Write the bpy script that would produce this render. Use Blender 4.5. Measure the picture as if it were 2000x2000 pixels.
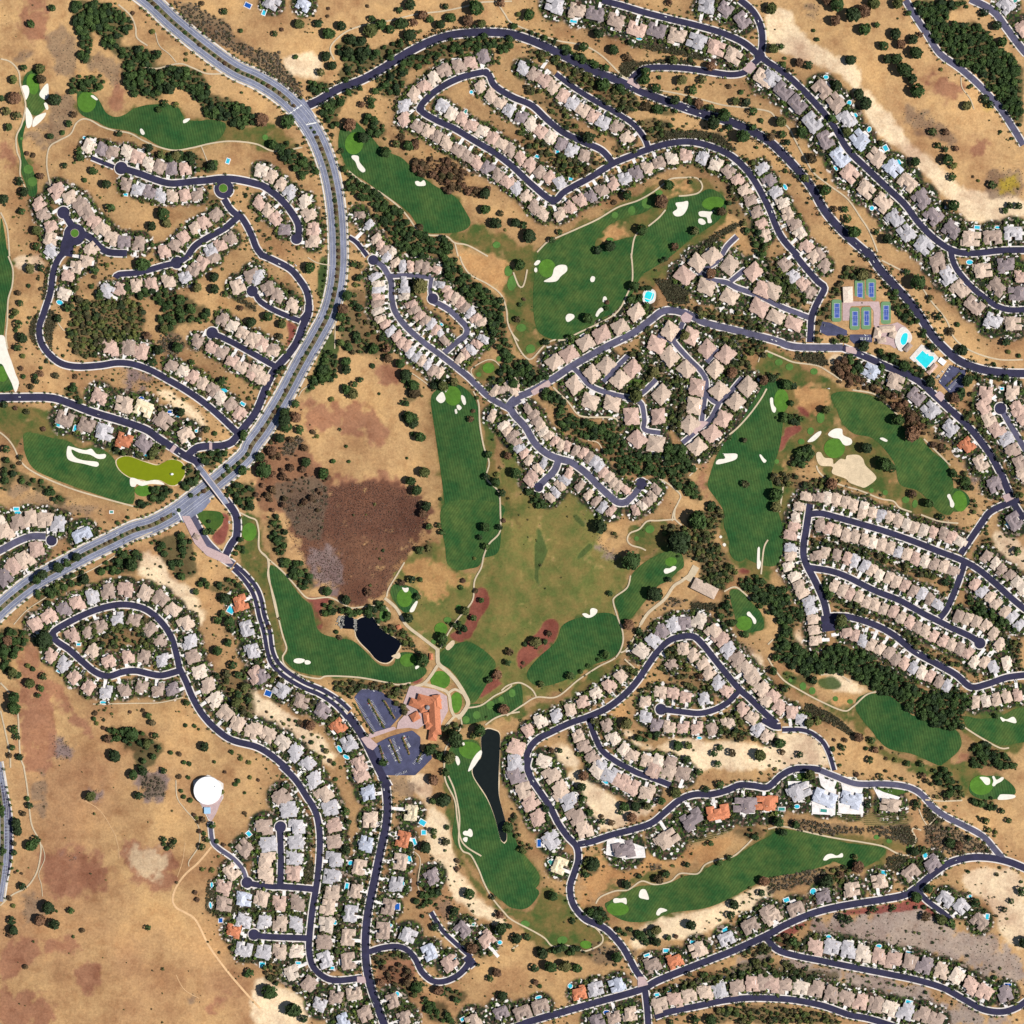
import bpy, math, random, re
import numpy as np
from mathutils import Vector
R = math.radians
for o in list(bpy.data.objects): bpy.data.objects.remove(o)
C = bpy.context.scene.collection
SC = bpy.context.scene
# ---------------------------------------------------------------- camera
CAM_H = 6000.0
cam = bpy.data.cameras.new("camera"); camo = bpy.data.objects.new("camera", cam); C.objects.link(camo)
camo.location = (0, 0, CAM_H); camo.rotation_euler = (0, 0, 0)
cam.sensor_width = 36; cam.lens = 36 * (CAM_H - 6) / 2000.0
cam.clip_start = 10; cam.clip_end = 30000
SC.camera = camo
# ---------------------------------------------------------------- sky, sun, exposure
SUN_EL, SUN_AZ = 49.0, 100.0          # azimuth clockwise from north: east, slightly south
w = bpy.data.worlds.new("World"); SC.world = w; w.use_nodes = True
nt = w.node_tree; nt.nodes.clear()
sky = nt.nodes.new("ShaderNodeTexSky"); sky.sky_type = 'NISHITA'; sky.sun_disc = False
sky.sun_elevation = R(SUN_EL); sky.sun_rotation = R(SUN_AZ); sky.air_density = 1.0; sky.dust_density = 0.6
bg = nt.nodes.new("ShaderNodeBackground"); bg.inputs[1].default_value = 0.05
wo = nt.nodes.new("ShaderNodeOutputWorld")
nt.links.new(sky.outputs[0], bg.inputs[0]); nt.links.new(bg.outputs[0], wo.inputs[0])
sun = bpy.data.lights.new("sun", 'SUN'); sun.energy = 5.0; sun.angle = R(0.5); sun.color = (1.0, 0.955, 0.90)
so = bpy.data.objects.new("sun", sun); C.objects.link(so)
sd = Vector((math.sin(R(SUN_AZ)) * math.cos(R(SUN_EL)), math.cos(R(SUN_AZ)) * math.cos(R(SUN_EL)), math.sin(R(SUN_EL))))
so.rotation_euler = sd.to_track_quat('Z', 'Y').to_euler(); so.location = sd * 3000
SC.view_settings.view_transform = 'Standard'; SC.view_settings.look = 'None'
SC.view_settings.gamma = 1; SC.view_settings.exposure = 0.7
SC.render.engine = 'CYCLES'
rng = np.random.default_rng(7); random.seed(7)
DATA = """
@0 0
R 13|915,1268 1050,1310 1200,1365 1300,1385 1450,1370 1570,1360 1650,1350 1750,1350 1850,1365 1932,1385 1992,1405 2100,1485 2192,1590 2252,1700 2247,1800
C|915,1268,48 1690,1425,72 480,1605,46 565,1770,82 2238,1800,42
R 8|690,1190 860,1260
R 12|1690,1500 1740,1580 1800,1630
R 12|1800,1630 1700,1720 1560,1800 1470,1860 1420,1932
R 12|1790,1600 1850,1680 1900,1780 1935,1870 1985,1935
R 13|490,1620 540,1700
R 26|540,1760 510,1850 495,1932
R 13|620,1770 680,1790 760,1870 830,1905 960,1912
I|1685,1420,40 565,1760,38
H 21|inside row below the north-west fairway|670,1105 770,1125 850,1150 960,1150 1040,1190 1120,1240 1205,1260 1295,1270 1395,1275
H 20|row south of the curving north-west street|955,1395 1045,1430 1130,1450 1215,1480 1305,1480 1395,1475 1490,1470
H 22|row northeast of the small western roundabout|430,1440 530,1490 605,1540 650,1605 710,1680 775,1735 845,1800 940,1830 1050,1840
H 21|row west of the small western roundabout|295,1540 330,1620 385,1710 385,1800 390,1890
H 20|row above the diagonal street at north-west|1630,1620 1545,1680 1475,1720 1385,1790 1330,1850 1240,1900
H 20|row below the diagonal street at north-west|1740,1800 1665,1850 1590,1890
H 20|row below the small western roundabout|690,1880
F|580,690 640,680 720,720 760,780 800,850 870,880 940,860 1000,820 1100,790 1230,785 1330,800 1370,850 1400,900 1500,910 1600,900 1700,930 1690,1000 1650,1050 1600,1075 1450,1110 1300,1130 1180,1090 1080,1030 960,985 820,960 720,910 640,880 600,850 580,790
F|185,560 225,530 280,550 290,640 300,700 330,760 340,810 270,870 215,840 195,760 180,700 165,640
F|205,880 175,1000 165,1100 190,1200 250,1290 280,1400 270,1470 220,1480 195,1400 160,1300 150,1150 130,1050 150,960
F|0,1640 30,1750 50,1932 0,1932
D rough|1680,930 1932,960 2080,960 2180,1060 2250,1100 2130,1150 1932,1075 1750,1060 1600,1080
G|650,765,72,80 240,630,45,80 210,1275,38,35 240,1370,38,35 160,1045,12,12 2000,1035,22,22
B|150,650 200,640 215,690 190,750 175,700
B|290,710 320,650 355,625 360,700 355,730 330,745
B|190,800 240,880 230,950 200,960 190,880
B|240,940 260,880 340,845 330,880 290,925 250,955
B|680,720 700,715 735,745 720,752
B|1380,910 1400,895 1435,893 1410,920 1385,928
B|1055,975 1070,970 1093,1005 1078,1018 1062,1005
B|325,775 345,770 360,810 345,825
P 3|0,440 60,455 110,495 140,550 150,640 185,760 185,830 160,940 120,1030 125,1140 150,1210 150,1320 190,1420
P 3|380,1400 350,1240 370,1110 440,1060 530,1010 570,930 620,895 680,905 760,950 850,980 980,1005 1080,1060 1200,1110 1320,1135 1450,1115 1600,1080 1750,1065 1932,1085 2072,1140 2282,1110
P 2|1520,1105 1570,1230
P 3|890,30 980,110 1020,200 1030,280 1110,340
P 3|1090,500 1180,515 1350,480 1450,510 1560,555 1700,555
P 2|1170,240 1200,340 1280,410 1330,470
P 3|0,1600 50,1720 70,1932
W oak 1|530,0 760,0 880,30 960,110 1010,190 960,260 870,290 900,350 1070,350 1150,400 1200,440 1140,500 1170,520 1320,490 1500,530 1580,650 1590,730 1730,740 1880,810 1930,950 1820,970 1700,900 1560,890 1500,780 1400,690 1330,640 1230,700 1190,760 1060,730 960,680 920,560 920,470 860,370 770,370 760,300 700,200 690,330 680,440 640,470 570,430 600,330 560,200
W oak 1|510,600 580,570 680,570 780,560 790,640 740,680 640,690 530,690
W scrub .8|1300,0 1500,30 1560,90 1720,180 1800,300 1932,380 1932,500 1800,400 1600,300 1400,180
D scrub|690,430 780,410 860,440 900,520 900,640 850,680 800,620 790,560 700,550 660,500
D scrub|390,720 480,700 570,720 570,830 500,900 500,1000 400,1080 300,1100 200,1060 200,1000 380,930
D scrub|320,250 520,230 600,330 560,560 420,560 370,400
D scrub|90,400 230,400 260,440 200,450 100,440
D soil|20,1080 90,1080 110,1200 60,1260 0,1230
D soil|940,620 960,750 850,860 800,740
D soil|180,0 360,0 300,300 170,250
T|395,60,30 230,180,35 300,520,40 310,600,45 180,510,30 100,600,35 110,740,55 50,840,35 130,875,38 70,960,35 560,865,28 520,930,28 1280,680,50 415,745,55 490,1250,25 640,1360,22 710,1290,35 810,1390,45 840,1570,38 1155,1710,40 1240,1620,60 1260,1690,40 150,1370,35 190,1450,45 30,1500,40 165,1595,30 280,1740,45 280,1860,35 1150,1850,22 1525,25,22 1695,90,28 1820,235,20 610,1190,35 1200,830,25 1330,790,25 1250,780,30 10,740,30 600,1150,30
T|310,1330,30 200,1155,20 250,1170,22 380,1030,28 470,1000,22 900,1010,28 1330,1170,45 1440,1180,40 1220,1170,35 1130,1120,35 1600,1250,45 1000,95,18 1150,235,22 1190,410,35
W oak 0.7|1220,1180 1320,1160 1480,1170 1560,1230 1640,1230 1640,1290 1480,1300 1400,1220 1260,1210
W oak 0.6|1560,1440 1630,1500 1740,1570 1750,1680 1700,1660 1600,1560 1500,1550
S|640,1040,40,22,30 950,1470,35,22,5 1720,1215,30,45,20 1870,40,60,40,25
@1 0
R 15|330,820 470,760 620,670 800,600 960,510 1130,400 1300,310 1450,260 1600,240 1750,235 1932,250 2132,320 2332,420 2532,520 2732,600 2932,690 3132,770 3332,840 3532,900 3682,960 3864,1060 3984,1170 4094,1290 4194,1420 4294,1590 4414,1730 4544,1850 4644,1932
R 12|1720,535 1560,575 1420,640 1310,720 1240,820 1350,900 1500,970 1650,1060 1800,1150 1932,1250 2082,1390 2242,1510 2332,1440 2532,1330 2692,1230 2832,1170 2992,1110 3132,1075 3282,1065 3432,1100 3582,1170 3702,1280 3792,1410 3874,1570 3964,1780 4094,1932
R 12|1720,535 1760,560 1800,640 1932,725 2082,790 2202,900 2332,1000 2482,1070 2612,1130 2692,1220
R 8|700,1790 760,1830 840,1932
C|2242,1510,34 1240,820,30 1735,540,28
H 21|outer row of the north-west street beside the parkway|40,1290 110,1330 190,1395 255,1450 365,1520 400,1620 430,1730 430,1820
H 20|inner row of the north-west street beside the parkway|25,1530 90,1590 150,1650 215,1735
H 27|pair of large lots at the top edge left of centre|120,20 360,30
H 15x21|north tip of the narrow house rows by the creek|780,1620 850,1700 905,1800 935,1855 965,1890 1020,1915
H 21|outer row at the west corner of the northern loop|1715,420 1620,470 1530,495 1420,530 1340,590 1270,650 1195,710 1120,800 1120,900
H 20|outer south-west row of the northern loop|1220,950 1300,990 1365,1030 1440,1080 1525,1130 1600,1180 1670,1230 1745,1265 1825,1320 1900,1370 1967,1420 2042,1480 2102,1560 2167,1610
H 20|inner south-west row of the northern loop|1405,800 1475,860 1555,900 1625,950 1705,990 1785,1040 1850,1090 1915,1130 1992,1190 2067,1240 2142,1295 2217,1335 2292,1375
H 20|inner upper row of the northern loop|1695,650 1775,720 1840,770 1910,830 2002,880 2077,935 2147,985 2222,1030 2307,1085 2382,1130 2477,1170
F|640,960 720,900 790,950 870,1030 960,1130 1100,1190 1200,1290 1350,1400 1500,1480 1580,1590 1620,1680 1560,1740 1400,1760 1260,1740 1150,1600 1050,1520 900,1420 800,1350 700,1290 660,1200 620,1100
D rough|1560,1740 1640,1680 1932,1800 2100,1900 2150,2100 1932,2000 1700,1900 1450,1790
D rough|-50,950 100,950 250,1060 330,1100 200,1150 -50,1090
G|740,1080,70,85 1815,1845,30,25
B|720,1175 745,1170 775,1180 780,1220 825,1280 805,1300 770,1270 750,1220 725,1195
B|1200,1370 1225,1365 1240,1375 1265,1358 1280,1380 1275,1400 1215,1400
P 3|700,1290 800,1370 950,1460 1080,1560 1150,1640 1210,1720 1290,1770 1430,1780 1500,1830 1600,1850 1750,1932
P 3|1500,1830 1525,1932
P 3|1932,0 1700,10 1560,45 1400,75 1200,100 1000,150 850,175 700,225 600,300 560,370 590,450
P 3|1840,40 1880,100 1932,165 2132,250 2282,300 2432,325 2532,360 2632,430 2762,560 2832,600 2932,660 3082,680 3232,710 3382,750 3532,790 3682,810 3864,840 3924,890 4014,960 4064,1050 4134,1180 4204,1300 4314,1390 4464,1500 4564,1640 4634,1750 4694,1900
W scrub 1|0,340 80,400 180,390 200,480 250,560 330,620 370,700 330,760 230,680 120,600 0,520
W oak .9|360,620 500,620 620,660 500,710 430,720
W oak .8|470,830 600,740 780,640 800,680 680,760 620,820 640,940 560,960
W oak .7|600,380 700,260 850,320 860,380 1100,300 1180,340 1000,440 850,500 640,640 600,600 680,490
W oak .75|900,560 1080,470 1250,360 1400,290 1850,260 1932,280 1930,360 1850,400 1780,340 1600,400 1500,420 1380,460 1150,520 1110,640 1050,740 940,740 930,640
W oak .9|780,880 920,880 980,980 940,1040 860,1020
W brown 1|1200,1210 1330,1180 1500,1220 1600,1300 1590,1400 1770,1420 1760,1500 1690,1490 1540,1460 1430,1450 1370,1350 1180,1300
W oak 1|100,1060 250,1080 380,1200 450,1220 460,1300 350,1340 240,1240 160,1140
W oak 1|640,1230 760,1320 880,1430 1000,1510 1090,1580 1160,1720 1300,1780 1450,1780 1500,1932 1180,1932 1050,1850 1010,1750 910,1650 890,1550 780,1480 690,1440 680,1330
W brown .5|980,1000 1240,1060 1280,1080 1200,1140 1100,1150 1000,1060
D pale|200,430 450,400 500,500 450,600 330,590 230,520
T|475,178,38 325,185,45 550,255,55 650,195,40 530,430,45 300,430,22 575,500,40 145,260,25 1660,60,65 1260,110,45 1310,135,35 1100,180,60 1190,165,35 1160,265,60 1470,130,45 1390,180,45 870,230,60 940,185,50 1010,220,40 875,140,30 1160,30,50 700,400,50 800,430,50 720,300,45 800,310,45 50,910,60 240,920,60 710,945,55 810,1040,50 130,1090,40 980,1150,50 1730,1580,40 1810,1690,55 1730,1460,50
T|195,225,18 540,120,15 840,40,15 545,62,15 870,752,35 800,790,28 870,800,28 900,690,30 490,545,35 645,1135,22 1600,150,50 1700,180,45 1850,15,35 1080,70,28 1430,40,28 1850,1610,25 1240,1715,28 1150,1100,40 1060,1090,35
S|60,95,30,45,20 1625,690,30,30,0 1580,840,25,50,30 1675,1250,22,22,0
V|235,770 280,815 398,928 485,1250
@2 0
R 10|330,550 480,660 640,760 800,850 920,930 1000,1030 1030,1110
R 12|680,0 800,30 1000,90 1200,140 1400,190 1600,250 1750,320 1860,410 1932,470 2052,550 2182,670 2312,810 2422,950 2532,1130 2672,1270 2832,1420 2962,1540 3072,1680 3192,1800 3332,1890 3482,1910 3682,1890 3890,1885
R 12|1720,-10 1820,80 1880,200 1890,330 1870,420
R 11|890,600 930,560 1000,510 1120,500 1300,510 1500,540 1650,560 1750,545 1810,490 1870,440
C|1870,420,40
K|880,590 910,580 970,640 960,665 870,615
K|1740,520 1800,455 1850,500 1800,560
H 33x31|big houses south of the top street right of centre|325,35 490,80 630,100 785,160 940,220 1090,225 1245,270 1395,310 1540,360 1670,420
H 30|big houses at the top edge inside the street bend|1470,40 1610,70 1740,150
H 21|upper diagonal row of the northern loop|85,510 165,555 240,595 310,650 385,715 460,770 535,820 615,870 690,915 790,950 870,1030
H 20|outer row between the northern loop and golf course|360,1615 435,1565 515,1510 595,1480 680,1430 765,1385 855,1340 940,1300 1030,1260 1110,1220
H 20|curved row north-east of the central green fairway|1210,1190 1315,1165 1440,1190 1540,1240 1635,1290 1705,1355 1760,1435 1800,1510 1850,1600 1885,1690 1915,1775
F|190,1932 350,1800 600,1680 900,1530 1060,1470 1120,1440 1140,1500 1000,1600 850,1640 730,1700 640,1800 620,1960 600,2500 200,2500
F|950,1830 1030,1710 1160,1600 1200,1500 1400,1460 1500,1420 1600,1480 1620,1560 1560,1660 1450,1740 1350,1800 1200,1932 1000,2060 850,2120 900,1960
D rough|150,1900 350,1780 1150,1370 1400,1340 1550,1420 1640,1600 1400,1900 1200,2100 600,2250 100,2100
D tan|1100,1370 1380,1360 1420,1400 1330,1450 1150,1450
D tan|700,1700 900,1700 880,1850 760,1932 680,1850
G|1520,1530,85,50 1018,1530,38,40 905,1585,28,34 778,1620,25,25 1110,1450,30,22 740,1805,28,16
B|1235,1530 1290,1520 1330,1515 1325,1570 1290,1620 1240,1630 1215,1600 1250,1570
B|1410,1600 1440,1590 1500,1595 1525,1585 1500,1630 1510,1675 1480,1680 1470,1640 1420,1630
B|1410,1650 1440,1650 1465,1680 1440,1695 1410,1680
P 3|190,1900 270,1820 350,1785 500,1720 650,1650 800,1560 950,1510 1060,1450 1140,1390 1200,1345 1300,1335 1400,1340 1440,1400 1410,1450 1330,1470 1260,1475
P 3|1160,1580 1110,1640 1030,1705
P 3|950,1750 920,1810 900,1950
W oak .8|0,180 120,220 330,300 500,400 720,500 700,525 500,450 320,360 100,280
W mix .8|60,340 250,370 400,440 600,540 640,590 800,640 860,680 970,740 950,800 860,860 700,760 600,680 440,600 380,520 260,470 120,420
W oak .8|980,780 1280,820 1280,860 1100,850
W mix .7|980,900 1100,880 1240,930 1200,980 1060,1080 1000,1000
W hedge 1|1070,1080 1180,980 1450,980 1580,1020 1700,1130 1660,1140 1500,1070 1340,1040 1200,1050 1090,1090
W hedge 1|940,310 1200,360 1400,390 1480,430 1440,450 1200,400 930,350
W hedge 1|810,500 870,430 960,460 1200,430 1400,460 1390,490 1100,470 950,510 890,590 820,550
W mix .9|1680,1180 1850,1200 1900,1250 1830,1290 1760,1240
W mix .6|100,640 250,700 400,790 480,920 560,1030 640,1090 420,1000 300,880 170,760
W mix .8|730,1130 780,1080 850,1100 950,1110 980,1130 850,1190 780,1180
W mix .8|40,950 130,1010 250,1080 330,1150 420,1180 560,1230 660,1200 700,1180 720,1220 640,1290 480,1350 400,1300 300,1260 200,1180 100,1120
W mix .6|1620,1330 1700,1430 1740,1560 1800,1660 1880,1760 1932,1900 1860,1860 1790,1740 1680,1640 1600,1540 1620,1440
W hedge .9|1340,1932 1500,1780 1680,1680 1740,1700 1560,1800 1420,1932
W oak .8|1750,1680 1880,1760 1932,1850 1932,1932 1860,1932 1780,1820
T|130,110,50 50,100,22 655,250,45 540,350,45 890,318,25 770,370,40 1090,660,40 1365,680,38 1230,750,40 1340,750,28 1520,930,60 1690,765,35 1770,775,38 1640,650,22 1730,695,22 980,1735,50 1185,1395,45 1130,1520,65 1380,1740,38 1230,1860,32 740,1860,50 650,1890,35 300,1810,30 870,1470,40 90,1700,35 130,1780,60 1350,1370,20 775,1525,22 690,640,60 820,660,40 1410,780,40 1440,600,35
T|1220,450,35 1350,450,22 880,430,35 580,1030,55 1820,840,35 1880,910,22 1640,960,28 1740,1030,60 1820,960,30 1600,870,60 1500,810,35 1190,15,30 30,1680,40 360,1750,25 1020,800,45 1100,820,40 1000,600,50 1010,540,40 1280,600,50 1500,500,40 1580,1600,40
S|465,155,80,25,8 960,285,55,25,10 190,1175,35,25,20 345,1140,30,25,0 445,1345,35,25,0
V|900,645 1315,825 1420,850 1330,800 1160,122 1860,155
@3 0
Q 12|1040,0 1100,100 1200,250 1300,400 1450,510 1600,640 1750,800 1850,950 1932,1090
Q 13|1530,-10 1700,80 1800,200 1900,330 1960,400
H 34x31|big houses downhill side of the long north-east street|-32,590 25,600 115,690 220,790 330,930 430,1060 540,1190 610,1310 735,1430 865,1530 955,1650 1045,1760 1175,1850
H 34x31|big houses uphill side of the long north-east street|405,680 510,780 590,910 690,1060 815,1190 940,1270 1050,1380 1160,1500 1250,1630 1385,1730 1530,1800 1695,1790 1850,1760
H 20|row left of the dark collector road at north-east|-52,1270 10,1360 60,1450 110,1530 145,1610 200,1690 240,1760 290,1860 380,1920
H 30|walled lot at the top right corner|1800,40 1932,210
D pale|0,100 150,60 200,150 350,340 550,420 700,560 700,640 830,780 1100,1080 1350,1310 1500,1420 1900,1480 1932,1640 1600,1690 1400,1560 1250,1380 1000,1150 780,950 720,850 640,680 500,540 350,500 100,400 0,300
D scrub|300,40 380,20 410,100 360,190 290,140
D scrub|980,830 1200,830 1350,950 1450,1080 1250,1060 1080,960
D scrub|1640,1300 1850,1240 1932,1300 1932,1480 1800,1500 1660,1450
D yellow|1740,1340 1850,1290 1900,1360 1870,1460 1770,1440
D yellow|1600,780 1680,780 1660,850
D soil|1530,1060 1620,1040 1650,1150 1560,1200
D soil|1180,560 1400,620 1500,700 1380,760 1250,680
P 2|1460,580 1470,660 1530,740 1560,820
W oak 1.1|1090,0 1530,0 1450,60 1360,110 1370,180 1500,170 1620,190 1700,290 1740,350 1850,400 1932,520 1932,1000 1850,880 1760,760 1640,640 1620,560 1450,480 1320,400 1280,330 1230,260 1150,200 1100,100
W mix .8|80,450 180,520 260,600 220,590 120,520
T|30,60,50 505,155,50 725,225,52 960,262,50 35,370,50 100,355,28 235,475,40 300,495,38 618,460,48 870,350,42 1000,340,40 1090,300,45 1110,400,60 820,190,25 520,40,60 640,110,70 720,90,60 800,30,60 960,450,50 1020,530,70 1080,600,50 1120,690,65 900,450,40 680,720,50 730,790,55 1505,800,45 1640,745,35 1680,785,35 1350,1210,55 1400,1250,30 1335,1130,28 1280,1100,28 1418,1122,25 1390,1335,35 1395,1555,55 1825,1550,28 1890,1555,32 1790,1590,28 1635,95,35 1725,190,40 1770,315,40 90,925,50 110,1020,35 140,1075,30 250,1010,50 430,1440,50 650,1750,50 900,1810,50 820,1750,28 330,1200,45 1110,1225,40 1695,1395,35 345,230,16 370,300,20
T|450,0,50 980,30,45 1060,100,25 520,650,45 480,900,35 1150,260,25 1760,990,15 1590,1362,14 1550,1332,12 500,1580,28 580,1580,30 600,1650,35 590,1000,45 280,1350,35 850,1090,25 20,1040,35 1340,1000,30 1240,1000,35
S|435,585,45,35,0 610,780,40,45,20 660,875,25,50,150 760,980,35,50,20 885,1120,40,50,150 985,1225,35,60,150 510,1270,20,45,150 785,1570,40,40,30 1580,1715,50,28,5 1735,1715,50,22,5 130,1410,30,55,150 1865,0,40,60,60
V|665,1835 700,1885 30,1595
@0 1
R 12|510,-50 440,20 400,130 380,270 330,430 295,540 310,650 370,740 460,810 580,835 750,825 880,805 1000,815 1130,860 1260,930 1400,1010 1530,1100 1650,1200 1790,1335
R 11|1420,0 1340,50 1250,70 1050,125 900,140 870,165
C|1335,50,46 1600,580,44 1905,265,42
R 11|1600,580 1750,650 1932,750 2072,830
R 14|2332,370 2325,440 2290,520 2240,650 2170,750 2080,850 2015,970 1960,1110 1915,1200 1850,1280 1795,1350 1740,1410 1650,1435 1560,1435 1480,1450 1420,1500
R 14|-20,1070 150,1068 380,1070 520,1110 700,1180 900,1240 1100,1310 1200,1380 1300,1445 1400,1510 1480,1550 1510,1600
R 14|1700,1840 1740,1890 1780,1960 1790,2050 1780,2150
K|1275,1470 1310,1425 1335,1440 1300,1490
K|1578,1410 1600,1410 1600,1460 1578,1460
H 21|row east of the long western street bend|650,40 575,85 515,150 485,285
H 21|short row south of the stub lane at west|810,260 910,250 1030,220 1145,215 1275,190
H 20|row below the diagonal street at north-west|1525,55 1465,100 1400,160 1610,5
H 22|lone cul-de-sac row left of the parkway bend|1795,230 1905,150
H 24|trio above the western S-shaped street|830,690 970,690 1065,720
H 20|row above the sloping western street|1295,830 1380,870 1450,910 1525,960 1605,1010 1660,1070 1740,1120 1810,1190
H 20|upper side of the short western cul-de-sac|1680,480 1755,530 1830,585 1900,640 1982,680 2062,720
H 20|lower side of the short western cul-de-sac|1490,640 1600,690 1670,725 1750,790 1820,835 1900,880 1982,920
H 32|estate row north of the green pond|750,1060 940,1120 1085,1150 1235,1240 1400,1340
H 32|estate row between street and striped fairway at west|490,1230 650,1280 785,1330 935,1395 1085,1420
F|200,1330 420,1380 520,1400 600,1450 750,1450 850,1520 900,1600 980,1680 1010,1730 1010,1850 960,1870 700,1790 400,1680 260,1610 200,1520 180,1420
D rough|-50,1150 150,1150 400,1200 600,1400 850,1440 870,1520 600,1450 200,1350 160,1450 50,1350 -50,1290
D rough|520,1480 700,1540 850,1560 850,1500 700,1450
F|-40,-60 60,-40 85,100 80,250 45,420 30,590 0,640 -40,700
F|-40,800 30,830 90,960 100,1010 -40,1010
G|1080,1770,65,45 20,890,45,60
B|510,1440 540,1440 640,1465 690,1455 730,1495 795,1495 790,1525 740,1530 680,1500 600,1485 540,1460 560,1510 620,1540 735,1555 730,1590 640,1570 515,1535
B|980,1680 1010,1675 1080,1700 1180,1690 1240,1725 1140,1720 1070,1735 1030,1720 1020,1740 985,1735
B|-20,620 25,600 45,640 60,720 90,800 120,890 145,960 120,1030 90,960 50,880 20,820 -20,790
N green|880,1540 960,1510 1080,1550 1180,1580 1230,1560 1290,1535 1370,1560 1395,1640 1340,1720 1280,1730 1200,1690 1120,1700 1080,1690 980,1670 900,1610
P 3|60,0 95,100 90,220 60,330 55,500 45,610 60,700
P 3|0,1330 60,1380 110,1450 150,1540 220,1610 350,1680 550,1760 750,1820 1010,1890
P 2|420,480 480,560 510,540
W hedge 1|345,90 385,60 375,270 350,330 310,320 330,220
W hedge 1|300,410 280,700 240,640 215,540 250,460
W hedge 1|370,390 440,450 400,560 390,720 330,600 330,500
W mix 1|520,480 590,330 730,330 870,330 1060,350 1090,450 1080,560 1030,640 900,650 800,660 740,750 640,770 540,720 510,600
W oak .6|1200,420 1400,300 1600,420 1560,520 1400,500 1250,600 1200,560
W scrub 1|1210,600 1350,590 1400,680 1320,760 1230,720 1180,650
W oak .8|960,240 1300,260 1400,330 1380,470 1310,430 1180,330 1000,300
W oak .9|480,990 560,960 640,1080 600,1100 490,1050
W mix .8|850,1440 1200,1400 1250,1460 1240,1540 1100,1520 900,1490
W oak .7|1490,1490 1600,1480 1800,1430 1932,1350 1932,1300 1800,1360 1700,1500 1600,1600 1550,1580
W oak .8|1370,1560 1500,1620 1520,1700 1400,1780 1330,1740 1400,1680
W oak .9|1090,1780 1250,1720 1300,1780 1230,1850 1100,1890 1020,1900 1010,1850 1150,1830
W oak .7|1730,1720 1932,1680 1932,1890 1850,1932 1780,1850 1700,1800
W oak .6|0,1500 100,1560 160,1640 260,1680 380,1720 520,1850 460,1890 250,1760 120,1680 60,1780 0,1760
W hedge .8|1760,280 1850,330 1932,380 1932,420 1800,350
D rock|900,850 1100,870 1170,940 1100,1000 960,1000 890,930
D scrub|0,1690 300,1760 500,1840 900,1932 400,1932 100,1800
D pale|1200,1010 1350,1060 1560,1230 1520,1290 1400,1210 1200,1080
D pale|110,0 310,0 320,100 200,120 110,80
T|225,100,40 310,90,32 215,225,18 140,280,25 158,355,28 120,425,32 140,515,35 120,560,20 160,610,35 140,690,35 175,755,22 180,910,22 270,910,25 310,890,28 280,950,28 425,905,28 160,850,22 1080,65,60 720,110,35 715,158,20 810,70,20 690,230,22 580,240,25 440,470,35 510,390,35 1240,550,45 1340,690,50 1200,715,40 1110,600,35 1620,250,45 1490,240,40 1620,160,40 330,1305,22 570,910,22 1150,800,38 1450,800,25 1900,500,45 1680,945,35 1160,1480,45 1720,1595,28 1830,1620,40 1440,1805,22 210,1180,25 120,1150,20 50,1460,35 160,1520,25 150,1565,20 40,1120,30 400,1120,15 140,1640,15 1370,1180,40
T|750,290,35 600,330,35 540,390,30 1560,1310,30 1620,1340,22 1430,1275,28 1500,1350,22 1700,290,25 1820,395,25 240,990,25 180,620,40 90,460,20
S|450,350,60,40,20 435,1275,45,25,20 570,1300,35,55,15 1065,1075,45,35,0 1280,1175,40,25,0 1690,1010,60,30,40 1340,1210,30,25,0 1100,1505,35,20,0 1830,1115,45,25,30 1480,1320,25,25,0 120,1910,50,30,0
V|150,1065 740,1195 1350,1490
@1 1
R 12|40,-10 150,40 260,100 330,180 380,260 400,350 390,430 340,490
R 10|0,290 30,340 120,400 230,450 330,490
C|380,265,0
Q 11|870,30 940,60 990,130 1020,200 1025,320 1050,420 1130,530 1250,640 1370,730 1500,830 1600,910 1680,990 1780,1080 1932,1160
C|885,30,38 1335,320,40
Q 9|1000,150 1150,145 1320,160
Q 8|1325,160 1315,240 1320,300
Q 11|1320,330 1450,400 1540,480 1590,540 1580,600 1500,660 1420,730
Q 13|1890,1165 1932,1120 1992,1080
H 15x24|west side of the narrow-house street, upper part|900,155 925,210 925,258 925,310 920,360 920,415
H 15x22|west side of the narrow-house street, lower part|945,475 980,515 1020,565 1070,600 1100,650 1145,675 1170,725 1215,760 1255,790 1300,815 1335,865 1390,880
H 15x22|north row of the narrow-house quarter|985,10 1050,50 1105,75 1165,80 1225,80 1280,90 1350,100
H 15x22|short column inside the narrow-house quarter|1120,195 1120,255 1115,305
H 15x22|middle diagonal row of the narrow-house quarter|1170,365 1190,410 1230,455 1275,490 1320,515 1355,560 1395,590 1425,640
H 15x22|creek-side row of the narrow-house quarter|1385,215 1420,245 1450,290 1500,320 1540,355 1575,390 1615,430 1655,470 1700,500
H 15x22|lower cluster of the narrow-house quarter|1715,625 1665,660 1625,705 1580,735 1540,775
H 15x22|trio beside the small tee loop|1805,1020 1860,1010 1910,985 1952,965
H 15x22|left side of the southern narrow-house street|1785,1205 1870,1280 1900,1320 1932,1370
H 21|houses on the cul-de-sac left of the parkway bend|10,160 95,250 165,300 275,375
H 21|end of the short western cul-de-sac|0,630 50,670 130,710
H 21|end of the lower western cul-de-sac|0,860 45,920
F|1340,1030 1450,960 1550,980 1640,1060 1670,1120 1690,1250 1710,1400 1750,1500 1740,1640 1830,1800 1850,1932 1850,2100 1830,2230 1760,2270 1620,2280 1550,2240 1480,2200 1430,1900 1390,1600 1340,1250 1320,1100
D rough|1690,1100 1780,1300 1800,1500 1830,1700 1932,1800 2000,2100 1850,1900 1740,1650
D rough|1640,850 1780,780 1860,860 1780,930 1680,950
D tan|1540,0 1850,0 1932,100 1900,330 1800,230 1600,110
D greenbelt|560,-50 540,80 460,300 480,120
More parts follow.
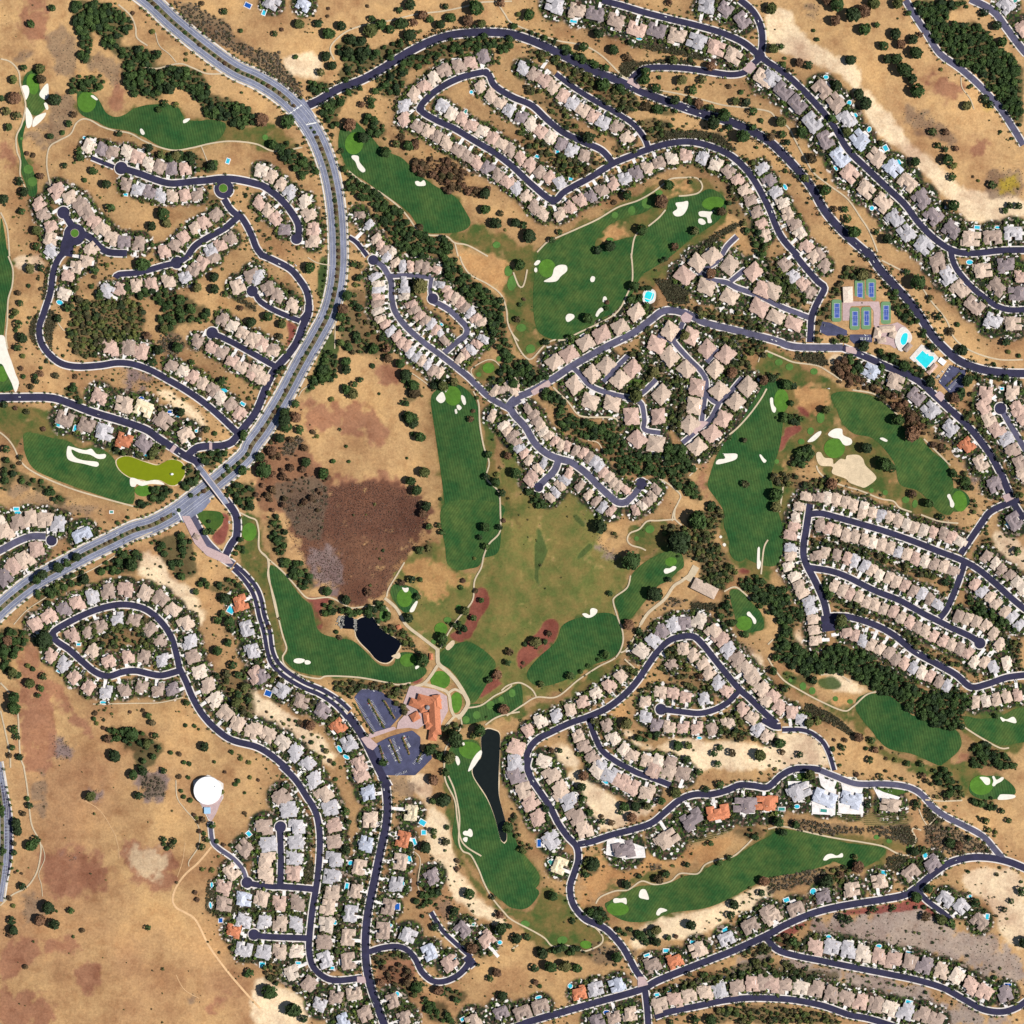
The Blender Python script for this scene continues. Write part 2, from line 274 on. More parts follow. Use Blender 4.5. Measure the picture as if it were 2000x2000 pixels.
D greenbelt|480,20 540,20 520,320 470,300
D greenbelt|320,1070 400,960 550,560 600,640 620,740 420,1000
D soilred|220,480 310,540 290,620 240,690 240,560
G|1485,1055,65,75 1755,845,45,40 1680,895,20,18 1835,775,22,22 1905,110,30,40
B|1360,1070 1405,1025 1430,1080 1400,1110 1370,1095
B|1425,1020 1435,1000 1445,1010 1430,1030
B|1550,1050 1575,1065 1585,1110 1570,1125 1550,1085
B|1515,1130 1530,1122 1553,1145 1535,1165 1518,1150
B|1500,1160 1512,1152 1520,1185 1505,1190
P 3|1540,0 1560,60 1620,140 1750,210 1850,290 1890,400 1900,500 1932,580 1982,640
P 3|1640,1020 1680,1110 1690,1270 1720,1440 1760,1560 1740,1680 1830,1780 1845,1932
P 2|1670,950 1625,880 1640,840 1740,785 1800,790 1850,840
P 2|390,10 460,50 560,70
P 2|600,480 595,700
P 2|410,970 350,1010 320,1060
P 2|1130,860 1200,900 1310,980
W oak 1|1400,0 1500,0 1560,110 1680,220 1840,300 1870,440 1900,640 1932,680 1932,820 1880,800 1850,720 1780,640 1750,520 1720,420 1620,330 1500,210 1420,90
W oak .9|490,760 560,700 620,760 620,880 580,950 420,1000 420,900 480,860
W oak .7|1130,860 1200,920 1240,1010 1210,1080 1100,1150 1070,1110 1150,1060 1110,940
W oak .9|1110,1210 1200,1180 1240,1260 1180,1310 1140,1270
W oak .7|1330,960 1450,920 1540,950 1500,990 1400,1000 1300,1030
W oak .8|1870,780 1932,720 1932,900 1840,960 1740,940 1850,880
W brown .4|0,1450 100,1420 250,1350 400,1400 420,1600 560,1620 570,1720 500,1800 500,1932 0,1932 0,1750
W scrub 1|180,1480 220,1390 340,1350 360,1400 260,1500 200,1510
W mix .5|650,280 800,250 1050,640 1030,800 850,720 700,760 640,700
W mix .6|200,200 300,260 350,350 250,330
W oak .8|130,900 300,660 380,500 400,520 310,720 200,860 100,1050 30,1180 0,1200
D soil|0,1480 300,1400 500,1600 600,1750 500,1932 0,1932
D rust|230,1850 420,1760 560,1760 700,1740 850,1700 1000,1730 1150,1780 1260,1860 1320,1990 1200,2100 500,2100
D soil|560,1700 700,1640 1000,1640 1180,1740 1250,1800 1100,1780 850,1710 700,1740 560,1790
D soil|880,850 1080,850 1100,950 980,960 900,930
W scrub .45|120,1740 420,1640 560,1780 520,1932 480,2150 300,2100 200,1932
D soil|350,1150 550,1080 900,1200 1000,1400 700,1350 400,1300
T|690,300,45 750,220,22 780,170,35 745,295,18 740,60,30 790,75,30 660,400,50 750,360,25 780,395,35 760,600,38 640,460,40 645,550,30 640,660,32 700,690,35 890,705,50 990,700,38 1000,770,38 765,635,35 680,800,40 680,860,45 790,935,25 740,970,28 690,1010,40 740,1040,50 670,990,28 570,1080,22 1130,900,50 1190,980,50 1200,1040,50 1090,815,45 1160,1220,50 1190,1260,45 1240,1365,45 1180,1345,20 1270,1630,42 1170,1700,45 1210,1770,45 1290,1890,40 1395,1835,15 300,1220,50 215,1240,60 230,1290,50 180,1375,40 120,1470,45 60,1620,70 30,1520,45 380,1555,45 330,1310,35 430,1330,22 460,1360,18 510,1640,50 270,950,0 1410,980,50 1500,950,35 1640,1170,18 1620,1230,28 1235,225,70 410,90,50 200,520,40 180,610,30 95,460,40 1755,1500,32 1740,1665,30 1810,1710,40 1860,1790,32 1820,1650,22 1900,1510,35 1930,1440,25 1940,960,50 300,1120,35 215,1180,40 680,1435,15 580,1550,22 700,1550,15 930,1040,12 1140,1525,12 880,830,22
S|1255,415,30,22,40 1545,380,20,20,0 1400,515,30,20,40
V|175,60 480,470 300,70
@2 1
Q 13|-40,1160 20,1080 150,1020 320,920 470,820 700,690 900,590 1050,480 1130,420 1220,410 1330,440 1450,500 1650,550 1850,600 2000,640 2150,685 2500,690 
R 13|2500,690 2650,750 2850,840 3050,930 3180,1040 3300,1150 3450,1290 3600,1480 3700,1660 3780,1850 3864,1990
Q 13|-20,1100 10,1190 100,1290 170,1410 260,1490 350,1530 450,1560 560,1640 680,1760 800,1860 880,1850 
Q 13|350,1540 320,1620 250,1690 200,1740
C|200,1745,36 975,1720,45
Q 12|850,1870 920,1800 975,1730
K|140,1020 275,935 300,975 165,1055
K|1270,460 1310,420 1365,455 1345,500 1290,500
Q 9|460,840 520,900 580,970 680,1020 850,1065 920,1070 1000,1020 1090,930
Q 9|690,950 780,850 880,750
Q 9|1290,500 1250,600 1220,640 1330,770 1430,870 1470,950 1460,1050 1440,1200 1420,1290 1290,1410
Q 9|1100,600 1210,650
Q 9|1470,800 1560,700
Q 9|1470,1040 1570,1100 1740,920
Q 9|1570,1100 1500,1230 1430,1290
Q 9|920,1070 980,1120 1000,1240 1000,1310 1120,1335
K|1390,1240 1490,1250 1390,1350 1370,1330
Q 10|1400,110 1500,180 1620,200 1700,240 1850,290 1932,330 2052,390 2250,465
Q 9|1450,100 1560,30 1620,-70 1700,-150
Q 9|1650,190 1760,100 
H 30x28|condo blocks in the quarter east of the golf greens|1400,50 1300,150 1465,235 1640,310 1645,70 1825,120 1900,250 1865,390 1510,0 1962,260
H 29x27|condo row along the fairway above the bridge street|320,800 430,740 555,655 675,590 815,535 935,425
H 29x27|condo blocks below the curved bridge street|470,975 605,890 710,825 815,935 910,850 590,1100 755,1115 1130,1045 1105,1210 900,1210
H 29x28|condo blocks in the middle of the lower condo quarter|1090,670 1190,760 1315,855 1395,990 1375,1130 1340,1270 1190,565 1350,605
H 29x28|condo blocks at the east side of the condo quarter|1470,700 1615,745 1535,855 1565,1015 1780,985 1690,1100 1595,1230 1510,1340 1400,1440
H 28x27|condo blocks at the south end of the condo quarter|945,1385 1085,1420
H 15x22|narrow houses at the bridge street corner|30,985 10,1020
H 15x21|creek side of the southern narrow-house street|120,1155 165,1200 185,1245 210,1285 235,1330 275,1360 320,1400 365,1430 415,1440 480,1470 535,1490 580,1520 620,1550 655,1590 685,1635 730,1670 760,1710 800,1740 860,1765
H 15x21|left side of the southern narrow-house street, lower part|10,1350 35,1405 60,1450 95,1490 130,1540
H 15x22|west pair of rows at the narrow-house side street|240,1560 200,1610 160,1660 130,1700
H 15x22|east pair of rows at the narrow-house side street|430,1640 395,1690 360,1730 325,1780 285,1820
H 15x22|last houses of the southern narrow-house street|515,1735 580,1800 635,1850 685,1895 750,1920
H 15x21|houses below the southern narrow-house cul-de-sac|1085,1755 1055,1810 1020,1850 980,1880 930,1915
F|200,540 200,450 280,370 360,250 420,200 520,60 600,-60 1000,-160 1200,-100 1150,30 1000,120 900,300 850,340 760,430 640,480 500,520 380,540 280,550
F|1932,950 1820,1100 1700,1300 1600,1420 1550,1500 1500,1640 1480,1740 1540,1830 1600,1932 1640,2150 1800,2300 2000,2330 2050,2100 2000,1900 1932,1750 2032,1400 2050,1000
D rough|100,100 400,200 200,500 120,620 300,570 600,560 850,400 900,400 700,550 250,680 100,760 0,600 -50,100
D rough|1700,1300 1932,950 2100,950 2100,2300 1900,2000 1700,1932 1600,1600
D tan|500,20 760,-30 800,20 640,110 540,120
D rough|1180,-100 1230,20 1100,150 900,250 950,0
D tan|180,560 400,570 380,610 220,600
D soil|1340,1650 1480,1560 1480,1720 1550,1900 1500,1900 1380,1720
D tan|1480,330 1600,370 1560,400 1450,360
G|265,90,65,70 70,540,38,30 140,700,35,35 0,200,35,60
B|165,60 190,30 215,35 200,60 175,70
B|170,90 185,85 192,110 180,122 168,110
B|240,190 300,150 320,90 360,65 410,70 415,110 370,150 330,190
B|590,175 605,150 628,160 620,190 600,195
B|685,345 690,310 705,303 718,325 705,345
B|630,445 655,400 680,388 690,410 665,430 645,458
B|405,460 425,435 465,440 470,465 430,495 412,490
B|1580,1475 1600,1490 1690,1490 1705,1510 1680,1540 1560,1572 1540,1560 1560,1535 1605,1530 1610,1515
B|1870,1495 1885,1500 1905,1525 1925,1545 1905,1560 1880,1525
P 3|900,-20 910,100 905,200 860,310 820,390 760,450 650,510 500,580 400,630 310,635 240,680 150,775 100,760 50,690 10,600 -10,560
P 3|10,120 50,220 80,230 100,180 115,100
P 3|310,990 360,1040 430,1110 490,1190 560,1215 760,1220 800,1250
P 3|1925,1000 1880,1080 1800,1190 1700,1300 1580,1400 1490,1520
P 3|1400,1600 1340,1660
P 3|1090,1670 1180,1720 1270,1800 1260,1850 1220,1932 1210,2000
P 2|1932,710 1880,750 1860,800
P 2|570,1390 650,1410 690,1480
W oak 1|0,740 80,780 200,850 290,900 250,960 100,990 80,930 0,900
W oak 1|210,1000 320,1020 380,1090 450,1200 560,1250 780,1260 830,1310 850,1420 900,1490 1020,1510 1150,1480 1260,1400 1330,1500 1380,1600 1300,1650 1420,1740 1460,1840 1400,1860 1280,1770 1180,1680 1080,1650 980,1660 860,1650 760,1560 680,1480 680,1400 560,1380 500,1380 380,1320 320,1240 360,1160 240,1110
W oak .7|900,200 980,180 1080,240 1110,350 1050,390 900,360 880,310
W hedge 1.3|1070,170 1200,180 1330,280 1340,350 1270,365 1180,340
W mix .8|1070,390 1250,370 1480,400 1700,420 1900,500 1932,600 1700,530 1450,480 1340,430
W mix .9|1380,520 1600,580 1932,640 1932,760 1800,740 1680,700 1560,620 1420,560
W mix .8|900,650 1020,780 1200,880 1320,940 1320,1200 1280,1340 1200,1320 1200,1100 1230,980 1080,920 1000,1000 900,1080 850,1000 980,940 1000,850 900,740
W mix .8|1600,830 1750,720 1820,900 1720,900 1620,960 1580,940
W mix .8|1450,1100 1530,1130 1480,1230 1440,1210
W oak .8|90,1750 200,1800 280,1870 400,1800 440,1830 360,1870 240,1910 120,1850
W mix .8|1800,1380 1400,1550 1300,1520 1250,1420 1320,1480
W oak .8|1430,1932 1500,1850 1600,1932
W oak .7|1250,-60 1200,30 1080,130 1070,90 1180,-30
W mix .7|520,860 480,900 600,990 660,960 720,1010 880,1030 900,960 820,1000 700,990
N lawn|880,940 1040,940 1040,1000 960,1040 900,1020
T|60,70,50 575,470,45 715,395,22 720,350,20 1500,135,42 1070,870,45 1760,1720,32 1660,880,50 1640,1370,25 940,1060,60 1900,940,40 40,480,28 60,365,20 90,325,15 260,655,30 450,620,35 30,1640,50 1480,1740,0 920,230,40 1180,1450,40 1300,600,40
S|1030,295,70,75,20 
V|825,632 1150,385
@3 1
R 11|1380,-60 1400,40 1450,130 1550,240 1650,320 1740,380 1840,405 1960,400
R 15|740,-40 780,0 850,100 960,220 1060,330 1150,450 1230,580 1330,690 1450,790 1600,850 1780,880 1960,885
R 12|200,-20 290,90 380,190 430,240 380,340 335,450 325,560 320,650
C|1760,1150,44
Q 11|1770,1160 1850,1300 1932,1440 2000,1560
R 12|1900,1840 1780,1880 1680,1932 1620,2010 1460,2250
K|590,680 680,690 670,740 590,725
K|1260,1050 1300,1015 1345,1060 1310,1100
K|1770,1810 1820,1790 1860,1830 1800,1860
Y|620,590 790,590 790,650 650,660 620,630
Y|410,490 470,500 600,560 600,600 450,600 390,570
Y|1380,820 1500,860 1480,990 1400,1060 1290,950
H 20|last tract houses above the tennis courts|130,60 190,150 265,205 320,275 345,0 430,70
H 30x24|condo blocks west of the tennis courts|30,270 60,460 195,510
H 34x30|downhill side of the east street beside the dry slope|1280,50 1355,150 1450,250 1560,370 1700,490 1850,510
H 34x30|uphill side of the east street beside the dry slope|1620,110 1730,230 1885,280 1795,70 1930,160
H 30|large houses between the fairway and long street|780,870 960,950 1120,1060 1230,1165 1375,1300 1500,1430 1605,1560 1710,1720
H 22|tract row left of the gray cul-de-sac street|1650,1040 1635,1135 1670,1230 1730,1310 1800,1380 1850,1465 1905,1560 1932,1640
H 22|tract row right of the gray cul-de-sac street|1845,1030 1880,1150 1932,1220
H 19x23|north row of the lower right tract quarter|290,1815 380,1820 445,1830 515,1840 585,1860 645,1885 725,1900
F|480,1050 600,1020 800,1060 950,1180 1030,1300 1150,1370 1250,1480 1350,1560 1400,1700 1400,1932 1300,1932 1150,1780 1000,1720 950,1550 800,1380 650,1340 560,1250 520,1150
F|-40,1200 0,1300 -20,1600 20,1650 50,1932 -100,1932
F|1370,1780 1420,1750 1500,1790 1530,1850 1500,1900 1430,1932 1360,1900
D rough|-40,720 300,850 500,950 600,1020 500,1300 300,1400 350,1500 0,1700 -60,1300
D rough|350,1350 800,1380 950,1560 1100,1750 1380,1932 1250,1980 1100,1932 900,1840 700,1780 600,1720 400,1640 350,1500
D tan|180,950 450,1000 480,1100 350,1240 250,1180 200,1050
D tan|900,1600 1000,1600 1040,1700 920,1700
D tan|50,1600 250,1480 280,1540 120,1620
D soilred|220,1130 300,1160 320,1220 250,1190
D soilred|130,1290 280,1290 170,1380 100,1480 40,1430 50,1370 130,1350
D pale|450,760 650,750 650,850 470,820
D rock|1350,1380 1450,1500 1550,1680 1600,1800 1700,1850 1600,1600
G|105,1090,55,90 505,1450,80,75 1450,1850,55,80 85,800,30,25 165,835,30,27 350,870,28,25 400,1220,30,42 325,1320,25,28 255,1400,25,22 20,745,22,22 70,1550,18,18 890,1785,20,20 785,1770,18,18 1045,1840,28,25 1115,1870,20,32
B|20,1070 40,1070 45,1120 65,1150 55,1180 35,1170 20,1110
B|455,1345 500,1305 560,1305 570,1350 630,1380 635,1415 600,1430 570,1420 540,1380 490,1370
B|845,1375 870,1370 905,1390 895,1402 860,1388
B|1355,1810 1375,1795 1390,1830 1410,1870 1400,1898 1380,1890 1375,1850
B|300,1400 360,1340 400,1320 400,1345 350,1395
B tan|370,1485 400,1480 430,1520 490,1530 500,1570 550,1530 590,1535 600,1505 680,1500 720,1530 740,1580 810,1650 815,1690 740,1745 700,1740 620,1710 590,1680 490,1640 490,1590 400,1580 370,1530
P 3|-20,710 100,760 200,800 370,825 470,880 560,940
P 3|640,1010 800,1040 900,1120 1000,1220
P 3|1180,1380 1230,1430 1320,1520 1380,1580
P 3|370,1580 390,1630 460,1690 560,1730 700,1770 850,1830 950,1850 1000,1900 1090,1932
P 3|120,1720 90,1932
P 3|860,30 980,90 1060,130
P 3|1160,220 1230,330 1350,480 1400,600 1480,680 1600,740 1760,780 1932,780
W mix .8|0,0 120,130 250,250 300,330 200,400 60,330 90,240 0,160
W oak .8|840,160 930,250 1000,290 1100,420 1140,500 1080,520 980,450 950,340 880,250
W mix .9|560,100 700,60 800,120 760,160 650,160 560,200 530,320 480,320 450,260 530,200
W mix .7|400,400 480,340 480,500 420,480 370,600 420,640 620,650 600,600 500,610 370,650 350,480
W hedge .9|210,730 420,730 470,830 370,820 200,780
W brown .9|480,800 640,780 640,900 780,960 860,1030 700,1000 560,980 500,900
W brown .9|840,1030 1000,1060 1180,1260 1190,1350 1050,1370 1040,1200 900,1160
W oak 1|1170,530 1250,720 1380,840 1480,870 1600,880 1500,1000 1470,1100 1400,1060 1480,980 1490,880 1350,820 1200,700 1150,560
W oak .8|830,680 900,720 1050,790 1240,900 1280,1010 1180,930 1000,830 860,780
W oak 1|280,1430 350,1420 350,1550 270,1600 180,1600 200,1500
W mix .8|20,1660 130,1640 200,1640 300,1700 450,1660 520,1700 480,1760 330,1740 150,1740 60,1720
W oak .9|0,1210 120,1180 250,1180 260,1260 100,1270 20,1260
W brown .8|1230,1400 1340,1410 1330,1480 1240,1460
W oak .9|1360,1590 1440,1640 1530,1680 1540,1800 1430,1760 1380,1660
W oak .9|0,880 100,880 60,980 0,980
W oak .8|600,740 700,800 720,880 640,900
W mix .6|1080,1160 1200,1260 1300,1360 1380,1500 1480,1600 1560,1780 1600,1932 1500,1932 1540,1800 1450,1580 1240,1380
W oak .7|1560,900 1932,880 1932,960 1560,950
W mix .7|1560,1010 1550,1200 1700,1400 1800,1600 1932,1800 1932,1900 1700,1550 1450,1200
T|1130,200,70 1290,455,35 1435,515,22 1380,570,35 1230,315,25 1470,710,50 1800,650,38 980,1240,55 1090,1340,70 740,1450,50 880,1570,60 440,1160,40 720,150,50 720,680,50 140,970,50 190,980,35 1090,1795,35 1215,1865,40 1230,950,50 1410,1070,50 680,1070,0 1050,120,30 1190,235,20 580,1390,0 60,1800,55 60,1900,50 480,1720,50 860,840,30 1030,830,50 1500,940,50 1110,1160,0 30,920,40 180,1110,25 1820,720,20 1900,750,20 930,1600,45
S|1030,620,60,95,10 1190,780,120,120,0 1525,45,60,40,0 1005,690,35,35,0 1770,1000,30,20,0 1870,1430,0,0,0
V|715,740 800,40 30,630 60,640 850,800 1385,830 1355,870 1340,900 1300,940 1370,850 735,595 750,597 400,565 430,520 460,1000
@0 2
Q 14|1420,-30 1490,110 1560,230 1660,330 1760,400
Q 13|-100,340 0,290 120,225 230,185 340,185
C|385,215,40
R 13|1776,200 1740,250 1700,330
R 8|1770,400 1850,470 1932,570 1972,670 1992,780 2032,900 2052,1040 2090,1130 2172,1210 2302,1290 2432,1345 2552,1420 2640,1500
R 8|1760,430 1830,500 1900,600 1935,700 1955,790 1990,910 2015,1050 2050,1150 2140,1240 2280,1325 2410,1380 2530,1460 2620,1560
R 15|2620,1530 2700,1640 2770,1760 2852,1932 2932,2080
R 12|395,910 450,870 600,790 750,730 900,700 1020,710 1120,750 1220,840 1290,950 1330,1080 1350,1180
R 12|395,910 420,970 520,1040 620,1130 720,1210 820,1240 920,1210 1020,1200 1130,1225 1220,1235 1350,1200
R 12|1350,1180 1400,1280 1450,1400 1520,1520 1620,1630 1750,1720 1932,1770 2052,1840 2182,1950
C|395,920,26
K|1370,30 1430,30 1560,260 1720,330 1760,390 1700,390 1560,330 1470,240
H 22|outer row north of the teardrop loop|265,850 370,790 480,735 580,690 695,640 815,600 945,585 1095,610 1210,655
H 22|outer row east of the teardrop loop|1300,740 1400,840 1430,980 1455,1095 1505,1205 1565,1310 1620,1420 1700,1520 1795,1600 1900,1660
H 21|inner ring of the teardrop loop|545,930 660,895 755,860 885,810 1010,815 1130,885 1205,970 1225,1120 1085,1090 965,1095 820,1130 700,1050
H 21|outer row south of the teardrop loop|385,1085 480,1150 560,1250 670,1325 800,1360 940,1345 1065,1320 1190,1345 1300,1340
H 24|houses at the left edge above the wide parkway|130,80 225,50 340,60 440,90 30,150 270,280 185,360 95,410 30,495 -30,60
H 34x26|estate at the parkway edge of the lower left|620,170
H 30|estates between the lower drive and dry hillside|1810,690 1860,880 1900,1050 1930,1230
N lawn|1480,0 1660,0 1680,80 1600,150 1540,100
D soilred|1660,10 1720,20 1730,90 1690,240 1620,240 1600,180 1680,100
D rough|1800,50 1932,20 1960,300 1932,500 1850,420 1780,350 1800,200
G|1880,150,55,70
B|1722,70 1730,65 1738,80 1728,90
P 3|1800,0 1880,40 1932,65 1952,150 1955,280 2030,370 2020,480 2070,660 2100,800 2130,930 2160,1030 2130,1100 2160,1170 2260,1230 2400,1260 2470,1240 2700,1250 2900,1285 3000,1305 3100,1290
P 2|1150,150 1000,220 850,340 700,430 500,530 350,640 200,740 100,850
P 3|0,1290 80,1380 130,1500 140,1700 150,1850 180,1932
P 3|0,1500 40,1680 70,1830 75,1932
P 2|700,1450 1000,1445 1200,1440 1380,1400
P 2|190,820 250,930 270,940
W oak .7|250,600 500,470 650,450 700,520 560,570 350,700 280,680
W oak .8|750,430 900,300 1060,300 1100,350 1000,470 900,450 780,470
W oak .5|1130,200 1400,150 1470,280 1480,480 1600,550 1720,500 1850,560 1900,620 1700,600 1550,590 1450,480 1350,520 1250,380 1200,280
W oak .7|0,880 180,880 230,990 120,1080 60,1160 160,1240 60,1260 -20,1150
W oak .9|250,950 330,900 380,980 360,1060 280,1030
W oak .5|820,1620 1020,1640 1250,1740 1220,1800 1160,1932 1050,1932 1000,1800 900,1740 790,1730
W mix .7|560,840 900,760 1100,800 1190,930 1150,1050 900,1020 780,1050 620,1000
W mix .6|1600,700 1720,850 1780,950 1700,900
W oak .8|1760,200 1830,180 1850,300 1780,340
W mix .6|1620,1180 1850,1280 1932,1420 1932,1620 1780,1450 1640,1300
D rock|390,1690 440,1670 550,1780 540,1860 430,1880 380,1800
D soil|100,1010 250,1000 330,1180 620,1540 780,1680 700,1680 450,1540 250,1300 100,1150
D soil|150,1250 380,1380 420,1600 380,1932 180,1932 140,1500
D pale|1050,320 1200,340 1300,500 1450,600 1550,850 1500,870 1300,620 1050,470
T|320,470,45 280,510,40 440,415,45 505,385,35 580,340,40 645,510,45 1700,650,50 340,960,75 110,1400,55 110,1480,60 110,1640,35 130,1700,30 90,1780,25 75,1840,25 150,1850,30 230,1290,40 310,1330,30 290,1385,25 330,1240,32 100,1210,50 210,1160,22 250,1185,22 185,970,25 60,970,40 30,1060,40 870,1840,55 930,1665,35 1000,1680,60 815,1710,35 1110,1750,40 1175,1690,30 1290,1815,20 1355,1825,22 1640,1050,40 1720,990,35 1755,1155,38 1715,1220,35 1800,1230,32 1850,1320,38 1800,1380,35 1780,1440,40 1870,1420,30 1840,1510,28 1400,1610,18 1470,1615,18 1600,150,30 1550,150,30 1550,1770,40 1680,770,30 1640,820,35 1730,830,50 1480,600,30 1280,380,20
T|720,1520,22 710,1560,20 730,1595,18 780,1630,18 980,1510,15 1080,1500,18 1120,1540,30 1150,1590,30 1500,1640,12 1410,1440,30 1620,1885,15 1820,1860,20 1880,1890,20 1750,1810,20 1390,1890,20 1430,1900,20 20,1060,30 430,560,30 540,540,30 860,430,30 1000,400,55
S|5,50,30,60,150 130,5,60,30,0 1740,740,60,60,30 780,1440,60,30,10 590,1000,35,20,0 440,1205,40,12,30 840,0,30,20,0
V|585,300 795,210 885,160 935,225 980,290
@1 2
N black|640,790 660,785 735,800 735,840 760,870 755,830 790,800 870,790 900,830 960,900 1060,960 1090,1000 1060,1060 1030,1110 990,1140 940,1135 900,1110 850,1050 790,990 755,940 740,890 650,880 630,840
N black|1740,1640 1800,1650 1840,1680 1840,1800 1830,2100 1860,2250 1885,2350 1890,2480 1850,2480 1800,2300 1740,2150 1640,1990 1650,1900 1700,1850 1700,1700
N rocks|620,790 660,785 665,850 640,880 600,850
N rocks|735,810 760,810 760,900 738,890
F|100,400 200,450 290,580 350,650 420,720 450,860 500,920 600,950 720,970 800,1030 880,1110 940,1160 1030,1160 1060,1090 1100,1060 1200,1070 1250,1150 1290,1200 1240,1260 1150,1290 1000,1290 700,1250 500,1240 330,1210 230,1140 210,1090 240,1040 190,870 160,740 130,600 100,500
F|1420,-60 1850,-60 1830,100 1730,260 1690,400 1600,430 1530,440 1450,400 1430,280
F|1010,600 1060,540 1200,580 1230,640 1170,740 1120,760 1060,700
F|1390,1060 1600,980 1800,1120 1780,1220 1730,1320 1650,1440 1590,1420 1530,1270 1450,1180 1380,1140
F|1600,1460 1750,1440 1932,1330 2000,1300 2000,1480 1850,1550 1700,1580 1560,1600
F|1490,1750 1640,1720 1700,1790 1700,1850 1640,1920 1720,2150 1830,2380 1932,2500 2050,2620 2140,2750 2100,2850 1900,2850 1800,2800 1750,2650 1600,2500 1550,2380 1500,2200 1440,2050 1430,1900
D range|1000,450 1240,260 1420,200 1440,400 1700,400 1850,-60 2600,-300 2700,-100 2500,400 2300,900 1900,1400 1600,1450 1400,1100 1150,900 1120,760 1250,620
D rough|-60,0 90,340 100,500 200,900 230,1150 350,1240 500,1260 320,1270 170,1150 60,800 -60,400
D rough|1400,1750 1460,2100 1550,2400 1700,2650 1720,2780 1560,2560 1440,2300 1410,2000
D rust|170,-60 350,-160 560,-190 850,-230 1150,-170 1300,-60 1320,80 1220,260 1110,380 1030,480 980,620 800,690 660,690 600,570 480,560 400,440 300,280 220,120 220,-40
D rock|480,280 640,300 640,560 560,620 440,520 400,330
D soilred|290,580 350,640 560,650 480,750 500,880 450,880 420,720
D soilred|1660,580 1740,580 1760,700 1700,800 1620,950 1540,990 1450,930 1560,860 1620,700
D soilred|1670,1420 1820,1170 1932,1150 1980,1220 1800,1340
D soilred|1160,1290 1240,1240 1280,1250 1230,1300
D tan|1100,400 1350,350 1450,450 1550,480 1420,620 1300,700 1230,550 1120,480
D tan|1550,480 1660,400 1680,460 1640,560 1560,540
G|1145,1120,60,50 1120,650,60,70 1395,885,50,50 1445,815,30,22 1530,720,22,20 1340,980,20,20 1770,1460,32,32 1850,1415,22,22 1665,1535,28,32 1585,1570,28,28 1932,1370,25,30 1615,1800,85,65
G|1390,1270,75,70 1510,1440,45,80 970,780,40,50
B|285,1115 320,1105 365,1115 355,1135 320,1145 285,1135
B|365,1125 390,1120 412,1135 400,1150 370,1150
B|1100,570 1120,575 1150,572 1145,600 1120,605
B|1205,675 1220,680 1190,750 1160,755 1165,730
B|1200,1170 1220,1160 1232,1170 1205,1190
B|1640,1860 1670,1820 1700,1800 1700,1840 1640,1932 1600,1960 1620,1900
B|1500,1845 1525,1850 1540,1890 1525,1915 1510,1890
B|1555,1745 1570,1740 1575,1760 1560,1762
B tan|1430,1020 1480,970 1500,980 1490,1010 1450,1045
B tan|1020,1090 1060,1070 1080,1060 1090,1090 1070,1110 1040,1100
P 3|0,60 20,150 25,280 85,350 95,480 120,620 160,800
P 3|85,350 200,450 290,550 370,640 430,655 550,645 650,690 720,725 860,710 970,715 1010,760
P 6|970,650 1060,730 1130,850 1240,940 1370,1040
P 3|1845,0 1840,150 1760,240 1720,330 1700,420 1650,520 1640,650 1600,720 1530,800 1460,900 1390,1030
P 8|1370,1030 1370,1100 1380,1150 1450,1210 1520,1290 1580,1390 1600,1450 1560,1520 1520,1560
P 6|1370,1160 1310,1250 1260,1300 1200,1320 1160,1350
P 6|1270,1300 1370,1330 1450,1370 1470,1480 1500,1540 1560,1530
P 5|1450,1370 1500,1340 1560,1370
P 3|1600,1480 1700,1460 1800,1390 1880,1350 1932,1310
P 3|1730,1610 1800,1560 1880,1530 1990,1510
P 5|1500,1540 1430,1620
P 3|1540,1540 1550,1620 1480,1720 1430,1790 1420,1900 1430,2030 1500,2180 1520,2330 1560,2500 1700,2600
P 3|1120,380 1060,480 1000,580 985,640
Z|740,1400 790,1340 920,1340 960,1370 1100,1480 1100,1530 1000,1640 870,1680
Z|850,1780 1000,1700 1100,1670 1180,1650 1240,1700 1240,1800 1320,1830 1330,1860 1260,1932 1200,1990 1000,1990 920,1990
K|1070,1590 1150,1500 1250,1530 1280,1600 1220,1640 1150,1630 1060,1640
K|790,1710 840,1690 920,1760 880,1800 840,1780
K|840,1680 1040,1620 1060,1640 860,1710
K|1160,1310 1350,1340 1440,1390 1450,1500 1400,1600 1360,1700 1260,1600 1180,1520 1110,1450
M|1220,1440 930,1530 1020,1700 1140,1760
W oak .8|90,0 160,0 220,150 250,250 200,340 340,380 420,480 440,560 380,580 300,560 200,430 150,330 90,200
W oak .9|510,680 620,680 700,740 800,740 850,690 960,670 1000,760 1030,820 900,840 860,780 740,780 650,760 560,790 490,780
W mix 1|890,840 1000,850 1110,860 1200,1000 1220,1050 1130,1060 1090,990 980,960 900,890
W mix .9|560,1290 720,1270 940,1290 1080,1280 1170,1330 1100,1440 960,1370 800,1340 680,1400
W mix .9|1200,1050 1280,1060 1300,1150 1290,1200 1240,1200 1210,1100
W mix .7|1240,230 1330,180 1340,360 1200,300
W mix .7|-20,1100 60,1150 150,1220 300,1330 450,1400 600,1520 700,1640 750,1700 700,1760 560,1620 400,1480 250,1420 0,1200
W mix .7|1000,1440 1160,1440 1180,1520 1080,1600 1040,1500
W mix .8|1360,1640 1560,1560 1560,1640 1430,1740 1400,1700
W oak .8|1440,810 1500,800 1540,830 1590,860 1560,920 1510,910 1450,870
W oak .8|1640,1620 1720,1600 1730,1680 1640,1700
W oak .8|1250,1780 1400,1760 1430,1900 1380,1850
H 27|houses left of the drive opposite the club parking|40,1240 190,1350 340,1430 500,1500 620,1620 700,1750 780,1900
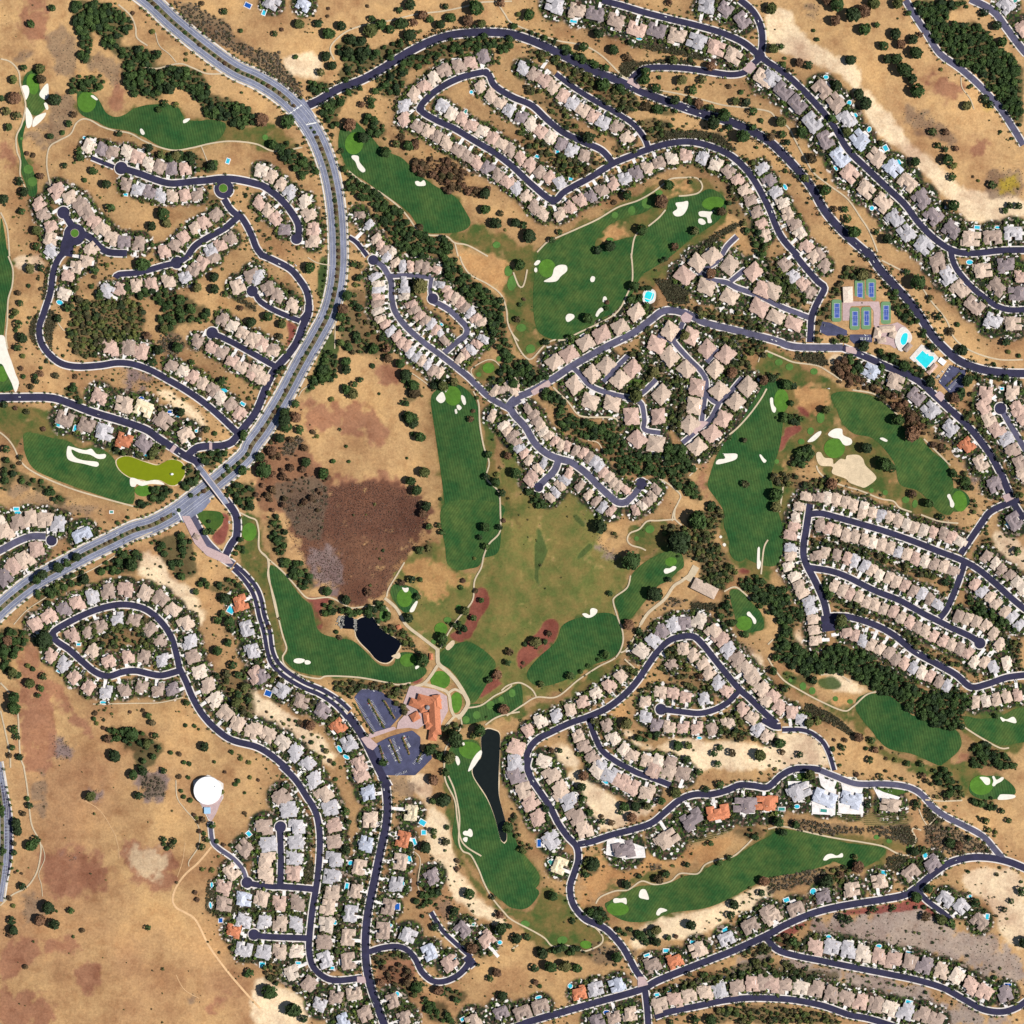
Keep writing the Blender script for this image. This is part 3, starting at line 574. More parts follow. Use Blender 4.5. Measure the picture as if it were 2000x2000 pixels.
H 22|row on the curving street south-west of the club|0,1640 90,1680 200,1740 295,1815 390,1900
D pale|-60,1330 300,1560 560,1780 600,1932 400,1800 200,1650 -60,1540
T|845,605,30 535,600,40 680,665,40 1175,510,35 1240,510,22 1100,535,30 1220,640,30 1380,100,25 1310,110,28 1405,155,28 1260,10,40 1730,115,40 1690,190,25 1840,115,25 1870,65,20 1740,260,32 1550,570,22 1565,520,22 1660,595,22 1700,665,25 1640,800,28 1580,750,45 1150,800,40 1410,950,45 1410,1000,30 1260,1120,60 1870,1490,50 1510,1710,75 1460,1860,55 1690,1650,55 1640,1690,30 1820,1230,40 1760,1270,30 1910,1060,35 1900,1140,30 1310,1800,50 100,870,22 630,950,22 605,905,20 1650,350,15 1740,1550,12
T|250,1570,15 300,1580,15 210,1600,15 410,1610,40 360,1700,15 420,1740,20 470,1700,12 500,1770,15 530,1800,25 450,1830,18 490,1850,20 560,1880,20 590,1900,20 960,1890,35 330,1590,22 350,1610,22 80,1510,12 20,1430,10 120,1550,12
S|90,1370,60,50,20 630,1790,35,80,150 680,1850,60,30,30 420,1890,50,30,30
V|1020,1480 1050,1500 885,1350 1150,1700 1010,1780 1080,1780 590,1400
@2 2
R 12|160,2060 110,1900 125,1800 190,1720 300,1660 450,1590 570,1550 720,1480 850,1380 950,1270 1030,1150 1110,1040 1190,970 1280,940 1370,940 1440,1000 1520,1100 1600,1200 1720,1340 1800,1410 1900,1510 2000,1600
R 11|1720,1340 1640,1430 1540,1490 1420,1520 1300,1510 1130,1490
C|1125,1490,42
R 11|575,1545 620,1680 680,1800 780,1880 870,1930 960,1975 1080,2015 1195,2060
P 6|1400,430 1280,520 1220,560 1150,660 1030,760 970,850
P 3|970,850 900,990 850,1050 820,1060
P 3|850,1110 960,1210
P 14|1390,410 1330,520
H 20|north side of the arch-shaped street|120,1650 215,1580 335,1540 440,1490 535,1435 635,1370 735,1310 820,1240
H 22|outer crest of the arch-shaped street|975,1050 1070,970 1130,900 1220,850 1305,840 1410,820
H 22|outer east row of the arch-shaped street|1520,900 1575,955 1630,1040 1690,1105 1760,1180 1815,1240 1880,1330 1925,1410
H 20|inner east row of the arch-shaped street|1295,1035 1370,1080 1435,1140 1485,1215 1555,1290 1620,1350
H 20|upper row of the cul-de-sac inside the arch|1205,1150 1005,1435 1120,1360 1215,1370 1310,1400 1450,1410
H 20|lower row of the cul-de-sac inside the arch|1010,1545 1090,1610 1190,1620 1290,1625 1395,1630 1510,1640 1630,1590 1740,1490
H 20|houses right of the arch junction|1815,1550 1855,1640 1925,1690
H 20|left side of the curved spur below the arch|500,1690 545,1770 605,1850 670,1910
H 20|right side of the curved spur below the arch|715,1610 765,1710 845,1790 910,1840 1020,1880 1105,1880 1195,1890
H 22|houses at the western bend beside the dark pond|40,1780 240,1880 30,1880
O|1450,575,65,38,25
F|120,1200 200,1100 330,980 380,860 500,800 700,760 800,800 830,900 830,1000 760,1100 600,1160 450,1250 280,1310 180,1310 120,1260
F|900,480 1000,380 1150,300 1250,260 1300,400 1250,450 1180,520 1100,560 1000,680 900,800 830,850 800,750 780,650 860,600
F|1640,-40 1960,-50 1932,200 1900,300 1830,280 1740,370 1680,360 1640,300 1640,200 1600,100
F|1640,600 1720,590 1800,680 1880,760 1900,880 1840,900 1780,910 1700,860 1680,780
D range|-60,-400 500,-60 560,100 700,300 850,350 880,480 800,640 780,900 780,1080 560,1180 400,1330 100,1400 -60,1560
D rough|900,100 1200,80 1250,250 1000,400 950,300 880,200
D rough|1560,100 1600,-60 1932,-60 1932,500 1700,420 1600,200
D rough|600,1180 800,1100 700,1300 400,1450 0,1560 -30,1500 400,1400
D soilred|180,920 250,820 320,805 360,850 340,950 270,1050 150,1130 60,1190 30,1100 60,1030
D rock|530,0 620,130 760,300 820,360 740,380 640,230 570,120
D soil|970,400 1050,290 1100,300 1000,400 930,470
D soilred|1710,420 1800,440 1800,470 1700,460
D greenbelt|440,0 500,20 565,110 540,130 480,70
D greenbelt|560,240 610,230 600,290 480,380 480,350
D greenbelt|190,100 270,300 200,460 240,600 170,500
D pale|860,1620 1000,1760 1300,1700 1500,1740 1700,1720 1932,1780 1932,1932 1450,1932 1280,1900 1100,1800 950,1800 830,1650
D pale|280,1800 400,1780 540,1890 560,1932 340,1932
D pale|1800,1060 1850,1060 1932,1200 1932,1280 1800,1120
D pale|1300,380 1360,370 1270,480 1240,470
D scrub|1540,760 1700,960 1800,1000 1800,1080 1700,1050 1600,900 1520,820
D tan|700,1480 850,1420 830,1560 760,1560
G|1200,375,45,35 1750,840,62,55 1040,130,35,30 940,200,18,18 0,1365,25,28
B|530,770 560,765 590,780 590,740 610,725 645,740 635,770 600,795 560,798
B|1145,440 1160,425 1190,425 1215,408 1240,415 1225,440 1170,465 1150,460
B|1772,760 1790,750 1810,775 1840,810 1840,840 1825,843 1805,800 1775,780
B|1563,188 1575,176 1587,188 1575,200
B|1588,245 1603,233 1616,248 1603,262
B|1855,270 1870,270 1870,360 1880,380 1870,425 1850,425 1850,330
P 3|1230,-20 1230,50 1280,100
P 3|1230,55 1100,65 1020,70 960,130 890,160 870,210 900,250 970,270 1010,290
P 3|895,480 870,570 780,640 765,680 800,800 835,900 835,1000 780,1100 650,1170 500,1270 340,1395 185,1400 80,1460 -40,1540 
P 3|185,1400 150,1340 60,1290 -30,1310 -80,1350
P 3|1600,600 1680,565 1750,610 1800,660
P 3|1932,210 1900,280 1880,470
W mix 1|1330,0 1600,-20 1580,80 1530,180 1580,280 1640,380 1700,440 1680,520 1600,580 1540,560 1490,460 1400,380 1300,330 1200,350 1150,320 1230,270 1240,220 1130,160 1140,90 1260,100 1330,120
W mix 1|1440,420 1540,440 1600,560 1560,620 1480,560 1410,500
W oak 1|1700,500 1860,470 1932,560 1932,780 1860,700 1780,620
W oak .8|1520,740 1600,640 1640,620 1680,780 1700,860 1800,930 1740,950 1640,860 1600,880
W hedge .9|1350,680 1540,690 1540,750 1420,730 1350,720
W scrub .8|1140,700 1200,640 1300,670 1250,700 1150,740
W mix .6|600,1560 720,1540 620,1640
W mix .6|600,20 700,60 720,130 840,180 780,200 640,120
W mix .7|1200,1000 1250,1000 1300,1100 1400,1220 1540,1380 1440,1380 1300,1300 1200,1270 1130,1200 1150,1080
W mix .7|900,1380 1050,1290 1350,1320 1400,1380 1250,1320 1080,1330
W mix .7|860,1010 950,930 1050,860 1050,900 960,1000 900,1050
W mix .7|1460,1560 1720,1500 1760,1640 1850,1720 1660,1740 1560,1700
W mix .7|820,1120 900,1130 940,1220 900,1260 850,1180
W oak .6|930,1640 1100,1660 1160,1700 1060,1750 940,1720
T|660,115,60 900,370,80 1075,620,70 880,850,45 740,615,25 710,1080,35 225,1300,28 440,1240,35 1180,510,25 180,975,50 280,920,28 250,980,25 100,1000,22 85,1140,15 860,1590,55 960,900,35 1250,1765,40 1330,1760,35 1320,1865,35 1525,1820,30 1570,1780,30 1660,1820,35 1550,1900,30 1870,1830,50 1250,230,110 1290,200,60 1400,60,80 650,1115,18 580,1160,20 520,1205,20 300,1800,25 360,1800,25 1420,1240,30
S|1415,1705,45,22,5
V|1905,1440 1380,840
@3 2
R 13|320,-60 290,140 270,260 280,370 370,550 430,700 460,880
R 26|445,780 460,900
R 12|300,20 400,10 520,40 700,90 900,150 1100,220 1300,300 1480,370 1600,440 1720,540 1850,660 2000,780
R 12|1490,380 1440,530 1360,720 1300,800
R 12|310,420 470,445 600,490 800,590 1000,670 1180,770 1300,830 1400,880 1530,940 1600,990
C|1600,990,42
R 12|450,790 600,790 800,850 950,930 1100,1050 1280,1150 1420,1230 1530,1320 1650,1300 1800,1250 1960,1230
R 11|-40,1570 50,1620 100,1620
R 8|110,1645 280,1650 400,1720 460,1820 500,1950
H 19x23|west column of the lower right tract quarter|240,-40 210,40 200,110 170,175 170,270 170,335 155,410 200,485 235,550 260,610 310,675 325,740 345,810 350,890 360,970
H 19x23|north row of the lower right tract quarter|715,10 790,10 850,30 920,45 985,65 1050,100 1110,120 1180,140 1250,155 1325,165 1385,195 1455,225
H 19x23|second row of the lower right tract quarter|395,95 460,120 525,135 595,175 660,185 735,205 795,225 860,245 925,270 990,300 1055,315 1120,350 1190,370 1260,390 1330,410 1400,445
H 19x23|third row of the lower right tract quarter|360,330 430,310 520,325 600,350 655,370 730,410 785,440 840,480 915,500 970,530 1035,560 1100,600 1165,620 1220,660 1285,700
H 19x23|fourth row of the lower right tract quarter|500,555 565,590 620,615 690,640 745,680 810,700 875,730 950,750 1010,795 1075,830 1130,865 1190,900 1250,935 1325,970 1385,1000 1450,1030 1510,1060 1555,1130 1630,1130 1695,1170
H 19x23|south row of the lower right tract quarter|590,910 655,930 715,970 780,1000 845,1030 915,1060 965,1110 1030,1140 1095,1175 1160,1210 1220,1235 1290,1280 1350,1310
H 19x23|upper right row of the lower right tract quarter|1650,340 1715,390 1760,440 1820,480 1875,530 1920,580
H 19x23|second right row of the lower right tract quarter|1565,545 1620,600 1680,640 1725,690 1790,750 1845,790 1900,850
H 19x23|short row above the round dead end at lower right|1440,790 1510,810 1575,830 1640,860 1700,920 1745,1000 1800,1140
H 19x23|row below the street at the right edge|1560,1430 1640,1420 1720,1410 1800,1390 1885,1380
H 32|house on the pale knoll at the right edge|1860,70
H 21|east end of the arch-shaped street|35,1390 85,1470 180,1510 250,1570
F|680,1400 780,1370 900,1380 1020,1460 1080,1530 1200,1560 1240,1620 1410,1640 1460,1740 1420,1820 1320,1900 1280,1910 1100,1830 900,1780 780,1650 700,1550 660,1480
F|1480,1540 1600,1560 1750,1540 1932,1480 2000,1700 1850,1750 1750,1760 1620,1700 1500,1620
D rough|100,1200 250,1250 380,1400 600,1380 660,1450 800,1750 1100,1880 1300,1932 1100,1932 850,1820 600,1600 520,1560 350,1430 150,1300
D rough|1440,1500 1800,1480 1932,1400 1932,1760 1700,1780 1460,1640
D tan|400,1420 600,1360 680,1380 620,1500 480,1500
D pale|400,1240 500,1200 600,1260 780,1340 680,1370 500,1340 400,1280
D pale|200,860 260,900 300,1010 420,1040 500,990 620,1020 560,1010 430,1060 320,1060 230,1000
D pale|1700,100 1800,160 1932,250 1932,460 1760,330 1700,200
D pale|0,1680 100,1660 300,1680 400,1760 450,1932 0,1932
D soil|1400,1840 1480,1780 1560,1850 1500,1932 1340,1932
D greenbelt|380,1260 500,1240 560,1320 440,1340 380,1310
G|1200,1600,0,0 265,1315,25,30 335,1350,25,28 510,1410,20,20 620,1430,22,18 170,1270,15,15
B|1755,1545 1800,1565 1850,1545 1875,1575 1865,1595 1790,1575 1775,1585 1755,1560
P 3|0,1100 40,1170 120,1270 250,1350 400,1430 570,1500 640,1470 740,1380 820,1355
P 3|1160,20 1300,70 1440,85
P 3|1460,1610 1600,1700 1750,1780 1820,1780
P 3|400,1230 520,1220 620,1280
P 3|0,1000 40,960
W oak 1.2|0,560 140,560 180,700 260,740 250,850 180,880 200,980 300,1050 380,1070 520,1000 640,1030 780,1060 820,1130 930,1180 1040,1260 1150,1330 1300,1370 1400,1310 1480,1340 1540,1450 1480,1530 1460,1620 1380,1640 1240,1640 1230,1560 1080,1530 1020,1460 820,1350 700,1300 600,1230 480,1210 320,1230 180,1190 60,1100 50,960 100,880 60,780 0,760
W mix .9|300,200 450,200 600,240 800,290 950,370 1100,430 1290,440 1260,530 1130,500 1000,420 850,360 700,320 560,270 320,240
W mix .8|460,640 520,660 700,700 760,760 900,840 1100,950 1300,1080 1450,1140 1400,1180 1280,1130 1100,1020 900,880 760,810 600,760 500,740
W oak .9|410,470 480,480 440,560 480,650 440,640 400,560
W oak .9|1480,640 1560,640 1700,740 1800,820 1900,900 1880,960 1750,880 1640,780 1500,710
W oak .8|1340,500 1430,540 1400,640 1340,600
W hedge .9|280,1430 400,1480 540,1560 660,1680 620,1690 480,1600 340,1560 270,1500
W oak .9|1500,1770 1650,1740 1800,1840 1900,1932 1550,1932
W mix .8|1700,900 1900,960 1932,1200 1860,1200 1840,1080
W mix .6|1620,160 1700,200 1740,250 1600,260
W oak .9|500,800 600,800 580,880 500,950 440,960
W oak .6|100,1210 350,1250 370,1310 300,1330 160,1240
T|680,1700,40 780,1720,30 580,1720,22 565,1780,25 740,1785,18 805,1795,28 860,1780,15 770,1870,30 1050,1895,25 1150,1900,28 90,1745,45 240,1830,30 110,1810,25 490,1790,22 550,820,55 1880,295,35 1310,40,30 130,1330,35 40,1200,35 340,1270,35 1720,1540,25 310,1590,40 370,1580,35 20,1780,10 960,1870,20 890,1860,15 500,1720,15
S|1400,430,25,25,0 1810,90,40,30,20 470,1330,0,0,0
V|330,120 250,360 1130,1060
@0 3
Q 14|-25,0 20,200 50,340 60,500 55,680 20,850 -30,960
P 3|175,-10 200,150 220,350 240,450 300,570 300,680 270,800 200,900 90,960 0,1040
P 4 dirt|1960,1820 1850,1700 1700,1520 1580,1350 1480,1150 1400,1090 1330,1050 1305,990 1330,900 1400,800 1500,710 1600,590
P 2|1330,90 1340,220 1400,310 1480,400 1510,480 1500,590 1430,700 1430,740
P 1 dirt|870,510 895,600 900,680
P 1 dirt|1330,1560 1390,1670 1500,1740
P 1 dirt|640,250 760,330 880,520
P 1 dirt|1340,820 1380,700 1400,560
P 1.5|310,580 335,680 290,800 310,880 320,970
Q 8|1590,400 1605,540 1650,600 1760,680 1830,760 1860,850
K|1500,240 1690,200 1640,330 1600,400 1580,380 1540,300
R 11|1860,865 1932,880 2050,895 2120,895
C|1865,865,42 1915,1260,42 2120,440,40
R 11|2120,440 2120,700 2120,880
R 12|2120,895 2250,905 2390,920
R 12|1915,1260 2000,1275 2200,1285 2320,1290
D soil|930,560 1100,560 1250,620 1350,750 1300,900 1170,930 1050,850 950,700
D tan2|990,620 1130,580 1240,660 1230,760 1180,870 1080,800 990,690
D soil|0,1350 250,1300 620,1300 600,1400 300,1400 200,1500 0,1600
D soil|0,1700 300,1700 420,1932 0,1932
D soil|580,1500 800,1520 760,1650 620,1700
D soil|350,650 750,650 780,900 500,1000 330,900
D scrub|1440,1700 1500,1680 1530,1750 1490,1800 1440,1760
D soil|1590,1760 1800,1700 1700,1850 1600,1870
D rock|1060,30 1150,0 1260,60 1260,230 1140,260 1070,200
D scrub|250,60 340,80 350,350 290,400 260,200
D rock|700,150 780,180 760,240 660,240
D rock|480,650 540,660 600,710 520,710
D scrub|150,1000 280,970 330,1080 200,1200
H 28|houses at the west tip of the southern cul-de-sacs|1850,600 1750,780 1690,900 1690,1025 1840,990 1840,1150 1765,1230 1840,1370
W scrub .7|1060,60 1180,40 1260,130 1250,220 1100,230
W hedge .7|1580,820 1620,900 1600,950 1680,960 1850,1060 1932,1060 1932,1100 1600,1110 1555,1060 1560,900
W mix .7|1720,1300 1790,1420 1870,1480 1932,1480 1932,1400 1840,1460 1760,1380
T|1055,205,35 1370,170,18 1390,215,20 1440,240,22 1355,65,22 1425,70,18 690,210,50 200,235,22 220,285,30 175,345,25 125,420,40 135,475,42 275,545,35 235,585,50 105,570,25 105,640,25 25,625,28 10,310,30 10,350,25 170,895,35 310,1145,52 415,1180,50 370,1050,60 540,1075,28 625,1222,22 1120,1200,25 195,1498,22 100,1040,20 95,1150,35 105,1220,40 80,1260,25 1240,535,25 1320,550,28 1240,570,20 1300,580,25 1265,605,22 1570,535,28 1610,430,30 1470,350,18 1485,372,18 1540,385,25 1500,405,18 1510,475,20 1545,490,20 1475,935,20 1490,990,22 1530,760,18 1605,765,22 1010,50,40 1085,20,40
T|1530,590,30 1690,575,18 1745,580,18 1640,550,20 1300,322,10 1800,95,22 1780,120,20 1850,340,18 1680,180,20 1700,30,15 1850,185,14 1890,70,18 1240,20,28 70,985,22 110,790,12 80,700,12 90,760,12 130,780,12 160,800,12 430,1080,12 1890,1540,35 1860,1560,25
S|1880,495,35,45,140 1600,880,22,50,0 1590,1035,20,60,170 1665,1150,35,40,0 1560,315,0,0,0
V|1570,435
@1 3
R 12|190,-20 300,90 380,210 450,330 478,470 480,640 465,820 450,920 420,1100 400,1300 400,1400 430,1510 520,1590 620,1610 800,1590
R 15|945,60 975,130 990,280 980,430 940,620 900,820 870,960 840,1120 825,1300 830,1480 860,1640 910,1790 970,1950
R 11|850,1395 940,1365 1050,1350 1130,1370 1200,1440 1250,1540 1330,1610 1420,1615 1520,1570 1590,1500 1625,1430
R 8|1625,1430 1500,1320 1400,1220 1320,1090
R 24|1590,1480 1640,1440
C|185,445,42
R 12|180,440 190,700 180,890
K|760,1580 820,1580 830,1630 760,1625
H 25|houses around the northern short cul-de-sac at south|195,215 250,315 310,440 305,560 290,675 280,790 65,440 95,570 85,690 75,800
H 23|row between the two southern side streets|45,985 180,1020 315,1020 65,1160 185,1175 300,1180
H 23|row south of the lower side street|55,1390 180,1390 305,1390 270,1550 395,1635
H 24|row inside the southern curve, above its junction|435,90 515,200 560,300
H 24|column between the two southern north-south streets|590,435 590,560 590,690 570,815 575,940 540,1050 530,1185 515,1320
H 28|larger lots west of the southern main drive|790,50 845,190 860,390 830,575 780,750 750,930 715,1100 695,1280 695,1460 520,1450
H 30|large lots east of the southern main drive|1170,340 1110,540 1090,710 1060,880 1000,1050 960,1230 1150,1260 1330,820
H 30|houses around the lower right oval loop|1310,1390 1460,1470 1560,1220 1740,1290
H 26|houses near the bottom edge left of centre|480,1790 600,1740 740,1710 820,1860 650,1910 1030,1760 1120,1890 1640,1910 1850,1850
F|1440,-40 1550,-160 1650,0 1700,120 1760,200 1800,370 1932,480 2050,800 2100,900 2140,950 2050,1060 1932,1060 1850,1000 1740,900 1650,720 1600,640 1520,600 1480,500 1500,350 1480,200 1430,60
D rough|1400,0 1500,250 1480,600 1520,700 1700,950 1932,1150 2200,1400 2600,1350 2650,1200 2500,1100 2200,900 2080,1080 1932,1070 1750,950 1550,640 1480,300
D pale|1120,80 1300,60 1350,300 1450,400 1500,700 1700,1000 1932,1200 1800,1200 1500,1000 1400,800 1300,600 1280,300
D scrub|1000,90 1150,80 1210,180 1100,250 1010,250
D scrub|1350,1010 1450,960 1500,1050 1420,1170 1380,1100
D soil|870,1450 1000,1380 1200,1440 1240,1550 1100,1640 950,1640
D pale|0,1600 150,1640 350,1750 420,1932 0,1932
D scrub|360,740 430,660 440,860 370,880
B|1560,490 1580,475 1595,480 1610,460 1630,475 1635,510 1620,525 1600,515 1570,510
B|1560,540 1575,525 1597,528 1590,560 1575,560
P 3|1450,60 1500,180 1535,370 1530,550 1560,630 1620,660 1680,770 1720,870 1780,980 1870,1090 1932,1150 2100,1240 2180,1290 2240,1350 2350,1345 2450,1380 2500,1385 2600,1340 2620,1290 2590,1240 2560,1210
P 3|1932,1370 1980,1340
P 2|1200,640 1240,700 1220,880 1250,960
W mix .8|870,1430 960,1390 1150,1380 1180,1440 1000,1450 900,1520
W brown .7|900,1500 1150,1480 1220,1600 1100,1660 930,1630
W mix .8|1100,1640 1250,1600 1250,1740 1120,1700
W oak .7|1340,1650 1440,1640 1600,1720 1560,1780 1450,1740 1350,1700
W oak .8|1190,980 1240,940 1260,900 1400,900 1410,950 1300,1040 1250,1080 1200,1060
W mix .8|1530,1310 1640,1330 1800,1400 1700,1440 1600,1420
W mix .6|500,1100 640,1100 630,1380 480,1380
W mix .5|340,380 400,330 470,450 460,640 400,560
W hedge .8|370,730 430,670 445,860 365,880
W oak .6|1240,1750 1420,1780 1500,1932 1300,1932
W mix .5|0,1000 500,1090 480,1110 0,1100
W mix .6|50,1490 200,1480 180,1640 400,1700 500,1640 460,1720 350,1720 180,1650 60,1600
T|1340,90,50 1335,250,30 1420,240,60 1430,30,35 1440,450,22 1340,480,30 1345,520,20 1430,560,35 1280,600,50 1520,705,22 1515,765,22 1610,950,50 1790,975,25 1845,1215,55 1910,1195,25 1500,1080,45 1840,1110,35 1350,1200,35 1480,1130,30 100,1690,75 285,1830,70 360,1900,35 680,620,40 700,405,25 680,330,35 600,85,20 620,175,15 620,225,15 700,520,12 720,590,15 1380,1680,45 1210,1660,50 1820,1540,40 1770,1590,30 1860,1720,40 1280,1750,25 1320,1800,25 1135,920,25 1250,880,25 50,20,0 1630,1360,50 1900,450,50 230,130,30 20,90,15 660,1100,25
S|715,720,50,45,0 685,895,30,60,10 1255,415,60,45,30 1195,560,25,60,160 1155,690,35,60,165 1105,870,30,60,5 1065,1050,45,60,0 595,1170,30,40,0 570,1515,40,25,0 615,905,30,30,0 1490,1430,50,35,35 1840,1320,40,35,0 1010,1190,35,30,0 45,1490,50,45,0 315,1480,45,20,0 1065,1710,35,45,0 1560,1900,30,40,60 1640,1185,25,20,0 1265,490,40,40,0
V|485,785 875,1130 965,165 885,1780
@2 3
R 12|130,-80 115,0 150,90 230,210 290,300 350,420 420,520 490,600 500,700 470,800 440,900 450,1000 490,1080 560,1150 650,1190 730,1240 830,1350 890,1450 940,1540 1000,1620
R 12|500,580 600,560 750,510 900,470 1050,420 1150,340 1270,240 1380,200 1500,200 1620,170 1720,130 1830,135 1932,145 2030,60 2130,10 2250,5 2330,15
Q 11|2330,20 2430,60 2600,120 2800,120 2950,135 3050,170 3120,230 3180,300 3280,370 3420,440 3560,520 3650,620 3710,690
R 13|-100,2010 130,1920 400,1840 650,1770 900,1700 1010,1660 1100,1610 1300,1530 1500,1450 1700,1370 1932,1260 2050,1190 2230,1110 2400,1060 2600,1020 2800,990 2960,960 3060,900 3180,800 3300,720 3450,680 3600,680 3750,710 3900,770
R 12|1000,1640 1020,1800 1030,1950
R 12|1080,1880 1200,1840 1400,1800 1600,1760 1800,1740 2000,1745 2150,1760 2350,1800 2550,1870 2700,1900 2900,1960
R 12|1910,1270 2000,1370 2150,1420 2350,1460 2600,1510 2850,1560 3050,1600 3250,1660 3400,1740 3550,1820 3700,1840 3820,1800 3900,1740
R 10|3060,920 3130,1000 3250,1090 3320,1150
K|950,1580 1000,1580 1030,1640 950,1660
H 25|pond-side houses left of the southern winding street|90,170 140,260 200,375 300,545 30,60
H 25|houses right of the southern winding street|300,55 360,170 425,250 485,365 545,465
H 24|lower cluster around the curved spur's dead end|735,50 820,95 900,140 1020,180 1070,15 1180,30 1285,45 650,10
H 30|cream walled villa above the road bend at south|360,740
H 42x33|hillside estates below the winding ridge road|850,620 1170,540 1360,390 1555,335 1760,280 1920,265 2165,180 2360,225 2560,240
H 36x26|solar-roofed estate at the end of the ridge road|2855,280
H 30|estates above the long south-east street|1060,1490 1230,1460 1405,1370 1620,1290 1800,1190 1932,1090 1965,1120 2140,1060 2345,965 2560,910 2770,850 3010,790 3170,720
H 28|estates below the left part of the bottom street|80,1850 215,1800 510,1700 630,1670 795,1640
H 26|houses at the bottom edge beside the last junction|770,1890 890,1860 640,1910
H 24|lower row along the bottom right street|1120,1790 1230,1750 1340,1720 1460,1700 1570,1680 1700,1660 1815,1630 1915,1620 1960,1630 2060,1650 2180,1665 2300,1670 2415,1710 2525,1740 2635,1770 2755,1790 2860,1820 2975,1840 3100,1860 3200,1900
H 24|upper row along the bottom right street|2290,1350 2415,1350 2535,1370 2650,1400 2770,1420 2880,1450 3005,1460 3115,1490 3240,1530 3355,1570 3460,1640 3565,1690 3720,1700
H 28|trio on the short spur beside the bare slope|3270,990 3390,1040 3530,1160
F|700,1040 740,1010 870,940 950,900 1070,890 1200,870 1300,820 1420,800 1500,740 1700,660 1850,560 1932,520 2030,460 2130,470 2300,500 2500,560 2800,600 2780,680 2600,760 2420,700 2400,720 2200,780 1932,830 1800,900 1500,1050 1200,1100 1080,1150 960,1170 850,1160 750,1110
D rough|2350,480 2750,530 2900,500 3060,600 3030,640 2800,620 2820,720 2700,760 2400,680
D rough|600,640 1000,720 1200,760 1100,860 900,900 700,960 620,900
D tan|500,950 600,760 800,720 1000,700 1300,620 1600,500 1700,520 1500,680 1300,780 1000,800 700,940 560,1050
D rough|2950,0 3400,-40 3500,0 3600,100 3700,200 3500,250 3300,180 3200,100
D pale|380,30 520,30 800,250 1000,250 1150,260 900,420 680,490 600,420 520,250 420,120
D pale|1180,160 1300,60 1500,0 1932,-20 2400,-20 2300,-100 1400,-150
D tan|550,750 640,640 1100,680 1500,560 1600,600 1300,700 900,860 640,980 520,1060
D pale|1100,1110 1400,1080 1800,920 1932,850 1932,1000 1700,1120 1400,1280 1100,1300 950,1380 880,1300 1000,1200
D scrubgray|2250,1180 2480,1100 2800,1060 3000,1010 3180,1080 3350,1230 3500,1280 3650,1240 3720,1350 3864,1450 3864,1600 3700,1620 3450,1500 3100,1450 2900,1360 2500,1300 2300,1260
D scrubgray|2050,1420 2400,1500 2800,1580 3100,1660 3400,1800 3700,1880 3900,1932 3200,1932 3000,1850 2700,1740 2300,1640 2000,1560
D scrubgray|1700,1480 1932,1400 1980,1480 1932,1560 1650,1580
D soilred|3020,930 3100,1000 3220,1110 3190,1130 3080,1060 2980,1080 2500,1110 2480,1080 2950,1010
D soilred|1932,1300 2150,1170 2220,1180 2100,1300 2230,1380 2000,1340
D pale|3380,820 3600,760 3864,840 3864,1360 3700,1260 3640,1100 3500,960 3400,900
D vine|2660,330 2990,340 2990,430 2660,430
D vine|1330,540 1500,500 1690,430 1680,460 1500,540 1330,580
D vine|1932,330 2060,350 2060,370 1932,370
D vine|2450,330 2640,340 2640,400 2460,390
N lawn|2140,60 2240,30 2260,80 2160,110
N lawn|2740,150 3000,155 2960,190 2840,210 2760,190
N pave|2310,30 2350,30 2360,80 2420,100 2440,180 2400,190 2330,130
@3 3
N pave|330,165 515,160 505,355 330,345
N pave|530,180 722,195 716,355 530,345
N pave|150,100 310,100 310,180 160,190
@2 3
N pave|720,540 820,535 1000,600 1010,680 860,690 710,660
N pave|2480,100 2650,150 2640,190 2500,190
N pave|2720,140 2800,180 2930,220 2900,260 2780,250
B|765,1000 785,988 820,992 862,988 865,1035 830,1020 775,1025
B|960,960 975,925 1010,925 1035,985 1030,1000 1000,995 965,985
B|1100,1080 1125,1062 1175,1080 1130,1100 1110,1120 1090,1110
B|2345,690 2370,655 2410,645 2450,660 2490,640 2495,670 2450,675 2400,680 2370,695
B|2530,70 2570,68 2600,75 2605,120 2570,125 2550,95
G|800,1070,85,50 3110,150,0,0 2400,0,0,0 100,1180,35,25 380,1305,40,30 560,1340,45,30 3000,600,25,22 2845,550,22,18 2750,520,22,18 3545,130,90,75
F|3450,140 3500,80 3600,60 3700,70 3790,140 3800,200 3700,230 3560,240 3470,200
B|3530,70 3570,68 3605,80 3608,120 3580,128 3550,95
B|3625,65 3640,62 3660,90 3700,68 3715,80 3690,105 3660,120 3640,140 3625,130 3635,100
B|3680,210 3700,200 3795,205 3800,225 3740,240 3670,240
P 3|635,1030 670,980 780,935 880,925 980,860 1080,885 1200,860 1270,800 1400,800 1460,730 1560,690 1680,660 1830,520 
P 3|1932,460 2040,440 2200,475 2400,520 2550,545 2650,560 2800,590 2900,640 2980,660 3040,630
P 3|3020,600 3050,540 3020,470 3040,455 3090,470
P 2|3070,310 3100,380 3130,430
P 3|3120,240 3250,250 3400,245
P 2|3210,370 3150,430
W mix .8|0,250 60,400 60,560 160,580 150,640 40,640 0,560
W oak .8|230,250 250,420 330,440 350,400 290,350
W mix .8|550,680 660,690 660,780 580,830 520,800
W oak .9|560,1060 640,1030 720,1080 740,1170 640,1180 540,1120
W oak .6|720,1180 1000,1240 1120,1260 1040,1330 880,1290 760,1220
W scrub .9|1040,720 1140,730 1130,770 1050,780
W oak .6|1660,470 1800,440 1932,470 1860,520 1800,560 1700,520
W scrub .9|2050,380 2250,390 2480,440 2660,440 2980,440 3000,600 2920,560 2700,480 2400,510 2150,470
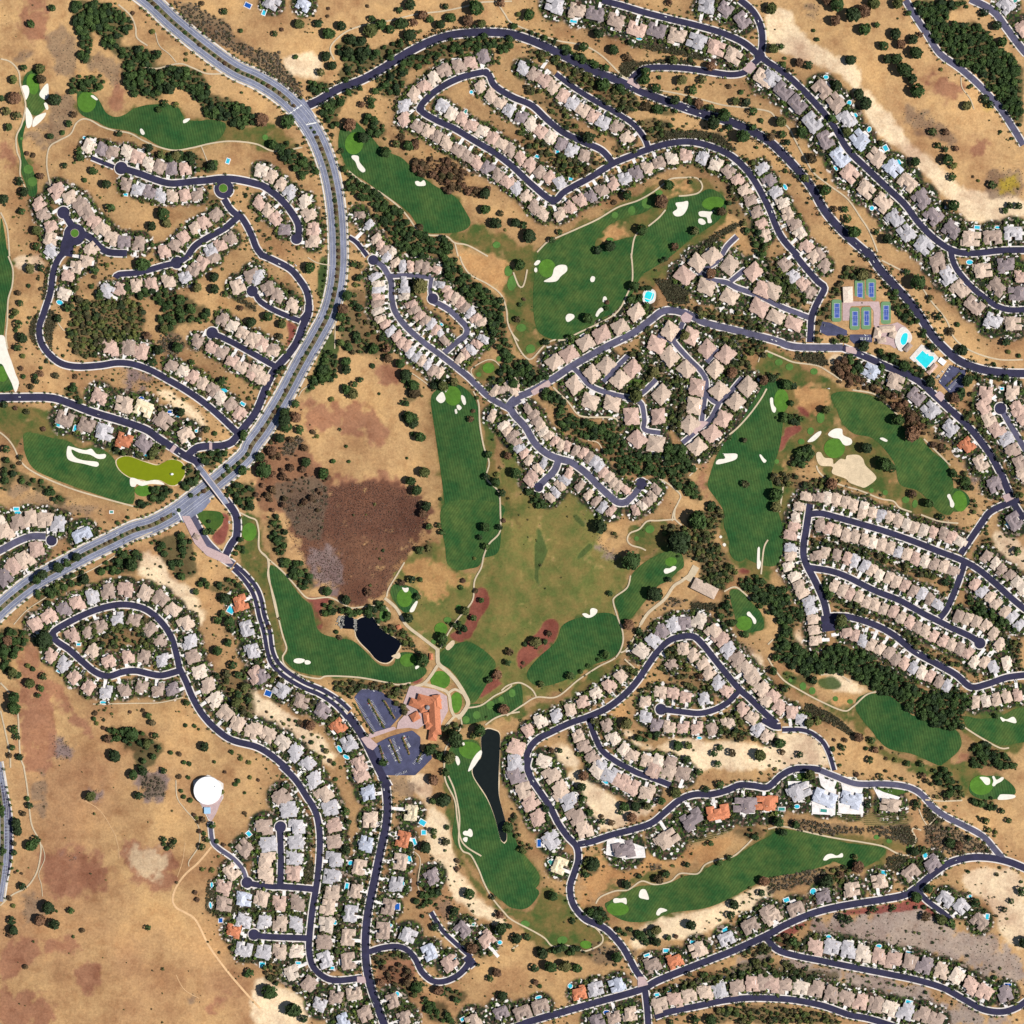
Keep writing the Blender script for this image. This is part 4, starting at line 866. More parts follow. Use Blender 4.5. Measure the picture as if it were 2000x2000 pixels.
W hedge .9|2850,450 3000,440 3060,540 3040,590 2960,560 2880,520
W scrub .9|3110,430 3300,440 3560,560 3650,680 3400,680 3180,620 3120,560
W hedge .8|3120,240 3200,320 3300,380 3200,440 3100,380
W hedge .9|2820,680 2920,640 3000,670 2900,780 2830,750
W oak .9|3180,20 3300,0 3400,160 3420,230 3300,200 3200,100
W mix .8|3100,180 3400,180 3420,240 3250,240
W oak .8|3400,200 3600,220 3660,240 3650,300 3560,300 3450,260
W scrub .9|1932,830 2300,750 2380,790 2260,870 2000,930 1932,950
W mix .8|2330,740 2560,720 2600,800 2400,860
W scrub .5|550,1300 1000,1400 700,1500 600,1450
W oak .7|80,1340 560,1340 660,1440 500,1420 250,1400
W mix .8|1700,1370 1932,1340 1980,1400 1750,1430
W mix .7|1050,1690 1300,1600 1600,1520 1932,1430 2100,1480 2250,1560 2100,1600 1700,1600 1300,1700 1080,1700
W mix .6|1932,1480 2280,1520 2500,1560 2400,1640 2000,1600
W mix .8|1520,1830 1800,1800 2100,1800 2400,1860 2500,1932 1500,1932
W mix .7|1932,1280 2060,1260 2200,1300 2230,1370 2080,1380
W mix .7|3160,1000 3280,1130 3400,1230 3300,1190 3200,1150
W mix .8|1050,1600 900,1560 850,1450 880,1430 950,1560
T|540,60,42 525,140,40 540,235,32 610,730,60 560,810,30 585,340,35 675,368,20 680,408,25 750,415,30 850,290,40 930,290,45 1020,290,35 905,375,40 820,335,25 1125,245,35 1235,180,45 960,820,25 860,885,40 1110,840,40 1165,800,35 1320,730,25 1570,715,30 1640,675,25 1500,570,25 1570,125,35 1090,1220,40 1040,1245,30 990,1280,35 1090,1320,45 1180,1285,25 1240,1275,20 790,1430,50 235,1400,50 170,1510,35 290,1500,55 400,1490,55 490,1510,40 1680,1030,45 1650,1110,35 1880,940,30 1900,850,45 1465,160,30 1415,30,30 460,1160,25 310,970,40 40,1290,45 120,1280,30 1290,820,12 1350,1190,50
T|2610,740,55 2365,845,55 2590,670,25 2045,480,35 2010,405,45 2140,425,35 3055,270,35 2685,275,30 2600,50,22 3100,55,30 3130,95,25 3035,630,45 3100,620,35 3310,570,40 3370,590,40 3140,910,45 3050,975,45 2725,1060,30 2880,1050,25 3120,1120,40 3110,1050,22 3240,1140,45 3310,1170,40 3500,1020,40 3870,1320,55 3715,1070,25 3770,1005,25 3850,930,40 3640,1580,22 3400,440,0 3450,530,25 2120,1300,40 2480,1120,30 2530,1140,40 2780,60,25 2250,50,45 3700,330,25 3640,310,20 3580,400,30 3750,400,25 3600,470,25 2290,1280,22 3790,750,0 2480,800,30 180,1620,25 210,1650,20 1340,1560,25 1460,1560,25 1200,1920,25 1500,1900,50 1380,1900,40
S|205,570,35,75,0 295,715,40,45,150 1180,595,80,35,-18 705,105,70,30,35 440,1650,40,40,0 200,1735,60,25,-15 1365,1315,50,35,-20 1610,1225,55,30,-30 1165,1385,50,30,0 715,1850,60,40,0 1095,1715,40,25,-10 1195,1690,50,22,-5 1020,1420,50,20,-20 2070,995,50,35,-20 2270,930,50,60,30 2800,790,80,40,10 3120,660,40,50,10 3590,1125,30,50,10 2035,310,60,30,0 2150,290,50,35,0 2390,1275,45,35,0 2770,1345,50,30,0 3000,1400,60,30,10 3000,1770,80,30,15 3740,1640,70,40,0 3460,970,30,25,0 2350,320,80,30,5 1810,330,40,25,0 1980,1000,0,0,0 1330,1930,0,0,0 200,260,0,0,0
V|160,100 400,1870 1240,1870 540,580 2140,70 3350,700 2720,870
@2 2
H 25|houses between the pond and the winding street|30,1780 25,1900
@3 1
R 11|1380,-60 1380,-40
"""
# ---------------------------------------------------------------- terrain height (metres; x east, y north, 1 m per photo pixel)
S = 500 / 1932.0
FLAT = [(80, 90, 130, 3.0), (-290, -240, 150, -4.0), (-35, -500, 170, -2.0)]   # level ground round the ponds
FLAT[0] = (-710 + 32, 87, 120, 2.0)
def height(x, y):
    x = np.asarray(x, float); y = np.asarray(y, float)
    h = 5.0*np.sin(x/173.0+1.1)*np.cos(y/211.0-0.4) + 3.2*np.sin((x+1.7*y)/139.0) + 2.4*np.sin((x-0.8*y)/97.0+2.0) + 4.0*np.cos((0.6*x+y)/330.0)
    hill = 16*np.exp(-(((x+760)/260)**2+((y+720)/300)**2)) + 9*np.exp(-(((x-730)/200)**2+((y-700)/260)**2))
    h = h + hill + 1.5*np.sin(x/29.0+0.7*y/41.0)*np.sin(y/37.0-0.5*x/53.0) + 1.2*np.sin((x-2.2*y)/67.0+1.0)*np.cos((1.3*x+y)/58.0)
    for cx, cy, r, lv in FLAT:
        k = np.clip((np.hypot(x-cx, y-cy)-r*0.75)/(r*0.9), 0, 1); k = k*k*(3-2*k)
        h = h*k + lv*(1-k)
    return h
# ---------------------------------------------------------------- materials
def lin(c, k=1.0):
    o = []
    for v in c[:3]:
        v = v/255.0
        o.append((v/12.92 if v <= 0.04045 else ((v+0.055)/1.055)**2.4)*k)
    return tuple(o)
KALB = 0.56
def alb(c): return tuple(min(0.85, v) for v in lin(c, KALB)) + (1.0,)
class NT:
    def __init__(s, name, rough=0.9, spec=0.2):
        s.m = bpy.data.materials.new(name); s.m.use_nodes = True; s.t = s.m.node_tree
        s.b = s.t.nodes["Principled BSDF"]; s.b.inputs["Roughness"].default_value = rough
        s.b.inputs["Specular IOR Level"].default_value = spec
        s.geo = s.n("ShaderNodeNewGeometry")
    def n(s, t, **kw):
        nd = s.t.nodes.new(t)
        for k, v in kw.items(): setattr(nd, k, v)
        return nd
    def l(s, a, b): s.t.links.new(a, b)
    def noise(s, scale, detail=3, rough=0.55, vec=None):
        nd = s.n("ShaderNodeTexNoise"); nd.inputs["Scale"].default_value = scale
        nd.inputs["Detail"].default_value = detail; nd.inputs["Roughness"].default_value = rough
        s.l(vec or s.geo.outputs["Position"], nd.inputs["Vector"]); return nd.outputs[0]
    def ramp(s, f, stops):
        nd = s.n("ShaderNodeValToRGB"); cr = nd.color_ramp
        cr.elements[0].position, cr.elements[0].color = stops[0][0], stops[0][1]
        cr.elements[1].position, cr.elements[1].color = stops[-1][0], stops[-1][1]
        for p, c in stops[1:-1]:
            e = cr.elements.new(p); e.color = c
        s.l(f, nd.inputs[0]); return nd.outputs[0]
    def mix(s, f, a, b, mode='MIX'):
        nd = s.n("ShaderNodeMix", data_type='RGBA', blend_type=mode)
        for sock, v in ((0, f), (6, a), (7, b)):
            if hasattr(v, "is_linked") or isinstance(v, bpy.types.NodeSocket): s.l(v, nd.inputs[sock])
            else: nd.inputs[sock].default_value = v
        return nd.outputs[2]
    def attr(s, name):
        nd = s.n("ShaderNodeAttribute"); nd.attribute_name = name; return nd
    def maprange(s, v, a, b, c, d):
        nd = s.n("ShaderNodeMapRange"); s.l(v, nd.inputs[0])
        for i, q in enumerate((a, b, c, d)): nd.inputs[i+1].default_value = q
        return nd.outputs[0]
    def bump(s, h, dist, strength=1.0):
        nd = s.n("ShaderNodeBump"); nd.inputs["Distance"].default_value = dist; nd.inputs["Strength"].default_value = strength
        s.l(h, nd.inputs["Height"]); s.l(nd.outputs[0], s.b.inputs["Normal"])
    def out(s, c): s.l(c, s.b.inputs["Base Color"]); return s.m
def g(v): return (v, v, v, 1)
def m_var(name, rgb, amt=0.18, scale=0.15, rough=0.9, spec=0.2, fine=None):
    t = NT(name, rough, spec); n1 = t.noise(scale, 4, 0.6)
    f = t.ramp(n1, [(0.3, g(1-amt)), (0.7, g(1+amt))])
    c = t.mix(1.0, alb(rgb), f, 'MULTIPLY')
    if fine:
        f2 = t.ramp(t.noise(fine, 2, 0.5), [(0.3, g(1-amt)), (0.7, g(1+amt))]); c = t.mix(1.0, c, f2, 'MULTIPLY')
    return t.out(c)
def m_ground():
    t = NT("dry_hillside", 0.95, 0.1)
    col = t.attr("Col").outputs["Color"]; yard = t.attr("yard").outputs["Fac"]; lush = t.attr("lush").outputs["Fac"]
    big = t.noise(0.008, 5, 0.62); mid = t.noise(0.045, 5, 0.62); fine = t.noise(0.22, 6, 0.78); grain = t.noise(1.4, 2, 0.5)
    c = t.mix(1.0, col, t.ramp(big, [(0.36, (0.74, 0.66, 0.66, 1)), (0.5, (1, 1, 1, 1)), (0.68, (1.18, 1.15, 1.08, 1))]), 'MULTIPLY')
    c = t.mix(1.0, c, t.ramp(mid, [(0.3, (0.82, 0.75, 0.72, 1)), (0.52, (1, 1, 1, 1)), (0.75, (1.13, 1.11, 1.06, 1))]), 'MULTIPLY')
    c = t.mix(1.0, c, t.ramp(fine, [(0.28, g(0.66)), (0.72, g(1.24))]), 'MULTIPLY')
    c = t.mix(1.0, c, t.ramp(grain, [(0.3, g(0.85)), (0.7, g(1.14))]), 'MULTIPLY')
    gr = t.mix(t.ramp(t.noise(0.03, 5, 0.65), [(0.38, g(0)), (0.62, g(1))]), alb((72, 92, 44)), alb((124, 106, 62)))
    gr = t.mix(t.maprange(lush, 0.84, 1.0, 0.0, 0.8), gr, alb((62, 90, 44)))
    c = t.mix(t.maprange(lush, 0.0, 0.8, 0.0, 1.0), c, t.mix(1.0, gr, t.ramp(fine, [(0.25, g(0.75)), (0.75, g(1.25))]), 'MULTIPLY'))
    vo = t.n("ShaderNodeTexVoronoi"); vo.inputs["Scale"].default_value = 0.24; t.l(t.geo.outputs["Position"], vo.inputs["Vector"])
    sep = t.n("ShaderNodeSeparateColor"); t.l(vo.outputs["Color"], sep.inputs[0])
    yc = t.n("ShaderNodeValToRGB"); yc.color_ramp.interpolation = 'CONSTANT'; cr = yc.color_ramp
    pal = [(0.0, (40, 52, 32)), (0.34, (82, 68, 54)), (0.46, (66, 88, 40)), (0.60, (44, 46, 38)), (0.76, (146, 130, 116)), (0.85, (232, 226, 220)), (0.93, (80, 60, 52))]
    cr.elements[0].position = 0; cr.elements[0].color = alb(pal[0][1]); cr.elements[1].position = pal[-1][0]; cr.elements[1].color = alb(pal[-1][1])
    for p, q in pal[1:-1]:
        e = cr.elements.new(p); e.color = alb(q)
    t.l(sep.outputs[0], yc.inputs[0])
    c = t.mix(yard, c, t.mix(1.0, yc.outputs[0], t.ramp(fine, [(0.25, g(0.75)), (0.75, g(1.25))]), 'MULTIPLY'))
    t.bump(fine, 0.5, 0.5)
    return t.out(c)
def m_turf(name, rgb, rgb2, ang, stripe=0.10, period=5.0):
    t = NT(name, 0.95, 0.1)
    base = t.mix(t.ramp(t.noise(0.022, 6, 0.68), [(0.38, g(0)), (0.66, g(1))]), alb(rgb), alb(rgb2))
    mp = t.n("ShaderNodeMapping"); mp.inputs["Rotation"].default_value = (0, 0, R(ang)); t.l(t.geo.outputs["Position"], mp.inputs["Vector"])
    wv = t.n("ShaderNodeTexWave"); wv.inputs["Scale"].default_value = 0.314/period; wv.inputs["Distortion"].default_value = 0.8; wv.inputs["Detail"].default_value = 1
    wv.inputs["Detail Scale"].default_value = 0.3
    t.l(mp.outputs[0], wv.inputs["Vector"])
    c = t.mix(1.0, base, t.ramp(wv.outputs[1], [(0.3, g(1-stripe)), (0.7, g(1+stripe))]), 'MULTIPLY')
    c = t.mix(1.0, c, t.ramp(t.noise(0.12, 6, 0.75), [(0.28, g(0.72)), (0.72, g(1.28))]), 'MULTIPLY')
    return t.out(c)
def m_leaf(name):
    t = NT(name, 0.75, 0.15); c = t.attr("Col").outputs["Color"]
    c = t.mix(1.0, c, t.ramp(t.noise(0.9, 2, 0.5), [(0.3, g(0.75)), (0.7, g(1.25))]), 'MULTIPLY')
    t.b.inputs["Subsurface Weight"].default_value = 0.0
    return t.out(c)
def m_roof(name, rgb):
    t = NT(name, 0.8, 0.2)
    f = t.ramp(t.noise(0.42, 5, 0.7), [(0.30, g(0.62)), (0.70, g(1.22))])
    inf = t.n("ShaderNodeObjectInfo"); f3 = t.ramp(inf.outputs["Random"], [(0, (0.86, 0.86, 0.86, 1)), (1, (1.13, 1.12, 1.10, 1))])
    sx = t.n("ShaderNodeSeparateXYZ"); t.l(t.geo.outputs["Position"], sx.inputs[0])
    mt = t.n("ShaderNodeMath", operation='SINE'); mz = t.n("ShaderNodeMath", operation='MULTIPLY'); mz.inputs[1].default_value = 22.0
    t.l(sx.outputs[2], mz.inputs[0]); t.l(mz.outputs[0], mt.inputs[0])
    f2 = t.ramp(mt.outputs[0], [(0.0, g(0.9)), (0.5, g(1.04))])
    c = t.mix(1.0, t.mix(1.0, alb(rgb), f, 'MULTIPLY'), f2, 'MULTIPLY')
    return t.out(t.mix(1.0, c, f3, 'MULTIPLY'))
def m_water(name, rgb, rough=0.08, amt=0.1):
    t = NT(name, rough, 0.5); c = t.mix(1.0, alb(rgb), t.ramp(t.noise(0.12, 3), [(0.3, g(1-amt)), (0.7, g(1+amt))]), 'MULTIPLY')
    t.bump(t.noise(1.2, 3), 0.05, 0.3); return t.out(c)
def m_asphalt(name, rgb):
    t = NT(name, 0.9, 0.25)
    c = t.mix(1.0, alb(rgb), t.ramp(t.noise(0.05, 5, 0.7), [(0.3, g(0.7)), (0.7, g(1.35))]), 'MULTIPLY')
    c = t.mix(1.0, c, t.ramp(t.noise(0.5, 4, 0.75), [(0.3, g(0.82)), (0.7, g(1.2))]), 'MULTIPLY'); return t.out(c)
M = dict(
 ground=m_ground(), asphalt=m_asphalt("asphalt", (46, 44, 70)), arterial=m_asphalt("worn_asphalt", (126, 130, 150)), lot_asphalt=m_asphalt('parking_asphalt', (74, 76, 104)), grey_asphalt=m_asphalt("grey_asphalt", (84, 82, 104)),
 concrete=m_var("concrete", (228, 220, 212), 0.14, 0.2, fine=1.0), drive=m_var("driveway_concrete", (242, 236, 232), 0.2, 0.08, fine=0.7),
 path=m_var("path_concrete", (206, 188, 158), 0.1, 0.1, fine=0.6), dirt=m_var("dirt_track", (226, 186, 140), 0.12, 0.1, fine=0.6),
 paver=m_var("pink_pavers", (196, 170, 168), 0.14, 0.3, fine=1.3), sand=m_var("bunker_sand", (240, 234, 220), 0.09, 0.2), tansand=m_var("tan_sand", (222, 200, 166), 0.12, 0.1, fine=0.6),
 fairway=m_turf("fairway_turf", (42, 82, 42), (72, 98, 50), -12, 0.14), fairway2=m_turf("fairway_turf_diagonal", (44, 84, 42), (84, 104, 52), 35, 0.12),
 green=m_turf("green_turf", (88, 132, 46), (80, 120, 46), 30, 0.04, 3.0), tee=m_turf("tee_turf", (88, 130, 62), (84, 118, 56), 10, 0.04, 3.0),
 lawn=m_turf("lawn_turf", (60, 92, 40), (80, 104, 44), 0, 0.03),
 leaf=m_leaf("foliage"), bark=m_var("bark", (92, 74, 58), 0.2, 1.5),
 wall=m_var("stucco", (214, 190, 164), 0.08, 0.3), glass=m_var("window_glass", (36, 44, 56), 0.1, 0.5, 0.1, 0.6), door=m_var("garage_door_paint", (226, 216, 204), 0.04, 0.4, 0.6),
 solar=m_var("solar_panel", (34, 38, 66), 0.1, 0.5, 0.25, 0.5), flat=m_var("roof_cap", (150, 146, 148), 0.1, 0.4),
 pool=m_water("pool_water", (60, 196, 222)), pool2=m_water("deep_pool_water", (34, 92, 176)), pool3=m_water("green_pool_water", (70, 150, 140)), bigpool=m_water("bright_pool_water", (50, 222, 232)),
 greenwater=m_water("algae_water", (126, 138, 4), 0.25, 0.06), blackwater=m_water("dark_pond_water", (6, 7, 16), 0.06), longwater=m_water('olive_pond_water', (26, 31, 27), 0.1), rocks=m_var("boulders", (150, 148, 140), 0.35, 0.5, fine=2.0),
 white=m_var("white_tank_paint", (252, 252, 252), 0.02, 0.1, 0.5), paint=m_var("road_paint", (236, 236, 232), 0.05, 0.5),
 court=m_var("court_green", (112, 150, 108), 0.05, 0.1), blue=m_var("court_blue", (66, 92, 170), 0.06, 0.2), netm=m_var("net", (40, 42, 44), 0.05, 1.0),
 steel=m_var("steel_blue", (168, 206, 236), 0.05, 0.3), tyre=m_var("tyre", (26, 26, 28), 0.05, 1.0), metal=m_var("grey_metal", (150, 152, 156), 0.05, 1.0, 0.5),
 median=m_var('median_planting', (116, 106, 80), 0.3, 0.2, fine=1.0), soilm=m_var("vineyard_soil", (172, 132, 98), 0.12, 0.2),
)
for k, q in dict(car_white=(245, 245, 245), car_grey=(140, 142, 148), car_dark=(34, 36, 44), car_red=(190, 40, 34)).items():
    M[k] = m_var(k + "_paint", q, 0.02, 0.5, 0.3, 0.5)
ROOFS = {'tan': (220, 196, 176), 'brown': (184, 162, 148), 'grey': (206, 202, 206), 'pink': (216, 184, 168), 'beige': (236, 218, 200), 'dark': (156, 142, 144), 'orange': (218, 138, 100), 'cream': (250, 232, 196), 'slate': (206, 212, 228)}
RW = dict(tan='tan-roofed', brown='brown-roofed', grey='grey-roofed', pink='pinkish-roofed', beige='beige-roofed', dark='dark-roofed', orange='orange-roofed', cream='cream-roofed', slate='pale blue-roofed')
RM = {k: m_roof("roof_tiles_" + k, v) for k, v in ROOFS.items()}
# ---------------------------------------------------------------- mesh helpers
def mesh(name, verts, faces, mat=None, smooth=False):
    me = bpy.data.meshes.new(name); v = np.asarray(verts, np.float32).reshape(-1, 3)
    if isinstance(faces, np.ndarray):
        nf, k = faces.shape
        me.vertices.add(len(v)); me.vertices.foreach_set("co", v.ravel())
        me.loops.add(nf*k); me.loops.foreach_set("vertex_index", faces.ravel().astype(np.int32))
        me.polygons.add(nf); me.polygons.foreach_set("loop_start", np.arange(0, nf*k, k, dtype=np.int32))
        try: me.polygons.foreach_set("loop_total", np.full(nf, k, np.int32))
        except Exception: pass
        me.update(calc_edges=True)
    else:
        me.from_pydata([tuple(map(float, q)) for q in v], [], faces)
    for m in (mat if isinstance(mat, (list, tuple)) else [mat]):
        if m: me.materials.append(m)
    if smooth: me.polygons.foreach_set("use_smooth", np.ones(len(me.polygons), bool))
    return me
def setcol(me, cols, name="Col"):
    a = me.color_attributes.new(name, 'FLOAT_COLOR', 'POINT'); c = np.ones((len(me.vertices), 4), np.float32); c[:, :3] = cols
    a.data.foreach_set("color", c.ravel())
def obj(name, me, parent=None, kind=None, loc=None, label=None, cat=None, group=None):
    o = bpy.data.objects.new(name, me); C.objects.link(o)
    if parent: o.parent = parent
    if kind: o['kind'] = kind
    if loc is not None: o.location = loc
    if label: o['label'] = label
    if cat: o['category'] = cat
    if group: o['group'] = group
    return o
def cr_spline(P, closed=False, step=5.0):
    P = np.asarray(P, float); n = len(P)
    if n < 3 and not closed: 
        d = np.hypot(*(P[1]-P[0])); k = max(2, int(d/step)+1); t = np.linspace(0, 1, k)[:, None]; return P[0]*(1-t)+P[1]*t
    out = []
    for i in range(n if closed else n-1):
        if closed: a, b, c, d = P[(i-1) % n], P[i], P[(i+1) % n], P[(i+2) % n]
        else: a, b, c, d = P[max(i-1, 0)], P[i], P[i+1], P[min(i+2, n-1)]
        L = np.hypot(*(c-b)); k = max(1, int(round(L/step)))
        for j in range(k):
            t = j/k; out.append(0.5*((2*b)+(-a+c)*t+(2*a-5*b+4*c-d)*t*t+(-a+3*b-3*c+d)*t**3))
    if not closed: out.append(P[-1])
    return np.array(out)
def offset_line(L, off):
    T = np.gradient(L, axis=0); T /= np.maximum(np.hypot(T[:, 0], T[:, 1])[:, None], 1e-6)
    N = np.stack([-T[:, 1], T[:, 0]], 1); return L + N*off
zc = [0]
def strip(name, L, w, dz, mat, kind='structure', parent=None, thick=0.0):
    zc[0] = (zc[0]+1) % 40; dz = dz + zc[0]*0.004
    A = offset_line(L, w/2); B = offset_line(L, -w/2); n = len(L)
    P = np.concatenate([A, B]); z = height(P[:, 0], P[:, 1])+dz
    V = np.column_stack([P, z]); i = np.arange(n-1)
    F = np.stack([i, i+n, i+n+1, i+1], 1)
    if thick:
        V2 = V.copy(); V2[:, 2] -= thick; V = np.concatenate([V, V2]); m = 2*n
        F = np.concatenate([F, np.stack([i, i+1, i+1+m, i+m], 1), np.stack([i+n, i+n+m, i+n+1+m, i+n+1], 1)])
    return obj(name, mesh(name, V, F, mat), kind=kind, parent=parent)
def inside(poly, X, Y):
    r = np.zeros(X.shape, bool); x0, y0 = poly[-1]
    for x1, y1 in poly:
        if y0 != y1:
            c = ((y0 > Y) != (y1 > Y)) & (X < (x1-x0)*(Y-y0)/(y1-y0)+x0); r ^= c
        x0, y0 = x1, y1
    return r
def fill(name, poly, dz, mat, cell=4.0, level=None, kind='structure', parent=None):
    """a polygon filled with a grid draped on the ground, its rim snapped to the outline"""
    zc[0] = (zc[0]+1) % 40; dz = dz + zc[0]*0.004
    poly = np.asarray(poly); x0, y0 = poly.min(0)-cell; x1, y1 = poly.max(0)+cell
    ext = min(x1-x0, y1-y0)-2*cell; cell = min(cell, max(0.8, ext/6.0))
    nx = int((x1-x0)/cell)+2; ny = int((y1-y0)/cell)+2
    cx = x0+(np.arange(nx)+0.5)*cell; cy = y0+(np.arange(ny)+0.5)*cell; X, Y = np.meshgrid(cx, cy, indexing='ij')
    m = inside(poly, X, Y)
    if not m.any(): return None
    I, J = np.nonzero(m); vid = -np.ones((nx+1, ny+1), int); cnt = np.zeros((nx+1, ny+1), int)
    for a in (0, 1):
        for b in (0, 1): cnt[I+a, J+b] += 1
    vi = np.argwhere(cnt > 0); vid[vi[:, 0], vi[:, 1]] = np.arange(len(vi))
    P = np.column_stack([x0+vi[:, 0]*cell, y0+vi[:, 1]*cell]); rim = cnt[vi[:, 0], vi[:, 1]] < 4
    A = poly; B = np.roll(poly, -1, 0); D = B-A; L2 = np.maximum((D**2).sum(1), 1e-9)
    Q = P[rim]; t = np.clip(((Q[:, None]-A[None])*D[None]).sum(2)/L2[None], 0, 1); pr = A[None]+t[..., None]*D[None]
    k = ((pr-Q[:, None])**2).sum(2).argmin(1); P[rim] = pr[np.arange(len(Q)), k]
    z = (height(P[:, 0], P[:, 1]) if level is None else np.full(len(P), level))+dz
    F = np.stack([vid[I, J], vid[I+1, J], vid[I+1, J+1], vid[I, J+1]], 1)
    return obj(name, mesh(name, np.column_stack([P, z]), F, mat), kind=kind, parent=parent)
def ell(x, y, a, b, rot=0, n=20):
    t = np.linspace(0, 2*math.pi, n, endpoint=False); c, s = math.cos(R(rot)), math.sin(R(rot)); u, v = a*np.cos(t), b*np.sin(t)
    return np.column_stack([x+u*c-v*s, y+u*s+v*c])
def rect(x, y, w_, h_, rot=0):
    c, s = math.cos(R(rot)), math.sin(R(rot)); q = np.array([(-w_/2, -h_/2), (w_/2, -h_/2), (w_/2, h_/2), (-w_/2, h_/2)])
    return np.column_stack([x+q[:, 0]*c-q[:, 1]*s, y+q[:, 0]*s+q[:, 1]*c])
# ---------------------------------------------------------------- read the survey
tx = ty = 0
def cv(x, y): return (tx*500+x*S-1000, 1000-(ty*500+y*S))
def pts(s): return [cv(*map(float, q.split(','))) for q in s.split()]
REC = []
for ln in DATA.strip().splitlines():
    ln = ln.strip()
    if not ln or ln[0] == '#': continue
    if ln[0] == '@': tx, ty = map(int, ln[1:].split()); continue
    head, *rest = ln.split('|'); hp = head.split(); code = hp[0]
    if code in 'CIGSO':
        out = []
        for q in rest[0].split():
            v = list(map(float, q.split(','))); out.append(cv(v[0], v[1]) + tuple(a*S for a in v[2:4]) + tuple(v[4:]))
        REC.append((code, hp[1:], out))
    elif code == 'T':
        REC.append((code, hp[1:], [cv(a, b)+(r*S,) for a, b, r in (map(float, q.split(',')) for q in rest[0].split()) if r > 4]))
    elif code == 'H': REC.append((code, [hp[1], rest[0]], pts(rest[1])))
    elif code in 'ME': continue
    else: REC.append((code, hp[1:], pts(rest[0])))
def rec(c): return [r for r in REC if r[0] == c]
roads = [(cr_spline(p, step=6), float(a[0]), c) for c, a, p in REC if c in 'RQ']
# the wide parkway, centre line in photo pixels
def gp(q): return [(x-1000, 1000-y) for x, y in q]
PARK = cr_spline(gp([(252, -30), (294, 2), (340, 45), (404, 97), (458, 135), (505, 157), (550, 186), (590, 225), (616, 264), (636, 312), (649, 362), (657, 420), (660, 470), (660, 520), (654, 570), (641, 615), (620, 655), (585, 716), (552, 777), (517, 834), (492, 868), (478, 893), (427, 937), (388, 967), (344, 1000), (298, 1025), (259, 1037), (220, 1056), (168, 1081), (116, 1109), (65, 1137), (26, 1166), (0, 1189), (-30, 1220)]), step=6)
PARK2 = cr_spline(gp([(-12, 1490), (-4, 1540), (2, 1590), (3, 1650), (0, 1700), (-8, 1760)]), step=6)
allroad = np.concatenate([r[0] for r in roads] + [PARK, PARK2]); 
rt = np.concatenate([np.gradient(r[0], axis=0) for r in roads] + [np.gradient(PARK, axis=0), np.gradient(PARK2, axis=0)])
rw = np.concatenate([np.full(len(r[0]), r[1]/2) for r in roads] + [np.full(len(PARK), 19.0), np.full(len(PARK2), 17.0)])
def roaddist(x, y):
    d = np.hypot(allroad[:, 0]-x, allroad[:, 1]-y)-rw; i = int(d.argmin()); return d[i], i
# coarse grid lookup of road distance and other masks
GN = 1100; G0 = -1100.0; GC = 2200.0/GN
def gi(x, y): return (np.clip(((np.asarray(x)-G0)/GC).astype(int), 0, GN-1), np.clip(((np.asarray(y)-G0)/GC).astype(int), 0, GN-1))
gx = G0+(np.arange(GN)+0.5)*GC; BLK = np.zeros((GN, GN), bool); TURF = np.zeros((GN, GN), bool)
def stamp_disc(mask, x, y, r):
    i0, j0 = gi(x-r, y-r); i1, j1 = gi(x+r, y+r); X, Y = np.meshgrid(gx[i0:i1+1], gx[j0:j1+1], indexing='ij')
    mask[i0:i1+1, j0:j1+1] |= (X-x)**2+(Y-y)**2 < r*r
def stamp_poly(mask, poly):
    poly = np.asarray(poly); (x0, y0), (x1, y1) = poly.min(0), poly.max(0); i0, j0 = gi(x0, y0); i1, j1 = gi(x1, y1)
    X, Y = np.meshgrid(gx[i0:i1+1], gx[j0:j1+1], indexing='ij'); mask[i0:i1+1, j0:j1+1] |= inside(poly, X, Y)
for L, w_, c in roads:
    for x, y in L: stamp_disc(BLK, x, y, w_/2+1)
for off in (-11, 11):
    for x, y in np.concatenate([offset_line(PARK, off), offset_line(PARK2, off*.8)]): stamp_disc(BLK, x, y, 7)
# ---------------------------------------------------------------- ground
TC = {'pale': (242, 218, 182), 'tan': (196, 150, 100), 'tan2': (206, 180, 146), 'soil': (164, 116, 90), 'soilred': (142, 78, 70), 'scrub': (140, 118, 98), 'scrubgray': (166, 150, 140),
      'rock': (142, 122, 118), 'rust': (116, 80, 64), 'yellow': (176, 152, 60), 'vine': (150, 130, 90), 'greenbelt': (70, 92, 48), 'rough': (112, 112, 66)}
gs = 3.0; NX = int(2700/gs)+1; ax = -1350+np.arange(NX)*gs; X, Y = np.meshgrid(ax, ax, indexing='ij')
col = np.empty((NX, NX, 3), np.float32); col[:] = alb((200, 162, 114))[:3]
yard = np.zeros((NX, NX), np.float32); named = np.zeros((NX, NX), np.float32); lush = np.zeros((NX, NX), np.float32)
def vnoise(sc, seed):
    r2 = np.random.default_rng(seed); n = int(2700/sc)+3; q = r2.random((n, n)); u = (X+1350)/sc; v = (Y+1350)/sc
    i = u.astype(int); j = v.astype(int); fu = u-i; fv = v-j; fu = fu*fu*(3-2*fu); fv = fv*fv*(3-2*fv)
    return q[i, j]*(1-fu)*(1-fv)+q[i+1, j]*fu*(1-fv)+q[i, j+1]*(1-fu)*fv+q[i+1, j+1]*fu*fv
NZ = 0.5*vnoise(18, 1)+0.3*vnoise(9, 2)+0.2*vnoise(4.5, 3)
NB = 0.6*vnoise(160, 4)+0.4*vnoise(60, 5)
